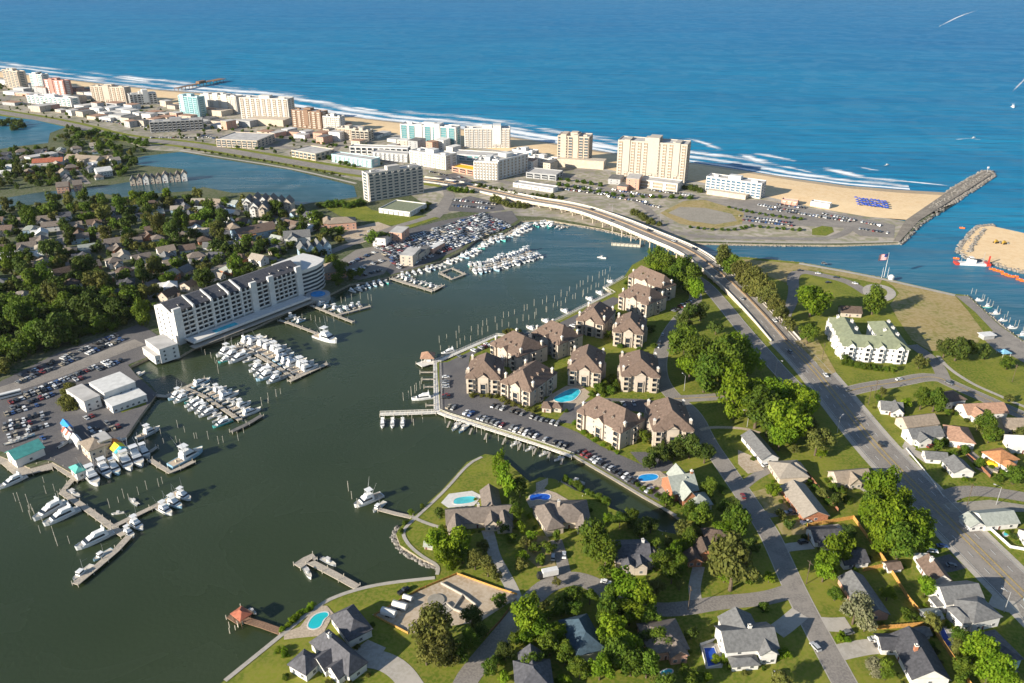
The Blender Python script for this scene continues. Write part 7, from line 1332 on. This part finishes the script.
def car(x, y, a, label, group, kind=None, color=None, z=ZL, name='parked_car'):
    kind = kind or rc.choice(['sedan', 'sedan', 'suv', 'suv', 'pickup']); color = color or rc.choice(['white', 'white', 'silver', 'silver', 'grey', 'grey', 'black', 'black', 'blue', 'red', 'tan'])
    px = to_px((x, y, z)); s = scale_at(px[1]); me, gl, one, L, w, raw = CAR[(kind, color)]; zz = z + .17
    label = label.replace('%c', color + ' ' + {'sedan': 'car', 'suv': 'tall car', 'pickup': 'pickup'}[kind])
    if NCAR[0] >= 318:
        for v, m in ((raw, color),):
            b = MASS.setdefault(0, MB()); k = len(b.v); b.at(x, y, a, zz)
            for q in raw[0]: b.add(*q)
            b.f += [[i + k for i in f] for f in raw[1]]; b.m += [list(PAINT).index(color) if t == 0 else (7 if t == 1 else 8) for t in raw[2]]
        return
    NCAR[0] += 1
    if s > 1.42:
        t = thing(name, label, 'car', (x, y, zz), a, group); put(me, 'body', t); put(gl, 'window_glass', t)
        for sx in (-1, 1):
            for sy in (-1, 1): put(WHEEL, 'wheel', t, (sx * L * .3, sy * (w - .06), 0))
        return t
    return tag(put(one, name, None, (x, y, zz), a), label, 'car', group)
def row(p0, p1, phrase, fill=.85, slot=2.9, ang=90, group=None):
    a, c = P(*p0), P(*p1); n = int((c - a).length / slot); t = (c - a).normalized(); k = 0; h = math.atan2(t.y, t.x) + R(ang)
    for i in range(n):
        if rc.random() > fill: continue
        k += 1; p = a + t * (slot * (i + .5)) + Vector((-t.y, t.x, 0)) * rc.uniform(-.4, .4); car(p.x, p.y, h + (math.pi if rc.random() < .4 else 0) + rc.uniform(-.04, .04), '%%c, %s from the left %s' % (nth(k), phrase), group or 'cars ' + phrase)
row((447, 407), (571, 449), 'along the canal boardwalk', .72, 3.0); row((578, 451), (655, 494), 'along the canal wall below the long condominium', .85, 3.0); row((482, 403), (562, 426), 'along the condominium gardens', .6, 3.1); row((445, 374), (446, 402), 'behind the peninsula head boardwalk', .7, 3.2); row((458, 358), (498, 341), 'inside the waterfront boardwalk', .75, 3.0); row((556, 336), (596, 313), 'by the mid waterfront boardwalk', .6, 3.0); row((600, 406), (640, 404), 'in the inner condominium yard', .7, 3.0)
row((667, 322), (655, 358), 'along the shady street kerb', .6, 6.5, 0); row((672, 312), (700, 296), 'under the bridge trees', .6, 3.2)
row((8, 404), (84, 378), 'on the lower side of the marina road', .93, 3.0); row((16, 384), (130, 337), 'on the upper side of the marina road', .93, 3.0); row((24, 396), (112, 361), 'in the middle of the marina road lot', .93, 3.0); row((96, 371), (128, 359), 'above the white restaurant', .93, 3.0); row((4, 416), (44, 404), 'behind the blue canopy yard', .93, 3.0); row((2, 426), (50, 413), 'in the second yard rank', .93, 3.0); row((6, 438), (54, 424), 'in the third yard rank', .93, 3.0); row((20, 378), (120, 334), 'nearest the woods on the marina road', .85, 3.0); row((10, 410), (56, 394), 'below the white coach', .85, 3.0); row((2, 432), (46, 419), 'in the yard rank nearest the road', .85, 3.0); row((40, 440), (60, 432), 'behind the teal boat rack roof', .8, 3.0); row((92, 436), (122, 426), 'beside the beige boathouse', .8, 3.0); row((88, 432), (120, 420), 'in the restaurant yard', .6, 3.0); row((84, 420), (104, 412), 'behind the restaurant terrace', .6, 3.0)
for x, y, a, k, c, lab in ((614, 676, -1.2, 'sedan', 'white', ''), (815, 648, 1.95, 'suv', 'silver', 'silver tall car parked at the kerb beside the big white house'), (783, 625, 2.2, 'sedan', 'white', ''), (874, 640, .1, 'sedan', 'silver', 'silver car on the pale driveway beside the black roofed house, upper'), (880, 646, .1, 'sedan', 'black', 'black car on the pale driveway beside the black roofed house, lower'), (848, 634, .3, 'suv', 'grey', 'grey tall car in the shade of the white blossom tree'), (606, 583, -.3, 'sedan', 'white', 'white car on the road circle beside the green lawn'),
                           (564, 556, 1.5, 'sedan', 'white', 'white car on the shaded villa driveway'), (553, 558, 1.5, 'suv', 'silver', 'silver tall car on the shaded villa driveway'), (743, 497, 1.6, 'sedan', 'red', 'dark red car on the street by the tan lawn'), (781, 514, .15, 'pickup', 'silver', 'silver pickup in front of the long beige ranch house'), (791, 513, .15, 'sedan', 'grey', 'grey car in front of the long beige ranch house'), (803, 543, .3, 'suv', 'black', 'black tall car beside the charcoal roofed bungalow'), (785, 566, 2.0, 'suv', 'grey', ''), (404, 592, .8, 'pickup', 'black', 'black pickup on the lawn above the orange fence'),
                           (766, 466, .4, 'suv', 'white', 'white van like car beside the beige hip roofed house'), (932, 552, -.2, 'suv', 'white', 'white tall car behind the brown roofed avenue house'), (942, 547, -.1, 'sedan', 'blue', 'blue car at the avenue kerb in tree shade'), (951, 566, 0, 'sedan', 'grey', 'grey car in the shady yard of the brown roofed avenue house'), (948, 572, 0, 'suv', 'silver', ''), (779, 676, 0, 'suv', 'silver', 'silver tall car at the bottom under the hedge'), (930, 447, .5, 'suv', 'red', 'red tall car before the mottled grey house'), (806, 523, .4, 'pickup', 'white', 'white pickup at the end of the red brown fence'), (996, 471, .9, 'pickup', 'tan', 'tan pickup beside the rust orange roof'),
                           (800, 271, 0, 'sedan', 'black', 'black car first on the park road'), (818, 274, -.2, 'sedan', 'white', 'white car second on the park road'), (836, 278, -.3, 'sedan', 'black', 'black car third on the park road'), (855, 284, -.5, 'sedan', 'white', 'white car fourth on the park road'), (824, 258 + 6, -.2, 'suv', 'grey', 'grey tall car on the bank above the park road'), (828, 283, .3, 'sedan', 'black', 'black car on the grass inside the park road'),
                           (370, 232, .2, 'sedan', 'white', 'white car on the brown earth lot'), (362, 236, .2, 'suv', 'grey', 'grey tall car on the brown earth lot')):
    if lab: p = P(x, y); car(p.x, p.y, a, lab, None, k, c)
for k, (x, y, a) in enumerate(((12, 444, .6), (20, 441, .5), (28, 438, .7), (36, 446, .6), (30, 430, 2.2), (64, 446, 1.2), (92, 446, .3), (112, 448, .5), (120, 442, .5))):
    p = P(x, y); o = boat('small', p.x, p.y, a, 7, ('white', 'white', 'blue', 'white', 'grey')[k % 5], 'small boat stored on land in the marina yard, %s from the left' % nth(k + 1), 'boats stored on land'); o.location.z = ZL + .7
# moving cars
def on_path(pts, f, off, label, kind, color, z=None, flip=False):
    w = smooth([P(*p) for p in pts], 2); q = resample(w, 200); i = int(f * 198); t = (q[i + 1] - q[i]).normalized(); p = q[i] + Vector((-t.y, t.x, 0)) * off; car(p.x, p.y, math.atan2(t.y, t.x) + (math.pi if flip else 0), label, 'moving cars', kind, color, z=(p.z + .02 if z else ZL + .06), name='moving_car')
for k, (f, off, kind, c) in enumerate(((.30, 4.5, 'sedan', 'white'), (.44, 5, 'sedan', 'black'), (.52, -5, 'sedan', 'grey'), (.60, 4.5, 'suv', 'black'), (.66, 3.5, 'sedan', 'silver'), (.70, 6, 'suv', 'black'), (.78, 4, 'sedan', 'white'), (.80, -4, 'suv', 'black'), (.85, 4.5, 'sedan', 'red'), (.88, -5, 'sedan', 'silver'), (.95, 4, 'sedan', 'white'))): on_path(DECK, f, off, '%%c driving on the bridge, %s from its town end' % nth(k + 1), kind, c, True)
for f, off, k, c, lab in ((.06, -5, 'suv', 'grey', 'grey tall car on the avenue just off the bridge foot'), (.40, 3, 'suv', 'black', 'black tall car on the avenue in front of the beige house'), (.80, 4, 'sedan', 'black', 'black car on the lower avenue beside the yellow centre line'), (.16, 4, 'sedan', 'white', 'white car on the avenue beside the green roofed complex')): on_path(AVENUE, f, off, lab, k, c)
for f, off, k, c, lab in ((.3, 1.8, 'sedan', 'white', 'white car on the hotel road by the complex'), (.55, -1.8, 'suv', 'grey', 'grey tall car on the hotel road past the cottages')): on_path(STREETS['hotel'], f, off, lab, k, c)
# box truck on the road circle
p = P(546, 577); t = thing('box_truck', 'white box truck with dark cab stopped on the road circle', 'truck', (p.x, p.y, ZL + .15), R(16) + math.pi); b = MB(); b.box(-5, 1.6, -1.25, 1.25, .9, 3.5); b.build('cargo_box', M_frame, t); b = MB(); taper(b, 1.7, 3.9, 1.15, .5, 2.6, .5, .02, .1, 0); b.build('cab', PAINTM['black'], t); b = MB(); b.box(-5, 3.6, -.5, .5, .5, .9); b.build('chassis', M_black, t)
for x in (-3.4, 2.7):
    for y in (-1.1, 1.1): put(WHEEL, 'wheel', t, (x, y, 0), 0, (1.4, 1.6, 1.4))
p = P(990, 466); t = thing('yellow_truck', 'bright yellow truck parked beside the rust orange roofed house', 'truck', (p.x, p.y, ZL + .15), R(-35)); b = MB(); b.box(-3.5, 1.4, -1.1, 1.1, .7, 2.6); b.build('cargo_box', ROOF['yellow'], t); b = MB(); taper(b, 1.45, 3.4, 1.05, .5, 2.2, .5, .02, .1, 0); b.build('cab', ROOF['yellow'], t)
for x in (-2.4, 2.4):
    for y in (-1, 1): put(WHEEL, 'wheel', t, (x, y, 0), 0, (1.3, 1.5, 1.3))
p = P(10, 397); t = thing('bus', 'long white coach parked at the left end of the marina road', 'bus', (p.x, p.y, ZL + .1), R(36)); b = MB(); b.box(-6, 6, -1.25, 1.25, .5, 3.2); b.build('body', M_frame, t); b = MB(); b.box(-5.6, 6.03, -1.28, 1.28, 1.7, 2.5); b.build('window_band', M_glass, t)
# the car parks of the town side
for k in range(10):
    f = k / 9; row((376 + 22 * f, 249 + 20 * f), (486 + 26 * f, 213.5 + 12 * f), 'in the %s row of the central marina lot' % nth(k + 1), .88, 2.9, 90, 'cars in the central marina car park')
row((345, 266), (376, 252), 'in the upper rank of the shore lot', .8, 3.0); row((350, 273), (386, 260), 'in the lower rank of the shore lot', .8, 3.0); row((360, 277), (384, 270), 'along the shore lot wall', .8, 3.0); row((452, 200), (498, 205), 'in the hotel car park under the highway', .85, 3.0); row((452, 206), (494, 209), 'in the lower rank of the hotel car park', .85, 3.0); row((434, 181), (466, 177), 'in the tower car park', .8, 3.0); row((438, 184), (468, 181), 'in the lower rank of the tower car park', .8, 3.0)
for k, (a, c, n) in enumerate((((738, 216), (796, 224), .85), ((742, 220), (796, 226.5), .85), ((757, 205), (800, 212), .85), ((764, 209), (842, 220), .8), ((800, 214), (855, 223), .85), ((822, 214), (880, 226), .8), ((858, 229), (892, 234), .85), ((776, 204.5), (808, 209), .7), ((844, 219), (884, 227), .6))): row(a, c, 'in the %s row of the beach car park' % nth(k + 1), n, 3.0, 90, 'cars in the beach car park')
for k, (a, c) in enumerate((((556, 184), (606, 190)), ((560, 189), (612, 196)), ((612, 190), (660, 198)), ((608, 197), (650, 203)), ((640, 203), (662, 208)), ((648, 190), (700, 197)), ((430, 172), (448, 176)), ((200, 135), (216, 139)), ((304, 134), (330, 138)), ((95, 120), (150, 128)), ((150, 138), (205, 138)), ((270, 131), (292, 134)))): row(a, c, 'in the %s row among the town hotels' % nth(k + 1), .75, 3.2, 90, 'cars among the town hotels')
if MASS:
    b = MASS[0]; o = b.build('parked_cars', [PAINTM[c] for c in PAINT] + [M_glass, M_black]); structure(o, 'stuff'); o['label'] = 'rows of small parked cars across the beach town'
# ------------------------------------------------------------------ describing what was scattered: by the landmark it stands nearest to
by = {}
for o, px, py, what in SCATTER:
    d, lm = min((math.hypot(px - l[0], (py - l[1]) * 1.5), l) for l in LANDMARKS); dx, dy = px - lm[0], py - lm[1]
    rel = ('left of' if dx < 0 else 'right of') if abs(dx) > abs(dy) * 1.2 else ('behind' if dy < 0 else 'in front of'); by.setdefault((what, rel, lm[2]), []).append((d, id(o), o))
for (what, rel, lm), lst in by.items():
    lst.sort(key=lambda z: z[:2])
    for k, (d, _, o) in enumerate(lst): o['label'] = ('%s %s the %s' % (what, rel, lm)) if len(lst) == 1 else ('%s %s %s the %s' % (nth(k + 1) + ' nearest', what, rel, lm))
    for d, _, o in lst:
        if 'group' not in o.keys(): o['group'] = what.split(' ')[-1] + 's near the shore homes'
# ------------------------------------------------------------------ the air: a thin even haze
hz = bpy.data.materials.new('haze'); hz.use_nodes = True; hn = hz.node_tree; hn.nodes.remove(hn.nodes['Principled BSDF'])
pv = hn.nodes.new('ShaderNodeVolumePrincipled'); pv.inputs['Color'].default_value = (0.86, 0.92, 1.0, 1); pv.inputs['Density'].default_value = 0.000011; pv.inputs['Anisotropy'].default_value = 0.0
hn.links.new(pv.outputs['Volume'], hn.nodes['Material Output'].inputs['Volume'])
b = MB(); b.box(-16500, 16500, -1600, 24500, -4, CAM_H + 12); structure(b.build('haze', hz), 'stuff')
